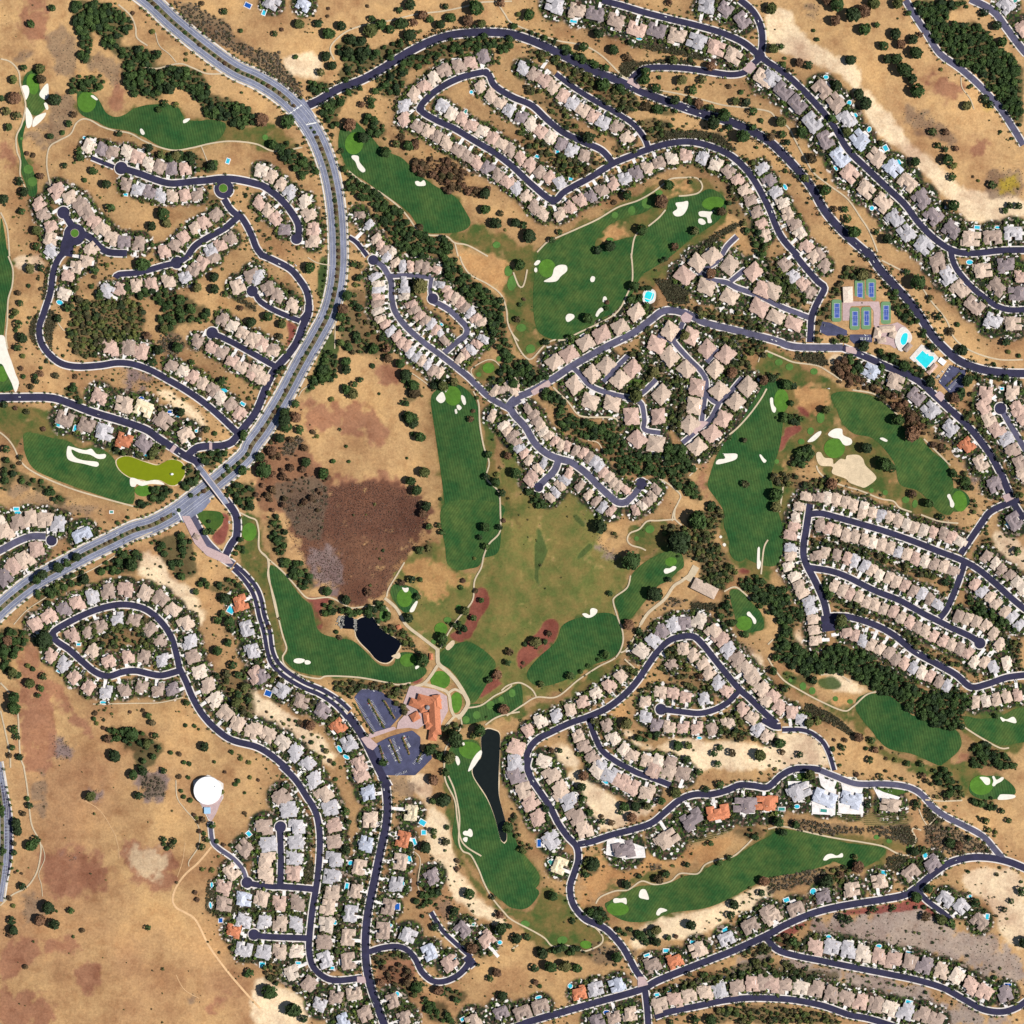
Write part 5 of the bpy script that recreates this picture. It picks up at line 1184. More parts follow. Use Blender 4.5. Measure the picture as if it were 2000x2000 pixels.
# the hills in the south-west are more mottled and purple-brown; the east is paler
wsw = np.clip((-(X+Y)-300)/700, 0, 1)[..., None]*np.clip((NB-0.35)*2.4, 0, 1)[..., None]
col = col*(1-0.55*wsw)+np.array(alb((168, 122, 92))[:3])*0.55*wsw
wne = np.clip((X-Y*0.2-200)/600, 0, 1)[..., None]*np.clip(NB-0.2, 0, 1)[..., None]
col = col*(1-0.5*wne)+np.array(alb((222, 182, 134))[:3])*0.5*wne
def blur(m, k):
    for _ in range(2):
        for axis in (0, 1):
            c = np.cumsum(np.concatenate([np.zeros_like(m.take([0], axis)), m], axis), axis)
            n = m.shape[axis]; hi = np.clip(np.arange(n)+k+1, 0, n); lo = np.clip(np.arange(n)-k, 0, n)
            sh = [1, 1]; sh[axis] = n
            m = (c.take(hi, axis)-c.take(lo, axis))/(hi-lo).reshape(sh)
    return m
def soft(poly, k, rag=0.5):
    poly = np.asarray(poly); pad = (k*2+3)*gs; (x0, y0), (x1, y1) = poly.min(0)-pad, poly.max(0)+pad
    i0, i1 = np.clip([(x0+1350)/gs, (x1+1350)/gs], 0, NX-1).astype(int); j0, j1 = np.clip([(y0+1350)/gs, (y1+1350)/gs], 0, NX-1).astype(int)
    if i1-i0 < 2 or j1-j0 < 2: return None
    sl = (slice(i0, i1+1), slice(j0, j1+1)); m = inside(poly, X[sl], Y[sl]).astype(np.float32); m = blur(m, k)
    return sl, np.clip((m+(NZ[sl]-0.5)*rag*2-0.5)*3+0.5, 0, 1)*np.clip(m*4, 0, 1)
for c, a, p in rec('D'):
    ty_ = a[0]; k = {'rough': 2, 'range': 3, 'greenbelt': 1, 'soilred': 1, 'vine': 1, 'rust': 4, 'pale': 3}.get(ty_, 4)
    r = soft(cr_spline(p, True, 8), k, {'soilred': .2, 'greenbelt': .2, 'vine': 0., 'rust': .9, 'pale': .4}.get(ty_, 0.8))
    if r is None: continue
    sl, m = r
    if ty_ == 'rough': lush[sl] = np.maximum(lush[sl], m*0.84)
    elif ty_ == 'range':
        lush[sl] = np.maximum(lush[sl], m*0.62); mm = m[..., None]; named[sl] = np.maximum(named[sl], m); col[sl] = col[sl]*(1-mm)+np.array(alb((162, 156, 88))[:3])*mm
    else:
        s_ = {'soil': 0.9, 'scrub': 0.75, 'tan': 0.85}.get(ty_, 0.95); mm = (m*s_)[..., None]
        col[sl] = col[sl]*(1-mm)+np.array(alb(TC[ty_])[:3])*mm
        named[sl] = np.maximum(named[sl], m); lush[sl] *= (1-m)
for c, a, p in rec('F'):
    r = soft(cr_spline(p, True, 8), 4, 0.5); 
    if r: sl, m = r; lush[sl] = np.maximum(lush[sl], m)
for c, a, p in rec('W'):
    r = soft(p, 2, 0.6)
    if r:
        sl, m = r; mm = (m*{'oak': .85, 'hedge': .9, 'mix': .8, 'brown': .6, 'scrub': .75}[a[0]])[..., None]; q = alb({'oak': (78, 78, 50), 'hedge': (78, 74, 56), 'mix': (92, 84, 58), 'brown': (124, 92, 68), 'scrub': (112, 98, 82)}[a[0]])[:3]
        col[sl] = col[sl]*(1-mm)+np.array(q)*mm; lush[sl] *= (1-m*0.7)
houses = []
for c, a, p in rec('H'):
    sz = a[0].split('x'); W_ = float(sz[0]); D_ = float(sz[-1])
    for q in p: houses.append([q[0], q[1], W_, D_, a[1]])
for x, y, W_, D_, nm in houses:
    rr = max(W_, D_)*(1.1 if W_ < 22 else (1.2 if 'condo' in nm else 1.28 if W_ < 27 else 1.02)); i0 = int((x-rr+1350)/gs); j0 = int((y-rr+1350)/gs); i1 = int((x+rr+1350)/gs)+1; j1 = int((y+rr+1350)/gs)+1
    sl = (slice(i0, i1), slice(j0, j1)); d = np.hypot(X[sl]-x, Y[sl]-y); yard[sl] = np.maximum(yard[sl], np.clip((rr-d)/5+0.5+(NZ[sl]-.5), 0, 1))
    stamp_disc(BLK, x, y, min(W_, D_)*0.5)
for msk, k_, q_, a_ in ((lush, 9, (136, 108, 70), 0.62), (yard, 9, (146, 114, 80), 0.6)):    # worn, watered soil round the course and the gardens
    b2 = np.clip(blur(msk, k_)*1.8*(0.5+NB), 0, 1)[..., None]*a_
    keep_pale = np.clip((col.sum(-1, keepdims=True)-0.95)*3, 0, 1); b2 = b2*(1-0.8*keep_pale)*(1-0.92*named[..., None])
    col = col*(1-b2)+np.array(alb(q_)[:3], np.float32)*b2
z = height(X, Y)
V = np.stack([X, Y, z], -1).reshape(-1, 3); idx = np.arange(NX*NX).reshape(NX, NX)
F = np.stack([idx[:-1, :-1], idx[1:, :-1], idx[1:, 1:], idx[:-1, 1:]], -1).reshape(-1, 4)
me = mesh("ground", V, F, M['ground'], True); setcol(me, col.reshape(-1, 3))
for nm, arr in (('yard', yard), ('lush', lush)):
    at = me.attributes.new(nm, 'FLOAT', 'POINT'); at.data.foreach_set("value", arr.ravel().astype(np.float32))
obj("ground", me, kind='structure')
b = 1350; q = 9000; n_ = 46; e = np.linspace(-b, b, n_)     # the land beyond the surveyed square, down to the horizon
ring = [(x, -b) for x in e[:-1]]+[(b, y) for y in e[:-1]]+[(x, b) for x in e[::-1][:-1]]+[(-b, y) for y in e[::-1][:-1]]
ri = np.array(ring); ro = ri/np.abs(ri).max(1)[:, None]*q; nn = len(ri)
V = np.concatenate([np.column_stack([ri, height(ri[:, 0], ri[:, 1])]), np.column_stack([ro, np.zeros(nn)])]); i = np.arange(nn); j = (i+1) % nn
me = mesh("far_ground", V, np.stack([i, j, j+nn, i+nn], 1), M['ground']); setcol(me, np.tile(alb((206, 162, 116))[:3], (2*nn, 1))); obj("far_ground", me, kind='structure')
# ---------------------------------------------------------------- turf, sand, water, paving
for k, (c, a, p) in enumerate(rec('F')):
    P = cr_spline(p, True, 6); fill("fairway", P, 0.30, M['fairway' if k % 2 == 0 else 'fairway2'], 5); stamp_poly(TURF, P)
ngr = 0
for c, a, p in rec('G'):
    for q in p:
        if q[2] < 1: continue
        big = q[2] > 11; fill("putting_green" if big else "tee_box", ell(q[0], q[1], q[2], q[3], rng.uniform(-12, 12)), 0.55, M['green' if big else 'tee'], 3); stamp_disc(TURF, q[0], q[1], max(q[2], q[3]))
for c, a, p in rec('B'):
    P = cr_spline(p, True, 2.5); fill("sand_bunker", P, 0.75, M['tansand' if 'tan' in a else 'sand'], 2.0); stamp_poly(TURF, P)
PONDS = []
for c, a, p in rec('N'):
    P = cr_spline(p, True, 5)
    if a[0] in ('green', 'black') and not (P[:, 1].mean() < -480 and P[:, 0].mean() > 300):
        lv = height(P[:, 0], P[:, 1]).min() if a[0] == 'black' else 2.0
        cen = P.mean(0); 
        near = min(FLAT, key=lambda f: math.hypot(f[0]-cen[0], f[1]-cen[1])); lv = near[3]
        out = P+(P-cen)/np.hypot(*(P-cen).T)[:, None]*2.2
        fill("pond_bank", out, 0.42, M['tansand'], 4); fill("pond_water", P, 0.65, M['greenwater' if a[0] == 'green' else ('blackwater' if cen[1] > -350 else 'longwater')], 6, level=lv); stamp_poly(BLK, P)
    elif a[0] == 'rocks': stamp_poly(BLK, P)
    elif a[0] == 'lawn' or a[0] == 'green': fill("lawn", P, 0.4, M['lawn'], 4)
    elif a[0] == 'pave': fill("paved_court", p, 0.5, M['drive'], 3); stamp_poly(BLK, P)
for c, a, p in rec('K'): fill("paved_crossing", p, 1.25, M['paver'], 2.5); stamp_poly(BLK, p)
for c, a, p in REC:
    if c in 'YZ': P = np.array(p); fill("parking_lot", P, 0.62, M['lot_asphalt'], 4); stamp_poly(BLK, P)
for c, a, p in rec('P'):
    L = cr_spline(p, step=4); wd = float(a[0])
    if len(a) > 1: strip("dirt_track", L, wd, 0.35, M['dirt'])
    else: strip("footpath", L, wd, 0.95, M['path'])
    for x, y in L: stamp_disc(BLK, x, y, wd/2)
BRIDGE = cr_spline(gp([(383, 909), (398, 928), (418, 952), (438, 976)]), step=4)
for L, w_, c in roads:
    mt = M['asphalt' if c == 'R' else 'grey_asphalt']
    if w_ > 7.5 and w_ < 25: strip("pavement", L, w_+4.6, 0.50, M['concrete'])
    strip("road", L, w_, 0.82, mt)
for c, a, p in rec('C'):
    for q in p:
        fill("pavement", ell(q[0], q[1], q[2]+2, q[2]+2, 0, 28), 0.52, M['concrete'], 3); fill("turning_circle", ell(q[0], q[1], q[2], q[2], 0, 28), 1.02, M['asphalt'], 3); stamp_disc(BLK, q[0], q[1], q[2])
for c, a, p in rec('I'):
    for q in p: fill("traffic_island", ell(q[0], q[1], q[2]*.8+0.6, q[2]*.8+.6), 1.25, M['paver'], 3); fill("island_planting", ell(q[0], q[1], q[2]*.8, q[2]*.8), 1.45, M['green'], 3)
def carriage(L, half, wd, name):
    strip("verge", L, half*2+wd+9, 0.22, M['path']); strip("pavement", offset_line(L, half+wd/2+2.6), 2.4, 0.6, M['concrete']); strip("pavement", offset_line(L, -half-wd/2-2.6), 2.4, 0.6, M['concrete'])
    for s in (-1, 1):
        A = offset_line(L, s*half); strip("parkway", A, wd, 0.84, M['arterial']); strip("lane_line", offset_line(L, s*(half+1.0)), 0.35, 1.06, M['paint']); strip("lane_line", offset_line(L, s*(half+wd/2-0.8)), 0.35, 1.06, M['paint']); strip("lane_line", offset_line(L, s*(half-wd/2+.8)), 0.3, 1.06, M['paint'])
    strip("median", L, half*2-wd-0.6, 0.92, M['median'])
carriage(PARK, 10.5, 12.5, 'parkway'); carriage(PARK2, 8.5, 10, 'parkway')
for q in ([(566, 196), (592, 190), (612, 222), (624, 262), (600, 272), (578, 236)], [(333, 992), (352, 978), (398, 962), (412, 978), (392, 1000), (358, 1022), (338, 1016)]):
    fill("junction", np.array(gp(q)), 1.12, M['arterial'], 4)
for q in ([(562, 222), (589, 203), (590, 205), (563, 224)], [(598, 242), (618, 238), (618, 240.5), (598, 244.5)], [(345, 992), (357, 1018), (354, 1019), (342, 993)]):
    fill("crosswalk", np.array(gp(q)), 1.32, M['paint'], 2)
# ---------------------------------------------------------------- labels
LM = [("white water tank", 405, 1542), ("golf clubhouse", 835, 1400), ("club parking lot", 740, 1390), ("tennis courts", 1670, 600), ("large turquoise club pool", 1807, 701), ("algae-green pond", 295, 918),
 ("black round pond", 745, 1250), ("long dark pond", 957, 1500), ("parkway bridge", 412, 945), ("teardrop loop road", 225, 1240), ("north-west roundabout", 436, 367), ("small western roundabout", 146, 455),
 ("striped north-west fairway", 350, 240), ("top parkway junction", 590, 205), ("maintenance shed by the oaks", 1375, 1149), ("rust-brown marsh", 670, 1000), ("wide driving range", 1070, 1150),
 ("condo pool beside the palms", 1267, 577), ("bare north-east hillside", 1860, 250), ("striped fairway above the hillside estates' slope", 1400, 1720), ("kidney fairway south of the top junction", 760, 350),
 ("long central fairway", 905, 950), ("arch-shaped street", 1350, 1245), ("bottom-left grass slope", 150, 1800), ("dark loop road corner at south", 900, 1900), ("big tan sand waste area", 1660, 915),
 ("crescent fairway in the east", 1750, 840), ("grey shrub slope at bottom right", 1800, 1850), ("ridge road estates", 1640, 1560), ("far bottom-right villa", 1965, 1940), ("creek woods by the narrow houses", 950, 660),
 ("northern loop's south corner", 1085, 390), ("northern loop's west corner", 820, 215), ("upper collector road crest", 960, 62), ("top-right grey road", 1900, 150), ("tapered fairway at lower right", 1770, 1430),
 ("right-hand edge fairway", 1970, 1410), ("tee loop by the bridge street", 950, 720), ("condo quarter lawn", 1245, 755), ("S-shaped western street", 90, 600), ("olive trail at the left edge", 20, 1350), 
 ("parkway at the lower-left edge", 10, 1600), ("dirt track below the tank", 350, 1750), ("top-left green", 65, 170), ("dry knoll north of the marsh", 720, 830), ("small twin-bunker green", 1870, 1530), ("cul-de-sac left of the parkway", 480, 570), ("estate street by the green pond", 270, 830)]
LM = [(n, x-1000, 1000-y) for n, x, y in LM]
ORD = ['', 'nearest', 'second nearest', 'third nearest', 'fourth nearest', 'fifth nearest', 'sixth nearest', 'seventh nearest', 'eighth nearest', 'ninth nearest', 'tenth nearest'] + ['%s nearest' % w for w in "eleventh twelfth thirteenth fourteenth fifteenth sixteenth seventeenth eighteenth nineteenth twentieth".split()]
EIGHT = ['east', 'north-east', 'north', 'north-west', 'west', 'south-west', 'south', 'south-east']
def place_labels(items, word):
    """items: (x, y, ...) -> a phrase for each, ordered by distance within its landmark and compass sector"""
    bins = {}; 
    for i, it in enumerate(items):
        d = [math.hypot(it[0]-x, it[1]-y) for n, x, y in LM]; k = int(np.argmin(d)); a = int(round(math.degrees(math.atan2(it[1]-LM[k][2], it[0]-LM[k][1]))/45)) % 8
        bins.setdefault((k, a), []).append((d[k], i))
    out = [None]*len(items)
    for (k, a), L in bins.items():
        for n, (d, i) in enumerate(sorted(L)): out[i] = "%s, %s %s of the %s" % (word[i], ORD[min(n+1, 20)], EIGHT[a], LM[k][0])
    return out
CARD = ['', 'first', 'second', 'third', 'fourth', 'fifth', 'sixth', 'seventh', 'eighth', 'ninth', 'tenth'] + "eleventh twelfth thirteenth fourteenth fifteenth sixteenth seventeenth eighteenth nineteenth twentieth twenty-first twenty-second twenty-third twenty-fourth twenty-fifth".split()
# ---------------------------------------------------------------- houses
def box(x, y, w_, d_, z0, z1):
    v = [(x+a*w_/2, y+b_*d_/2, zz) for zz in (z0, z1) for a, b_ in ((-1, -1), (1, -1), (1, 1), (-1, 1))]
    f = [(0, 3, 2, 1), (4, 5, 6, 7), (0, 1, 5, 4), (1, 2, 6, 5), (2, 3, 7, 6), (3, 0, 4, 7)]; return v, f
def hip(x, y, w_, d_, z0, pitch, gable=0.0):
    pitch *= 1.22; o_ = 0.55; W2, D2 = w_/2+o_, d_/2+o_; s = min(W2, D2); hgt = s*pitch; ins = s*(1-gable)
    r = [(x-W2+ins, y, z0+hgt), (x+W2-ins, y, z0+hgt)] if W2 >= D2 else [(x, y-D2+ins, z0+hgt), (x, y+D2-ins, z0+hgt)]
    c = [(x-W2, y-D2), (x+W2, y-D2), (x+W2, y+D2), (x-W2, y+D2)]
    v = [(a, b_, z0-0.22) for a, b_ in c]+[(a, b_, z0) for a, b_ in c]+r
    f = [(3, 2, 1, 0), (0, 1, 5, 4), (1, 2, 6, 5), (2, 3, 7, 6), (3, 0, 4, 7)]
    if W2 >= D2: f += [(4, 5, 9, 8), (5, 6, 9), (6, 7, 8, 9), (7, 4, 8)]
    else: f += [(5, 6, 9, 8), (4, 5, 8), (7, 4, 8, 9), (6, 7, 9)]
    return v, f
def join(parts):
    V, F = [], []
    for v, f in parts:
        k = len(V); V += v; F += [tuple(i+k for i in q) for q in f]
    return V, F
def variants():
    out = {}; r = random.Random(3)
    T = []
    for s in (-1, 1):
        T += [[(0, 1.2, 14.6, 12.4, 5.5, .42), (-4.4*s, -6.2, 8.0, 7.6, 3.1, .44), (4.2*s, 6.9, 7.4, 5.4, 3.2, .4)],
              [(1.2*s, 2.0, 11.6, 14.0, 5.7, .40), (-5.2*s, -3.4, 7.6, 11.6, 3.2, .45), (4.4*s, -6.6, 5.4, 5.0, 4.6, .5)],
              [(0, 3.4, 16.2, 9.2, 5.3, .44), (4.0*s, -4.0, 8.2, 9.8, 3.4, .42), (-5.0*s, -3.6, 5.8, 6.0, 4.9, .5)],
              [(-1.6*s, 0, 10.4, 16.6, 5.2, .42), (5.2*s, 2.6, 7.4, 8.6, 3.3, .44), (4.0*s, -5.4, 6.4, 6.8, 3.0, .46)]]
    out['house'] = (20, 20, T)
    T = []
    for s in (-1, 1):
        T += [[(0, 1.6, 11.4, 16.4, 5.4, .42), (1.6*s, -8.4, 7.0, 5.2, 3.1, .46)],
              [(0.4*s, 3.4, 11.0, 12.6, 5.6, .42), (-1.2*s, -5.4, 9.2, 8.4, 3.2, .44), (2.6*s, 9.8, 5.4, 3.4, 3.0, .4)]]
    out['patio_home'] = (15, 22, T)
    T = []
    for s in (-1, 1):
        T += [[(0, 2, 20.6, 12.6, 6.2, .42), (-8.0*s, -6.4, 9.2, 10.2, 3.6, .45), (7.2*s, -7.6, 7.6, 9.2, 3.4, .45), (6.4*s, 9.2, 9.0, 6.8, 3.5, .42), (0, -5.0, 6.0, 5.6, 6.8, .55)],
              [(-3.4*s, 0, 13.2, 21.4, 6.0, .42), (7.2*s, 5.8, 12.4, 9.2, 3.7, .44), (6.2*s, -6.6, 11.4, 8.4, 5.2, .46), (-10.2*s, -6.8, 6.2, 9.8, 3.4, .44)],
              [(0, 5.4, 23.4, 9.6, 5.8, .44), (-8.4*s, -3.8, 8.6, 13.6, 3.7, .44), (8.2*s, -4.6, 9.4, 12.8, 4.6, .42), (0.4, -1.8, 7.4, 7.2, 6.4, .5)]]
    out['large_house'] = (30, 30, T)
    out['condo_building'] = (29, 27, [[(0, 0, 23.0, 20.4, 6.6, .42), (-9.4*s, -7.4, 7.6, 8.8, 5.9, .44), (9.2*s, 7.2, 7.8, 8.4, 5.8, .44), (7.6*s, -9.0, 8.2, 5.6, 5.2, .42)] for s in (-1, 1)])
    r = random.Random(9)
    for k, (w_, d_, T) in out.items():
        n_ = {'house': 4, 'patio_home': 3, 'large_house': 6, 'condo_building': 6}[k]
        for bl in T:
            x, y, bw, bd, h_, p = bl[0]
            for i in range(n_):
                s_ = i % 4; u = r.uniform(-.36, .36); gw, gd = r.uniform(2.8, 4.6), r.uniform(4.2, 7)
                hh = h_-r.uniform(0.3, 1.2)
                if s_ == 0: bl.append((x+u*bw, y-bd/2+gd/2-1.6, gw, gd, hh, .52))
                elif s_ == 1: bl.append((x+bw/2-gd/2+1.4, y+u*bd, gd, gw, hh, .52))
                elif s_ == 2: bl.append((x+u*bw, y+bd/2-gd/2+1.5, gw, gd, hh, .52))
                else: bl.append((x-bw/2+gd/2-1.4, y+u*bd, gd, gw, hh, .52))
    return out
VAR = variants(); PM = {}
def proto(kind, vi, color):
    """meshes of the parts of one kind of house: walls, roof, chimney, garage door, front windows, solar array"""
    key = (kind, vi, color)
    if key in PM: return PM[key]
    bl = VAR[kind][2][vi % len(VAR[kind][2])]
    walls = join([box(x, y, w_-0.02*i, d_-0.02*i, -3, h_) for i, (x, y, w_, d_, h_, p) in enumerate(bl)])
    roof = join([hip(x, y, w_, d_, h_+0.015*i, p, 0.0) for i, (x, y, w_, d_, h_, p) in enumerate(bl)])
    x, y, w_, d_, h_, p = bl[0]; top = h_+min(w_, d_)/2*p
    chim = box(x+w_*0.24, y+d_*0.2, 1.2, 1.0, h_, top+0.9)
    gx_, gy_, gw, gd = bl[1][:4] if kind != 'condo_building' else (bl[0][0]+3, bl[0][1], 8, bl[0][3])
    gar = box(gx_, gy_-gd/2-0.06, min(5.0, gw*0.7), 0.1, 0.0, 2.3)
    wins = [box(x+dx, y-d_/2-0.05, 1.6, 0.08, h_-2.0, h_-0.8) for dx in (-w_*0.3, w_*0.3)]
    sol = None
    if vi % 3 == 1:
        s = min(w_, d_)/2+0.55; 
        if w_ >= d_: pl = [(x-2.6, y-d_/2-0.5+1.2), (x+2.6, y-d_/2-0.5+1.2)]; zz = lambda t: h_+(t)*p
        V_ = []
        if w_ >= d_:
            for (a, t) in ((-2.8, 1.3), (2.8, 1.3), (2.8, 4.2), (-2.8, 4.2)): V_.append((x+a, y-d_/2-.55+t, h_+t*p+0.16))
        else:
            for (a, t) in ((-2.8, 1.3), (-2.8, 4.2), (2.8, 4.2), (2.8, 1.3)): V_.append((x+w_/2+.55-t, y+a, h_+t*p+0.16))
        lowv = [(a, b_, c-0.1) for a, b_, c in V_]; sol = (V_+lowv, [(0, 1, 2, 3), (0, 4, 5, 1), (1, 5, 6, 2), (2, 6, 7, 3), (3, 7, 4, 0)])
    q = dict(wall=mesh('wall', *walls, M['wall']), roof=mesh('roof', *roof, RM[color]), chimney=mesh('chimney', *chim, M['wall']), garage_door=mesh('garage_door', *gar, M['door']),
             windows=[mesh('window', *w2, M['glass']) for w2 in wins], solar=mesh('solar_panel', *sol, M['solar']) if sol else None, raw=(walls, roof, chim))
    PM[key] = q; return q
ORANGE = gp([(242, 861), (1888, 870), (468, 1178), (788, 1640), (660, 1419), (1402, 1587), (1497, 1569), (132, 1940), (457, 1818), (1318, 1878), (1132, 1940)])
CREAM = gp([(1093, 1692), (280, 797), (803, 1588)])
SLATE = gp([(1611, 1558), (1662, 1562), (719, 1549), (715, 1649), (1150, 1955)])
r = random.Random(11)
rows = {}
for h_ in houses:
    h_[4] = re.sub(r'\bleft\b', 'west', re.sub(r'\bright\b', 'east', h_[4])); rows.setdefault(h_[4], []).append(h_)
for nm, L in rows.items():
    xs = [h_[0] for h_ in L]; ys = [h_[1] for h_ in L]
    horiz = (max(xs)-min(xs)) >= (max(ys)-min(ys))
    L.sort(key=lambda h_: h_[0] if horiz else -h_[1])
    for i, h_ in enumerate(L): h_.append((i+1, 'west' if horiz else 'north', len(L)))
WT = {'house': ['tan']*5+['brown']*4+['grey']*3+['pink']*4+['beige']*2+['dark'], 'patio_home': ['grey']*3+['tan']*3+['pink']*3+['brown']*3+['beige'], 'large_house': ['grey']*5+['tan']*4+['brown']*4+['dark']*4+['pink']*2+['slate'], 'condo_building': ['tan']*2+['pink']}
FS = dict(house=(1.32, 1.26), patio_home=(1.1, 1.08), large_house=(1.2, 1.16), condo_building=(1.2, 1.16))
info = []
for h_ in houses:
    x, y, W_, D_, nm, (ix, dr, n_) = h_
    kind = 'condo_building' if 'condo' in nm else ('patio_home' if W_ in (15, 19) else ('large_house' if W_ >= 26 else 'house'))
    d, i = roaddist(x, y); T = rt[i]; nrm = np.array(allroad[i])-np.array((x, y)); 
    ang = math.atan2(T[1], T[0])                 # the house's front (-y) faces the road
    fr = (math.sin(ang), -math.cos(ang))
    if fr[0]*nrm[0]+fr[1]*nrm[1] < 0: ang += math.pi
    ang += r.uniform(-0.05, 0.05); col_ = r.choice(WT[kind])
    if kind == 'patio_home' and x > 400: col_ = r.choice(['pink', 'tan', 'tan', 'brown', 'grey', 'beige'])
    def near(S_): return any(math.hypot(x-a, y-b_) < 16 for a, b_ in S_)
    if near(ORANGE): col_ = 'orange'
    elif near(CREAM): col_ = 'cream'
    elif near(SLATE): col_ = 'slate'
    sc = r.uniform(0.95, 1.06); ref = VAR[kind]; vi = r.randrange(len(ref[2]))
    word = {'condo_building': 'condo block', 'patio_home': 'narrow house', 'large_house': 'large house', 'house': 'house'}[kind]
    pos = "%s from %s, " % (CARD[ix], dr) if n_ > 1 else ""
    lab = "%s %s, %s%s" % (RW[col_], word, pos, nm)
    if len(lab.split()) > 16: lab = lab.replace("large house", "house").replace("narrow house,", "house,")
    while len(lab.split()) > 16: lab = lab.replace(" the ", " ", 1)
    info.append(dict(x=x, y=y, kind=kind, ang=ang, col=col_, vi=vi, sx=W_/ref[0]*sc*FS[kind][0]*(1.06 if 21 < W_ < 29 else 1), sy=D_/ref[1]*sc*FS[kind][1]*(1.06 if 21 < W_ < 29 else 1), label=lab, nm=nm, size=W_*D_*sc*sc, pos="%s house from %s, " % (CARD[ix], dr) if n_ > 1 else "the house, ", d=d, road=allroad[i]))
HG = dict(condo_building="tile-roofed condo blocks", patio_home="narrow close-set houses", house="detached houses along the curving streets")
det = sorted([h_ for h_ in info if h_['kind'] in ('house', 'large_house')], key=lambda h_: (-(abs(h_['x']) < 1000 and abs(h_['y']) < 1000), -h_['size']))
keep = {id(h_) for h_ in det[:300]}
# driveways, one strip each, all of a street's in one sheet of ground
DV, DF = [], []
SV, SF, SMI = [], [], []
for h_ in info:
    x, y = h_['x'], h_['y']; zz = float(height(x, y)); h_['z'] = zz; ca, sa = math.cos(h_['ang']), math.sin(h_['ang'])
    L = math.hypot(h_['road'][0]-x, h_['road'][1]-y); hw = 3.2 if h_['kind'] != 'condo_building' else 6
    if L < 48:
        ox = (-4.4 if h_['vi'] % 2 else 3.0)*h_['sx'] if h_['kind'] != 'patio_home' else 0
        k = 5; base = len(DV); y0, y1 = -5*h_['sy'], -L+4.5
        if y1 < y0:
            for q in range(k+1):
                t = y0+(y1-y0)*q/k
                for a in (-hw, hw):
                    lx = ox+a; px_, py_ = x+lx*ca-t*sa, y+lx*sa+t*ca; DV.append((px_, py_, float(height(px_, py_))+0.45+0.0009*(base % 40)))
            DF += [(base+2*q, base+2*q+1, base+2*q+3, base+2*q+2) for q in range(k)]
    if r.random() < (0.8 if h_['kind'] != 'patio_home' else 0.4):          # patio behind
        base = len(DV); pw, pd = r.uniform(3, 5.5)*h_['sx'], r.uniform(2, 3.2)*h_['sy']; cx_, cy_ = r.uniform(-3, 3), (9.5 if h_['kind'] in ('house', 'patio_home') else 13)*h_['sy']
        for a, b_ in ((-pw, -pd), (pw, -pd), (pw, pd), (-pw, pd)):
            lx, ly = cx_+a, cy_+b_; px_, py_ = x+lx*ca-ly*sa, y+lx*sa+ly*ca; DV.append((px_, py_, float(height(px_, py_))+0.7+0.0009*(base % 40)))
        DF.append((base, base+1, base+2, base+3))
obj("driveways", mesh("driveways", DV, DF, M['drive']), kind='structure')
stuffV, stuffF, stuffM = [], [], []; RL = list(RM); off = 0
seen = set()
for h_ in info:
    P = proto(h_['kind'], h_['vi'], h_['col'])
    ind = id(h_) in keep or h_['kind'] in ('condo_building', 'patio_home')
    if not ind:
        ca, sa = math.cos(h_['ang']), math.sin(h_['ang'])
        for (v, f), mi in ((P['raw'][0], 0), (P['raw'][1], 1+RL.index(h_['col'])), (P['raw'][2], 0)):
            k = len(stuffV)
            stuffV += [(h_['x']+a*h_['sx']*ca-b_*h_['sy']*sa, h_['y']+a*h_['sx']*sa+b_*h_['sy']*ca, h_['z']+c) for a, b_, c in v]
            stuffF += [tuple(i+k for i in q) for q in f]; stuffM += [mi]*len(f)
        continue
    nm = {'large_house': 'house'}.get(h_['kind'], h_['kind'])
    if h_['label'] in seen: print("DUP", h_['label'])
    seen.add(h_['label'])
    n_w = len(h_['label'].split()); assert n_w <= 16, h_['label']
    t = obj(nm, None, loc=(h_['x'], h_['y'], h_['z']), label=h_['label'], cat={'condo_building': 'condo block'}.get(nm, 'house'), group=HG[nm])
    t.rotation_euler = (0, 0, h_['ang']); t.scale = (h_['sx'], h_['sy'], 1)
    obj('wall', P['wall'], t); rf = obj('roof', P['roof'], t); obj('chimney', P['chimney'], rf); obj('garage_door', P['garage_door'], t)
    for w2 in P['windows']: obj('window', w2, t)
    if P['solar'] and h_['kind'] != 'patio_home': obj('solar_panel', P['solar'], rf)
me = bpy.data.meshes.new("houses"); me.from_pydata(stuffV, [], stuffF); me.materials.append(M['wall'])
for k in RL: me.materials.append(RM[k])
me.polygons.foreach_set("material_index", stuffM); obj("houses", me, kind='stuff', label="smaller houses packed along the other curving streets", cat="houses")
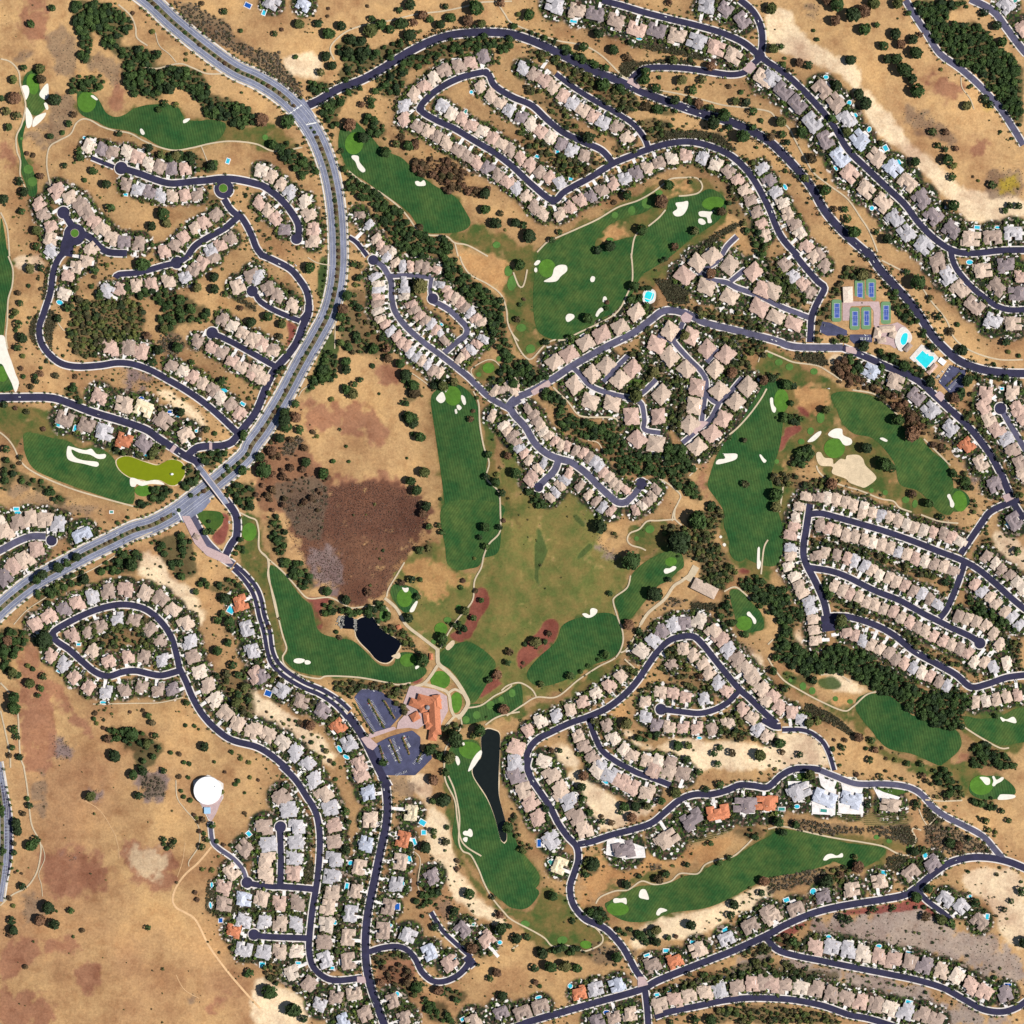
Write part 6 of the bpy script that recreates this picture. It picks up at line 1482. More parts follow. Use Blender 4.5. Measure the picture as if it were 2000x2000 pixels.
# ---------------------------------------------------------------- pools
PG = "backyard swimming pools"; pn = {}
for c, a, p in rec('S'):
    for q in p:
        if q[2] < 2: continue
        x, y, w_, h2 = q[:4]; rot = -(q[4] if len(q) > 4 else 0); big = w_ > 25 or (w_ > 14 and h2 > 20)
        if big: continue
        w_ = min(w_, 16)*.8; h2 = min(h2, 18)*.8
        near_ = sorted(info, key=lambda h_: math.hypot(h_['x']-x, h_['y']-y))[0]
        k = pn.get(near_['label'], 0)+1; pn[near_['label']] = k
        zz = float(height(x, y))+1.0; mt = random.choice([M['pool']]*5+[M['pool2'], M['pool3']])
        deep = {M['pool']: 'turquoise', M['pool2']: 'deep blue', M['pool3']: 'teal'}[mt]
        lab = "%s pool by %s%s" % (deep, near_['pos'], near_['nm']) if k == 1 else "%s small second pool by %s%s" % (deep, near_['pos'], near_['nm'])
        lab = ' '.join(lab.split()[:16])
        t = obj('swimming_pool', None, loc=(x, y, zz), label=lab, cat='pool', group=PG); t.rotation_euler = (0, 0, R(rot))
        sh = rng.random() < 0.5
        W1 = ell(0, 0, w_/2, h2/2, 0, 16) if sh else rect(0, 0, w_, h2); W2 = ell(0, 0, w_/2+1.2, h2/2+1.2, 0, 16) if sh else rect(0, 0, w_+2.6, h2+2.6)
        n2 = len(W1)
        vv = [(a_, b_, 0.0) for a_, b_ in W2]+[(a_, b_, 0.0) for a_, b_ in W1]+[(a_, b_, -1.6) for a_, b_ in W2]+[(a_, b_, -0.2) for a_, b_ in W1]
        ff = [(i, (i+1) % n2, n2+(i+1) % n2, n2+i) for i in range(n2)]+[(2*n2+i, 2*n2+(i+1) % n2, (i+1) % n2, i) for i in range(n2)]+[(n2+i, n2+(i+1) % n2, 3*n2+(i+1) % n2, 3*n2+i) for i in range(n2)]
        obj('pool_deck', mesh('pool_deck', vv, ff, M['drive']), t); obj('pool_water', mesh('pool_water', [(a_, b_, -0.12) for a_, b_ in W1], [tuple(range(n2))], mt), t)
        stamp_disc(BLK, x, y, max(w_, h2)/2)
def big_pool(P, label, mt, deck, pdz=0.9):
    P = np.asarray(P); c0 = P.mean(0); zz = float(height(*c0)); t = obj('swimming_pool', None, loc=(0, 0, 0), label=label, cat='pool')
    D2 = np.asarray(deck); n2 = len(D2)
    V_ = [(a, b_, zz+pdz) for a, b_ in D2]+[(a, b_, zz-3) for a, b_ in D2]; obj('pool_deck', mesh('pool_deck', V_, [tuple(range(n2))]+[(i, i+n2, (i+1) % n2+n2, (i+1) % n2) for i in range(n2)], M['concrete']), t)
    n3 = len(P); V_ = [(a, b_, zz+pdz+0.06) for a, b_ in P]; obj('pool_water', mesh('pool_water', V_, [tuple(range(n3))], mt), t)
    cp = []; Q = P+(P-c0)/np.hypot(*(P-c0).T)[:, None]*0.9
    obj('coping', mesh('coping', [(a, b_, zz+pdz+0.10) for a, b_ in Q]+[(a, b_, zz+pdz+0.10) for a, b_ in P]+[(a, b_, zz+pdz) for a, b_ in Q], [(i, (i+1) % n3, n3+(i+1) % n3, n3+i) for i in range(n3)]+[(i, 2*n3+i, 2*n3+(i+1) % n3, (i+1) % n3) for i in range(n3)], M['white']), t)
    stamp_poly(BLK, D2)
def zp(L, x0, y0, k): return gp([(x0+a/k, y0+b_/k) for a, b_ in L])
K2 = 6.44
big_pool(zp([(1215, 1155), (1305, 1060), (1355, 1105), (1375, 1095), (1385, 1125), (1440, 1130), (1450, 1165), (1345, 1285)][::-1], 1600, 520, K2), "large bright turquoise lap pool south-east of the tennis clubhouse", M['bigpool'], zp([(1140, 1150), (1290, 980), (1400, 1030), (1510, 1150), (1480, 1190), (1350, 1320), (1170, 1180)][::-1], 1600, 520, K2))
big_pool(cr_spline(zp([(1060, 850), (1110, 840), (1118, 890), (1095, 970), (1050, 985), (1028, 930)][::-1], 1600, 520, K2), True, 2), "elongated turquoise pool beside the tennis clubhouse's curved terrace", M['bigpool'], cr_spline(zp([(1030, 770), (1120, 790), (1175, 900), (1110, 1010), (1040, 1070), (980, 1010), (960, 900)][::-1], 1600, 520, K2), True, 3))
big_pool(cr_spline(zp([(1000, 290), (1035, 262), (1072, 278), (1062, 325), (1030, 345), (1005, 335)][::-1], 1000, 500, 3.864), True, 2), "kidney-shaped turquoise pool under palms north of the curved bridge street", M['bigpool'], cr_spline(zp([(990, 275), (1040, 245), (1085, 270), (1078, 340), (1030, 362), (990, 345)][::-1], 1000, 500, 3.864), True, 3), 1.0)
# ---------------------------------------------------------------- tennis courts
TL = ["green and blue tennis court west of the others beside the parking lot", "tennis court at the upper row's west end next to the pale roof", "tennis court at the upper row's east end", "west tennis court of the lower middle pair", "palm-shaded east tennis court of the lower middle pair", "tennis court east of the paved walk with stands beside it"]
for k, (cx_, cy_) in enumerate([(225, 555), (515, 297), (660, 293), (452, 657), (597, 650), (845, 582)]):
    (x, y), = zp([(cx_, cy_)], 1600, 520, K2); zz = float(height(x, y))+0.9
    t = obj('tennis_court', None, loc=(x, y, zz), label=TL[k], cat='tennis court', group='hard tennis courts'); W_, H_ = 19.5, 44
    cc = []
    for sx_, sy_, a0 in ((1, 1, 0), (-1, 1, 90), (-1, -1, 180), (1, -1, 270)):
        for q in range(4): a_ = R(a0+q*30); cc.append((sx_*(W_/2-5)+5*math.cos(a_), sy_*(H_/2-5)+5*math.sin(a_)))
    n2 = len(cc); obj('court_surround', mesh('court_surround', [(a_, b_, 0) for a_, b_ in cc]+[(a_, b_, -3) for a_, b_ in cc], [tuple(range(n2))]+[(i, i+n2, (i+1) % n2+n2, (i+1) % n2) for i in range(n2)], M['court']), t)
    obj('playing_surface', mesh('playing_surface', *box(0.6, 0, 11.2, 28.5, -0.1, 0.05), M['blue']), t)
    ls = [box(0.6+a_, 0, 0.3, 28.5, 0.05, 0.07) for a_ in (-5.4, 5.4)]+[box(0.6+a_, 0, 0.25, 28.4, 0.05, 0.068) for a_ in (-4.1, 4.1)]+[box(0.6, b_, 11.2, 0.35, 0.05, 0.072) for b_ in (-14, 14)]+[box(0.6, b_, 8.2, 0.25, 0.05, 0.066) for b_ in (-6.4, 6.4)]+[box(0.6, 0, 0.25, 12.8, 0.05, 0.064)]
    obj('court_lines', mesh('court_lines', *join(ls), M['paint']), t); obj('net', mesh('net', *join([box(0.6, 0, 12.6, 0.12, 0.1, 1.05), box(-5.8, 0, 0.2, 0.2, 0, 1.2), box(7.0, 0, 0.2, 0.2, 0, 1.2)]), M['netm']), t)
    fn = [box(a_, b_, 0.12, 0.12, -0.5, 3.2) for a_ in (-W_/2, W_/2) for b_ in np.linspace(-H_/2+5, H_/2-5, 7)]+[box(a_, 0, 0.08, H_-10, 3.1, 3.2) for a_ in (-W_/2, W_/2)]+[box(0, b_, W_-10, 0.08, 3.1, 3.2) for b_ in (-H_/2, H_/2)]
    obj('court_fence', mesh('court_fence', *join(fn), M['netm']), t); stamp_poly(BLK, rect(x, y, W_+3, H_+3))
fill("courts_walk", zp([(300, 440), (760, 440), (780, 560), (760, 740), (690, 740), (690, 560), (640, 490), (400, 500), (380, 680), (300, 680)], 1600, 520, K2), 0.5, M['paver'], 3)
fill("club_terrace", zp([(700, 740), (900, 730), (990, 700), (1110, 770), (1000, 830), (960, 960), (980, 1050), (900, 990), (700, 960)], 1600, 520, K2), 0.55, M['paver'], 3)
# ---------------------------------------------------------------- larger single buildings
def building(name, blocks, label, cat, roofm, wallm=None, extra=None):
    """blocks in photo pixels: (x, y, w, d, eave, pitch, rotation)"""
    x0, y0 = gp([(blocks[0][0], blocks[0][1])])[0]; zz = float(height(x0, y0)); t = obj(name, None, loc=(x0, y0, zz), label=label, cat=cat)
    for i, (x, y, w_, d_, h_, p, rot) in enumerate(blocks):
        X_, Y_ = gp([(x, y)])[0]; c, s = math.cos(R(rot)), math.sin(R(rot))
        for nm, (v, f), mt in (('wall', box(0, 0, w_-0.02*i, d_-0.02*i, -3, h_), wallm or M['wall']), ('roof', hip(0, 0, w_, d_, h_+0.02*i, p) if p else box(0, 0, w_+.6, d_+.6, h_, h_+0.4+0.02*i), roofm)):
            obj(nm, mesh(nm, [(X_-x0+a*c-b_*s, Y_-y0+a*s+b_*c, zz2) for a, b_, zz2 in v], f, mt), t)
        stamp_poly(BLK, rect(X_, Y_, w_, d_, rot))
    return t, (x0, y0, zz)
KC = 7.728
def kc(x, y): return 640+x/KC, 1320+y/KC
t, o0 = building('clubhouse', [kc(1620, 600)+(20, 74, 7.2, .42, 3), kc(1530, 380)+(46, 17, 6.6, .45, -14), kc(1350, 430)+(30, 15, 6.0, .44, -22), kc(1650, 400)+(15, 28, 7.6, .45, 8), kc(1500, 640)+(13, 22, 5.0, .42, 8), kc(1570, 745)+(22, 16, 5.6, .42, 0), kc(1590, 900)+(16, 20, 5.2, .42, -8), kc(1440, 500)+(14, 12, 6.9, .46, 20)],
                 "sprawling golf clubhouse with terracotta wings and a small grey dome", 'clubhouse', RM['orange'])
dx, dy = gp([kc(1505, 478)])[0]; th = np.linspace(0, 2*math.pi, 20, endpoint=False); dv = [(dx-o0[0], dy-o0[1], 13.6)]; df = []
for k in range(5):
    a_ = (k+1)/5*math.pi/2; dv += [(dx-o0[0]+5*math.sin(a_)*math.cos(q), dy-o0[1]+5*math.sin(a_)*math.sin(q), 8.6+5*math.cos(a_)) for q in th]
df = [(0, 1+i, 1+(i+1) % 20) for i in range(20)]+[(1+k*20+i, 21+k*20+i, 21+k*20+(i+1) % 20, 1+k*20+(i+1) % 20) for k in range(4) for i in range(20)]
dv += [(dx-o0[0]+5*math.cos(q), dy-o0[1]+5*math.sin(q), 5.0) for q in th]; df += [(81+i, 101+i, 101+(i+1) % 20, 81+(i+1) % 20) for i in range(20)]
obj('dome', mesh('dome', dv, df, M['flat'], True), t)
building('entrance_canopy', [kc(1320, 618)+(17, 15, 4.6, .45, 30)], "square terracotta entrance canopy on the pink paved forecourt", 'canopy', RM['orange'])
def k31(x, y): return 1600+x/K2, 520+y/K2
building('tennis_clubhouse', [k31(860, 790)+(30, 12, 5.2, .4, 4), k31(740, 840)+(14, 20, 4.8, .42, -12), k31(790, 930)+(16, 10, 4.6, .42, 10), k31(930, 850)+(12, 14, 4.9, .42, -20)], "tan-roofed tennis clubhouse between the courts and turquoise pools", 'clubhouse', RM['tan'])
building('court_pavilion', [k31(365, 355)+(18, 30, 4.4, .12, 2)], "pale low-roofed pavilion beside the upper tennis courts", 'pavilion', RM['beige'])
building('pool_house', [k31(1120, 1020)+(9, 17, 3.4, .4, -42)], "brown-roofed pool house between the two club pools", 'pool house', RM['brown'])
building('pool_house', [k31(1425, 1290)+(8, 24, 3.4, .4, -42)], "pink-roofed changing block along the lap pool's south-east side", 'pool house', RM['pink'])
building('snack_bar', [k31(1550, 1195)+(14, 10, 3.2, 0, -38)], "white flat-roofed hut at the lap pool's east corner", 'hut', M['white'])
building('maintenance_building', [(1376, 1149, 50, 22, 5.5, .22, -27)], "long plain maintenance building at the end of the service road under big oaks", 'building', RM['tan'])
building('starter_hut', [(842, 1283, 6, 12, 3.4, .45, 0)], "tiny terracotta starter hut at the cart path fork above the putting greens", 'hut', RM['orange'])
building('gatehouse', [(384, 1048, 12, 9, 3.8, .45, -30)], "small gatehouse on the pink paved entrance drive", 'gatehouse', RM['brown'])
building('pump_house', [(406, 1582, 12, 12, 3.0, 0, 0)], "light blue flat-topped pump house below the white water tank", 'pump house', M['steel'])
building('comfort_station', [(779, 1225, 8, 7, 3.0, .4, 20)], "little orange-roofed restroom between the black pond and cart path", 'hut', RM['orange'])
# ---------------------------------------------------------------- water tank
tx_, ty_ = gp([(407, 1543)])[0]; tz = float(height(tx_, ty_)); t = obj('water_tank', None, loc=(tx_, ty_, tz), label="huge round white water tank standing alone on the dry hillside", cat='water tank')
n2 = 64; th = np.linspace(0, 2*math.pi, n2, endpoint=False); rr = 27.0
V_ = [(rr*math.cos(a_), rr*math.sin(a_), zz) for zz in (-3, 8.2) for a_ in th]; obj('tank_wall', mesh('tank_wall', V_, [(i, (i+1) % n2, n2+(i+1) % n2, n2+i) for i in range(n2)], M['white']), t)
V_ = [(0, 0, 9.4)]+[((rr+.3)*math.cos(a_), (rr+.3)*math.sin(a_), 8.2) for a_ in th]+[((rr+.3)*math.cos(a_), (rr+.3)*math.sin(a_), 7.8) for a_ in th]
obj('tank_roof', mesh('tank_roof', V_, [(0, 1+i, 1+(i+1) % n2) for i in range(n2)]+[(1+i, 1+n2+i, 1+n2+(i+1) % n2, 1+(i+1) % n2) for i in range(n2)], M['white']), t)
obj('roof_hatch', mesh('roof_hatch', *box(14, 8, 1.6, 1.6, 8.4, 9.6), M['metal']), t)
fill("tank_apron", gp([(377, 1525), (407, 1513), (437, 1530), (436, 1560), (420, 1585), (414, 1603), (408, 1603), (392, 1570), (380, 1555)]), 0.45, M['concrete'], 4); stamp_disc(BLK, tx_, ty_, 30)
# ---------------------------------------------------------------- bridge over the parkway
bl = cr_spline(gp([(386, 909), (392, 917), (414, 945), (438, 977), (442, 984)]), step=5); A = offset_line(bl, 6.5); B_ = offset_line(bl, -6.5); n2 = len(bl)
z0 = float(height(*bl[0]))+1.0; z1 = float(height(*bl[-1]))+1.0; mid_ = 7.2; tt = np.linspace(0, 1, n2); zl = (z0*(1-tt)+z1*tt)+mid_*np.sin(tt*math.pi)**0.6
t = obj('road_bridge', None, loc=(bl[n2//2][0], bl[n2//2][1], 0), label="concrete road bridge crossing over the wide parkway beside the green pond", cat='bridge'); ox, oy = bl[n2//2]
V_ = [(p_[0]-ox, p_[1]-oy, zl[i]) for i, p_ in enumerate(A)]+[(p_[0]-ox, p_[1]-oy, zl[i]) for i, p_ in enumerate(B_)]; V_ += [(a_, b_, c-1.3) for a_, b_, c in V_]
f = [(i, i+n2, i+n2+1, i+1) for i in range(n2-1)]+[(2*n2+i, 2*n2+i+1, 3*n2+i+1, 3*n2+i) for i in range(n2-1)]+[(i, i+1, 2*n2+i+1, 2*n2+i) for i in range(n2-1)]+[(n2+i, 3*n2+i, 3*n2+i+1, n2+i+1) for i in range(n2-1)]
obj('deck', mesh('deck', V_, f, M['concrete']), t)
for s in (-1, 1):
    I_ = offset_line(bl, s*6.1); O_ = offset_line(bl, s*6.7); V_ = []
    for q in (I_, O_):
        for dzz in (0.0, 1.1): V_ += [(p_[0]-ox, p_[1]-oy, zl[i]+dzz+(-0.4 if dzz == 0 else 0)) for i, p_ in enumerate(q)]
    f = []
    for i in range(n2-1): f += [(n2+i, n2+i+1, 3*n2+i+1, 3*n2+i), (i, n2+i, n2+i+1, i+1), (2*n2+i, 2*n2+i+1, 3*n2+i+1, 3*n2+i)]
    obj('parapet', mesh('parapet', V_, f, M['paver']), t)
I_ = bl; V_ = [(p_[0]-ox, p_[1]-oy, zl[i]+0.06) for q in (offset_line(bl, 4.6), offset_line(bl, -4.6)) for i, p_ in enumerate(q)]
obj('roadway', mesh('roadway', V_, [(i, i+n2, i+n2+1, i+1) for i in range(n2-1)], M['arterial']), t)
mx, my = bl[n2//2]; dr = bl[n2//2+1]-bl[n2//2-1]; an = math.atan2(dr[1], dr[0])
v, f = box(0, 0, 1.4, 9, -12, float(zl[n2//2])-1.2); ca, sa = math.cos(an), math.sin(an); obj('pier', mesh('pier', [(a*ca-b_*sa, a*sa+b_*ca, c) for a, b_, c in v], f, M['concrete']), t)
# ---------------------------------------------------------------- fountain, waterfall rocks
fx, fy = gp([(335, 926)])[0]; t = obj('fountain', None, loc=(fx, fy, 2.6), label="white fountain jet in the algae-green pond", cat='fountain')
th = np.linspace(0, 2*math.pi, 12, endpoint=False); V_ = [(0, 0, 5.0)]+[(2.4*math.cos(a_), 1.8*math.sin(a_), 2.6) for a_ in th]+[(3.6*math.cos(a_), 2.4*math.sin(a_), 0.1) for a_ in th]
obj('water_jet', mesh('water_jet', V_, [(0, 1+i, 1+(i+1) % 12) for i in range(12)]+[(1+i, 13+i, 13+(i+1) % 12, 1+(i+1) % 12) for i in range(12)], M['white'], True), t)
obj('fountain_base', mesh('fountain_base', *box(0, 0, 2, 2, -1, 0.3), M['rocks']), t)
fx, fy = gp([(955, 1872)])[0]
def rocks(poly, n, lo, hi, dz=0.3):
    P = np.asarray(poly); (x0, y0), (x1, y1) = P.min(0), P.max(0); V_, F_ = [], []
    while n > 0:
        x, y = rng.uniform(x0, x1), rng.uniform(y0, y1)
        if not inside(P, np.array([x]), np.array([y]))[0]: continue
        n -= 1; s = rng.uniform(lo, hi); zz = float(height(x, y))+dz; k = len(V_); rr_ = rng.uniform(0.6, 1.1, 8)
        V_ += [(x+s*a_*rr_[i], y+s*b_*rr_[i], zz+(c*s*0.9*rr_[i])) for i, (a_, b_, c) in enumerate([(-1, -1, -.3), (1, -1, -.3), (1, 1, -.3), (-1, 1, -.3), (-.6, -.6, 1), (.6, -.6, 1), (.6, .6, 1), (-.6, .6, 1)])]
        F_ += [tuple(i+k for i in q) for q in [(4, 5, 6, 7), (0, 1, 5, 4), (1, 2, 6, 5), (2, 3, 7, 6), (3, 0, 4, 7)]]
    return V_, F_
V_, F_ = [], []
for c, a, p in rec('N'):
    if a[0] == 'rocks': v, f = rocks(p, 70, 0.8, 2.0); k = len(V_); V_ += v; F_ += [tuple(i+k for i in q) for q in f]
obj('boulders', mesh('boulders', V_, F_, M['rocks']), kind='stuff', label="grey boulders of the waterfall beside the black pond", cat='boulders')
# vineyard terraces: posts and wires of clipped rows
for c, a, p in rec('D'):
    if a[0] == 'vine':
        P = np.array(p); cx_, cy_ = P.mean(0)
        e1 = P[1]-P[0]; an = math.atan2(e1[1], e1[0]); 
        if abs(an) > math.pi/2: an -= math.pi
        u = np.array((math.cos(an), math.sin(an))); nrm = np.array((-u[1], u[0])); proj = (P-P.mean(0))@nrm; lo, hi = proj.min(), proj.max()
        vv, ff = [], []
        for s in np.arange(lo+1.5, hi-1, 3.6):
            ts = [q for q in np.arange(-60, 60, 1.0) if inside(P, np.array([cx_+u[0]*q+nrm[0]*s]), np.array([cy_+u[1]*q+nrm[1]*s]))[0]]
            if len(ts) < 3: continue
            L = np.array([(cx_+u[0]*q+nrm[0]*s, cy_+u[1]*q+nrm[1]*s) for q in ts]); 
            for i in range(len(L)-1):
                x, y = L[i]; zz = float(height(x, y)); k = len(vv); v, f = box(0, 0, 1.1, rng.uniform(0.7, 1.3), -0.2, rng.uniform(1.2, 1.7)); ca, sa = math.cos(an), math.sin(an)
                vv += [(x+a_*ca-b_*sa, y+a_*sa+b_*ca, zz+cc_) for a_, b_, cc_ in v]; ff += [tuple(i2+k for i2 in q) for q in f]
        if vv:
            me = mesh('vine_rows', vv, ff, M['leaf']); setcol(me, np.tile(alb((110, 108, 60))[:3], (len(vv), 1))); obj('vine_rows', me, kind='stuff')
# ---------------------------------------------------------------- foliage
TINT = {'oak': [(55, 76, 40), (65, 88, 44), (48, 65, 40), (77, 99, 50)], 'brown': [(112, 84, 63), (91, 71, 53), (128, 95, 71), (80, 74, 46)], 'mix': [(59, 77, 42), (84, 99, 50), (99, 88, 61), (55, 67, 42), (112, 116, 61)],
        'hedge': [(80, 77, 56), (91, 86, 63), (71, 71, 50)], 'scrub': [(106, 95, 80), (86, 82, 65), (120, 106, 91), (70, 74, 48)], 'garden': [(65, 84, 42), (99, 124, 53), (55, 70, 40), (118, 128, 63), (91, 76, 55)], 'street': [(80, 99, 46), (65, 82, 42), (103, 120, 55)], 'rust': [(104, 74, 60), (136, 104, 86), (84, 62, 52), (120, 98, 88)], 'bright': [(112, 141, 44), (128, 150, 55)], 'dark': [(46, 63, 35), (56, 71, 42)]}
def crown(n, rx, h_, r2, tint, flat=0.0, size=0.42):
    """n leaf sprays through an uneven crown; unit-free radius rx, height h_, base at trunk top"""
    u = r2.normal(size=(n, 3)); u /= np.linalg.norm(u, axis=1)[:, None]; u[:, 2] = np.abs(u[:, 2])*1.1-0.28
    lob = r2.normal(size=(5, 3)); lob /= np.linalg.norm(lob, axis=1)[:, None]
    lump = 0.74+0.30*np.clip((u@lob.T).max(1), 0, 1)
    rad = lump*r2.uniform(0.62, 1.05, n)**0.5
    c = u*rad[:, None]*np.array((rx, rx, h_*0.5)); c[:, 2] += h_*0.55
    s = rx*size*r2.uniform(0.6, 1.3, n)
    nr = u*0.9+r2.normal(size=(n, 3))*0.55; nr[:, 2] += 0.35; nr /= np.linalg.norm(nr, axis=1)[:, None]
    a = np.cross(nr, r2.normal(size=(n, 3))); a /= np.linalg.norm(a, axis=1)[:, None]; b_ = np.cross(nr, a)
    a *= s[:, None]; b_ *= (s*r2.uniform(0.5, 0.95, n))[:, None]
    V_ = np.stack([c-a*0.9-b_*0.5, c+a*0.3-b_, c+a, c-a*0.2+b_], 1)
    cl = np.array([alb(q)[:3] for q in tint]); base = cl[r2.integers(len(cl))]*0.5+cl[r2.integers(len(cl))]*0.5
    tone = (0.8+0.45*r2.random(n))[:, None]*base[None]; 
    return V_, np.repeat(tone[:, None], 4, 1)
class Bulk:
    def __init__(s): s.V = []; s.T = []
    def add(s, x, y, z, n, rx, h_, tint, size=0.42):
        V_, T = crown(n, rx, h_, rng, tint, size=size); s.V.append((V_+np.array((x, y, z))).reshape(-1, 3)); s.T.append(T.reshape(-1, 3))
    def build(s, name, label, cat):
        if not s.V: return
        V_ = np.concatenate(s.V); T = np.concatenate(s.T); F_ = np.arange(len(V_)).reshape(-1, 4)
        me = mesh(name, V_, F_, M['leaf']); setcol(me, T); obj(name, me, kind='stuff', label=label, cat=cat)
def blocked(x, y): i, j = gi(x, y); return BLK[i, j]
wood, shrubs, scrub, hedge = Bulk(), Bulk(), Bulk(), Bulk()
wtrunk = []
def scatter(poly, sp):
    P = np.asarray(poly); (x0, y0), (x1, y1) = P.min(0), P.max(0); xs = np.arange(x0, x1, sp); ys = np.arange(y0, y1, sp)
    Xs, Ys = np.meshgrid(xs, ys); Xs = (Xs+rng.uniform(-.48, .48, Xs.shape)*sp).ravel(); Ys = (Ys+rng.uniform(-.48, .48, Ys.shape)*sp).ravel()
    k = inside(P, Xs, Ys); return Xs[k], Ys[k]
for c, a, p in rec('W'):
    ty_ = a[0]; dn = float(a[1])
    sp = {'oak': 7.4, 'brown': 7.4, 'mix': 6.4, 'hedge': 2.8, 'scrub': 4.4}[ty_]/math.sqrt(dn)
    for x, y in zip(*scatter(p, sp)):
        if abs(x) > 1010 or abs(y) > 1010: continue
        z_ = float(height(x, y))
        if ty_ in ('oak', 'brown', 'mix'):
            rx = (2.2+5.2*rng.random()**1.6) if ty_ != 'mix' else (1.6+4.2*rng.random()**1.6)
            if blocked(x, y) or (dn < 1 and rng.random() > dn+0.1): continue
            i, j = gi(x, y)
            if TURF[i, j] and rng.random() < .8: continue
            hh = rx*rng.uniform(1.2, 1.7)+1; wood.add(x, y, z_+rng.uniform(0.5, 1.8), int(24+rx*13), rx, hh, TINT[ty_], 0.36); wtrunk.append((x, y, z_, rx))
        elif ty_ == 'hedge':
            if blocked(x, y): continue
            hedge.add(x, y, z_-0.2, 12, 2.2, rng.uniform(1.2, 2.0), TINT['hedge'], 0.6)
        else:
            if blocked(x, y) or rng.random() > dn: continue
            scrub.add(x, y, z_-0.2, 20, rng.uniform(1.4, 3.4), rng.uniform(1.5, 3.2), TINT['scrub'], 0.45)
# named trees and bushes
TR = [(q[0], q[1], q[2]*(0.9 if q[2] < 11 else 0.82)) for c, a, p in rec('T') for q in p if abs(q[0]) < 1004 and abs(q[1]) < 1004]
# street trees along residential streets, the collector and the parkway
ST = []
def along(L, off, step, prob, rx, tint, jit=1.0):
    Q = offset_line(L, off); acc = 0
    for i in range(1, len(Q)):
        acc += math.hypot(*(Q[i]-Q[i-1]))
        if acc >= step:
            acc = 0
            if rng.random() < prob:
                x, y = Q[i]+rng.uniform(-jit, jit, 2)
                if abs(x) < 1004 and abs(y) < 1004: ST.append((x, y, rx*rng.uniform(0.75, 1.3), tint))
for L, w_, c in roads:
    if w_ < 8 or (c == 'Q' and w_ < 11): continue
    for s in (-1, 1): along(L, s*(w_/2+(3.0 if w_ > 9 else 1.6)), 11, 0.7 if w_ < 15 else 0.85, 2.4 if w_ < 15 else 3.6, 'street' if w_ < 15 else 'dark')
for s in (-1, 1): along(PARK, s*21.5, 8, 0.85, 2.7, 'street'); along(PARK2, s*17, 14, 0.6, 2.5, 'street')

junc = gp([(595, 228), (372, 985)])
ST = [q for q in ST if all(math.hypot(q[0]-a, q[1]-b_) > 24 for a, b_ in junc) and not blocked(q[0], q[1]) or math.hypot(1, 0) < 0]
keepST = []
for q in ST:
    keepST.append(q)
ptm = [q for q in keepST if q[3] in ('dark', 'bright')]
for x, y, rx, ti in keepST:
    z_ = float(height(x, y)); wood.add(x, y, z_+1.2, 26, rx, rx*1.7, TINT[ti], 0.42); wtrunk.append((x, y, z_, rx))
# median trees of the parkway are placed clear of the carriageways
for L, st_, rx in ((PARK, 11, 3.3), (PARK2, 12, 2.6)):
    acc = 0
    for i in range(1, len(L)):
        acc += math.hypot(*(L[i]-L[i-1]))
        if acc > st_ and abs(L[i][0]) < 1004 and abs(L[i][1]) < 1004 and all(math.hypot(L[i][0]-a, L[i][1]-b_) > 24 for a, b_ in junc):
            acc = 0; q = rx*rng.uniform(0.7, 1.35); TR.append((L[i][0]+rng.uniform(-1, 1), L[i][1]+rng.uniform(-1, 1), q))
# garden planting round every house
for h_ in info:
    big = h_['kind'] in ('large_house', 'condo_building'); n_ = 26 if big else (9 if h_['kind'] == 'patio_home' else 17); w0 = {'large_house': 14, 'condo_building': 15, 'patio_home': 7.2, 'house': 9.6}[h_['kind']]; d0 = {'large_house': 15, 'condo_building': 14, 'patio_home': 12, 'house': 11}[h_['kind']]
    ca, sa = math.cos(h_['ang']), math.sin(h_['ang'])
    for _ in range(n_):
        if rng.random() < 0.5: lx = rng.choice([-1, 1])*w0*h_['sx']*rng.uniform(0.86, 1.12); ly = rng.uniform(-1, 1)*d0*h_['sy']
        else: ly = (1 if rng.random() < 0.7 else -1)*d0*h_['sy']*rng.uniform(0.9, 1.25); lx = rng.uniform(-1, 1)*w0*h_['sx']
        x, y = h_['x']+lx*ca-ly*sa, h_['y']+lx*sa+ly*ca
        if abs(x) > 1006 or abs(y) > 1006 or blocked(x, y): continue
        rx = rng.uniform(0.9, 2.3) if rng.random() < 0.72 else rng.uniform(2.2, 3.9)
        shrubs.add(x, y, float(height(x, y))+0.1, int(12+rx*5), rx, rx*1.6, TINT['garden'], 0.5)
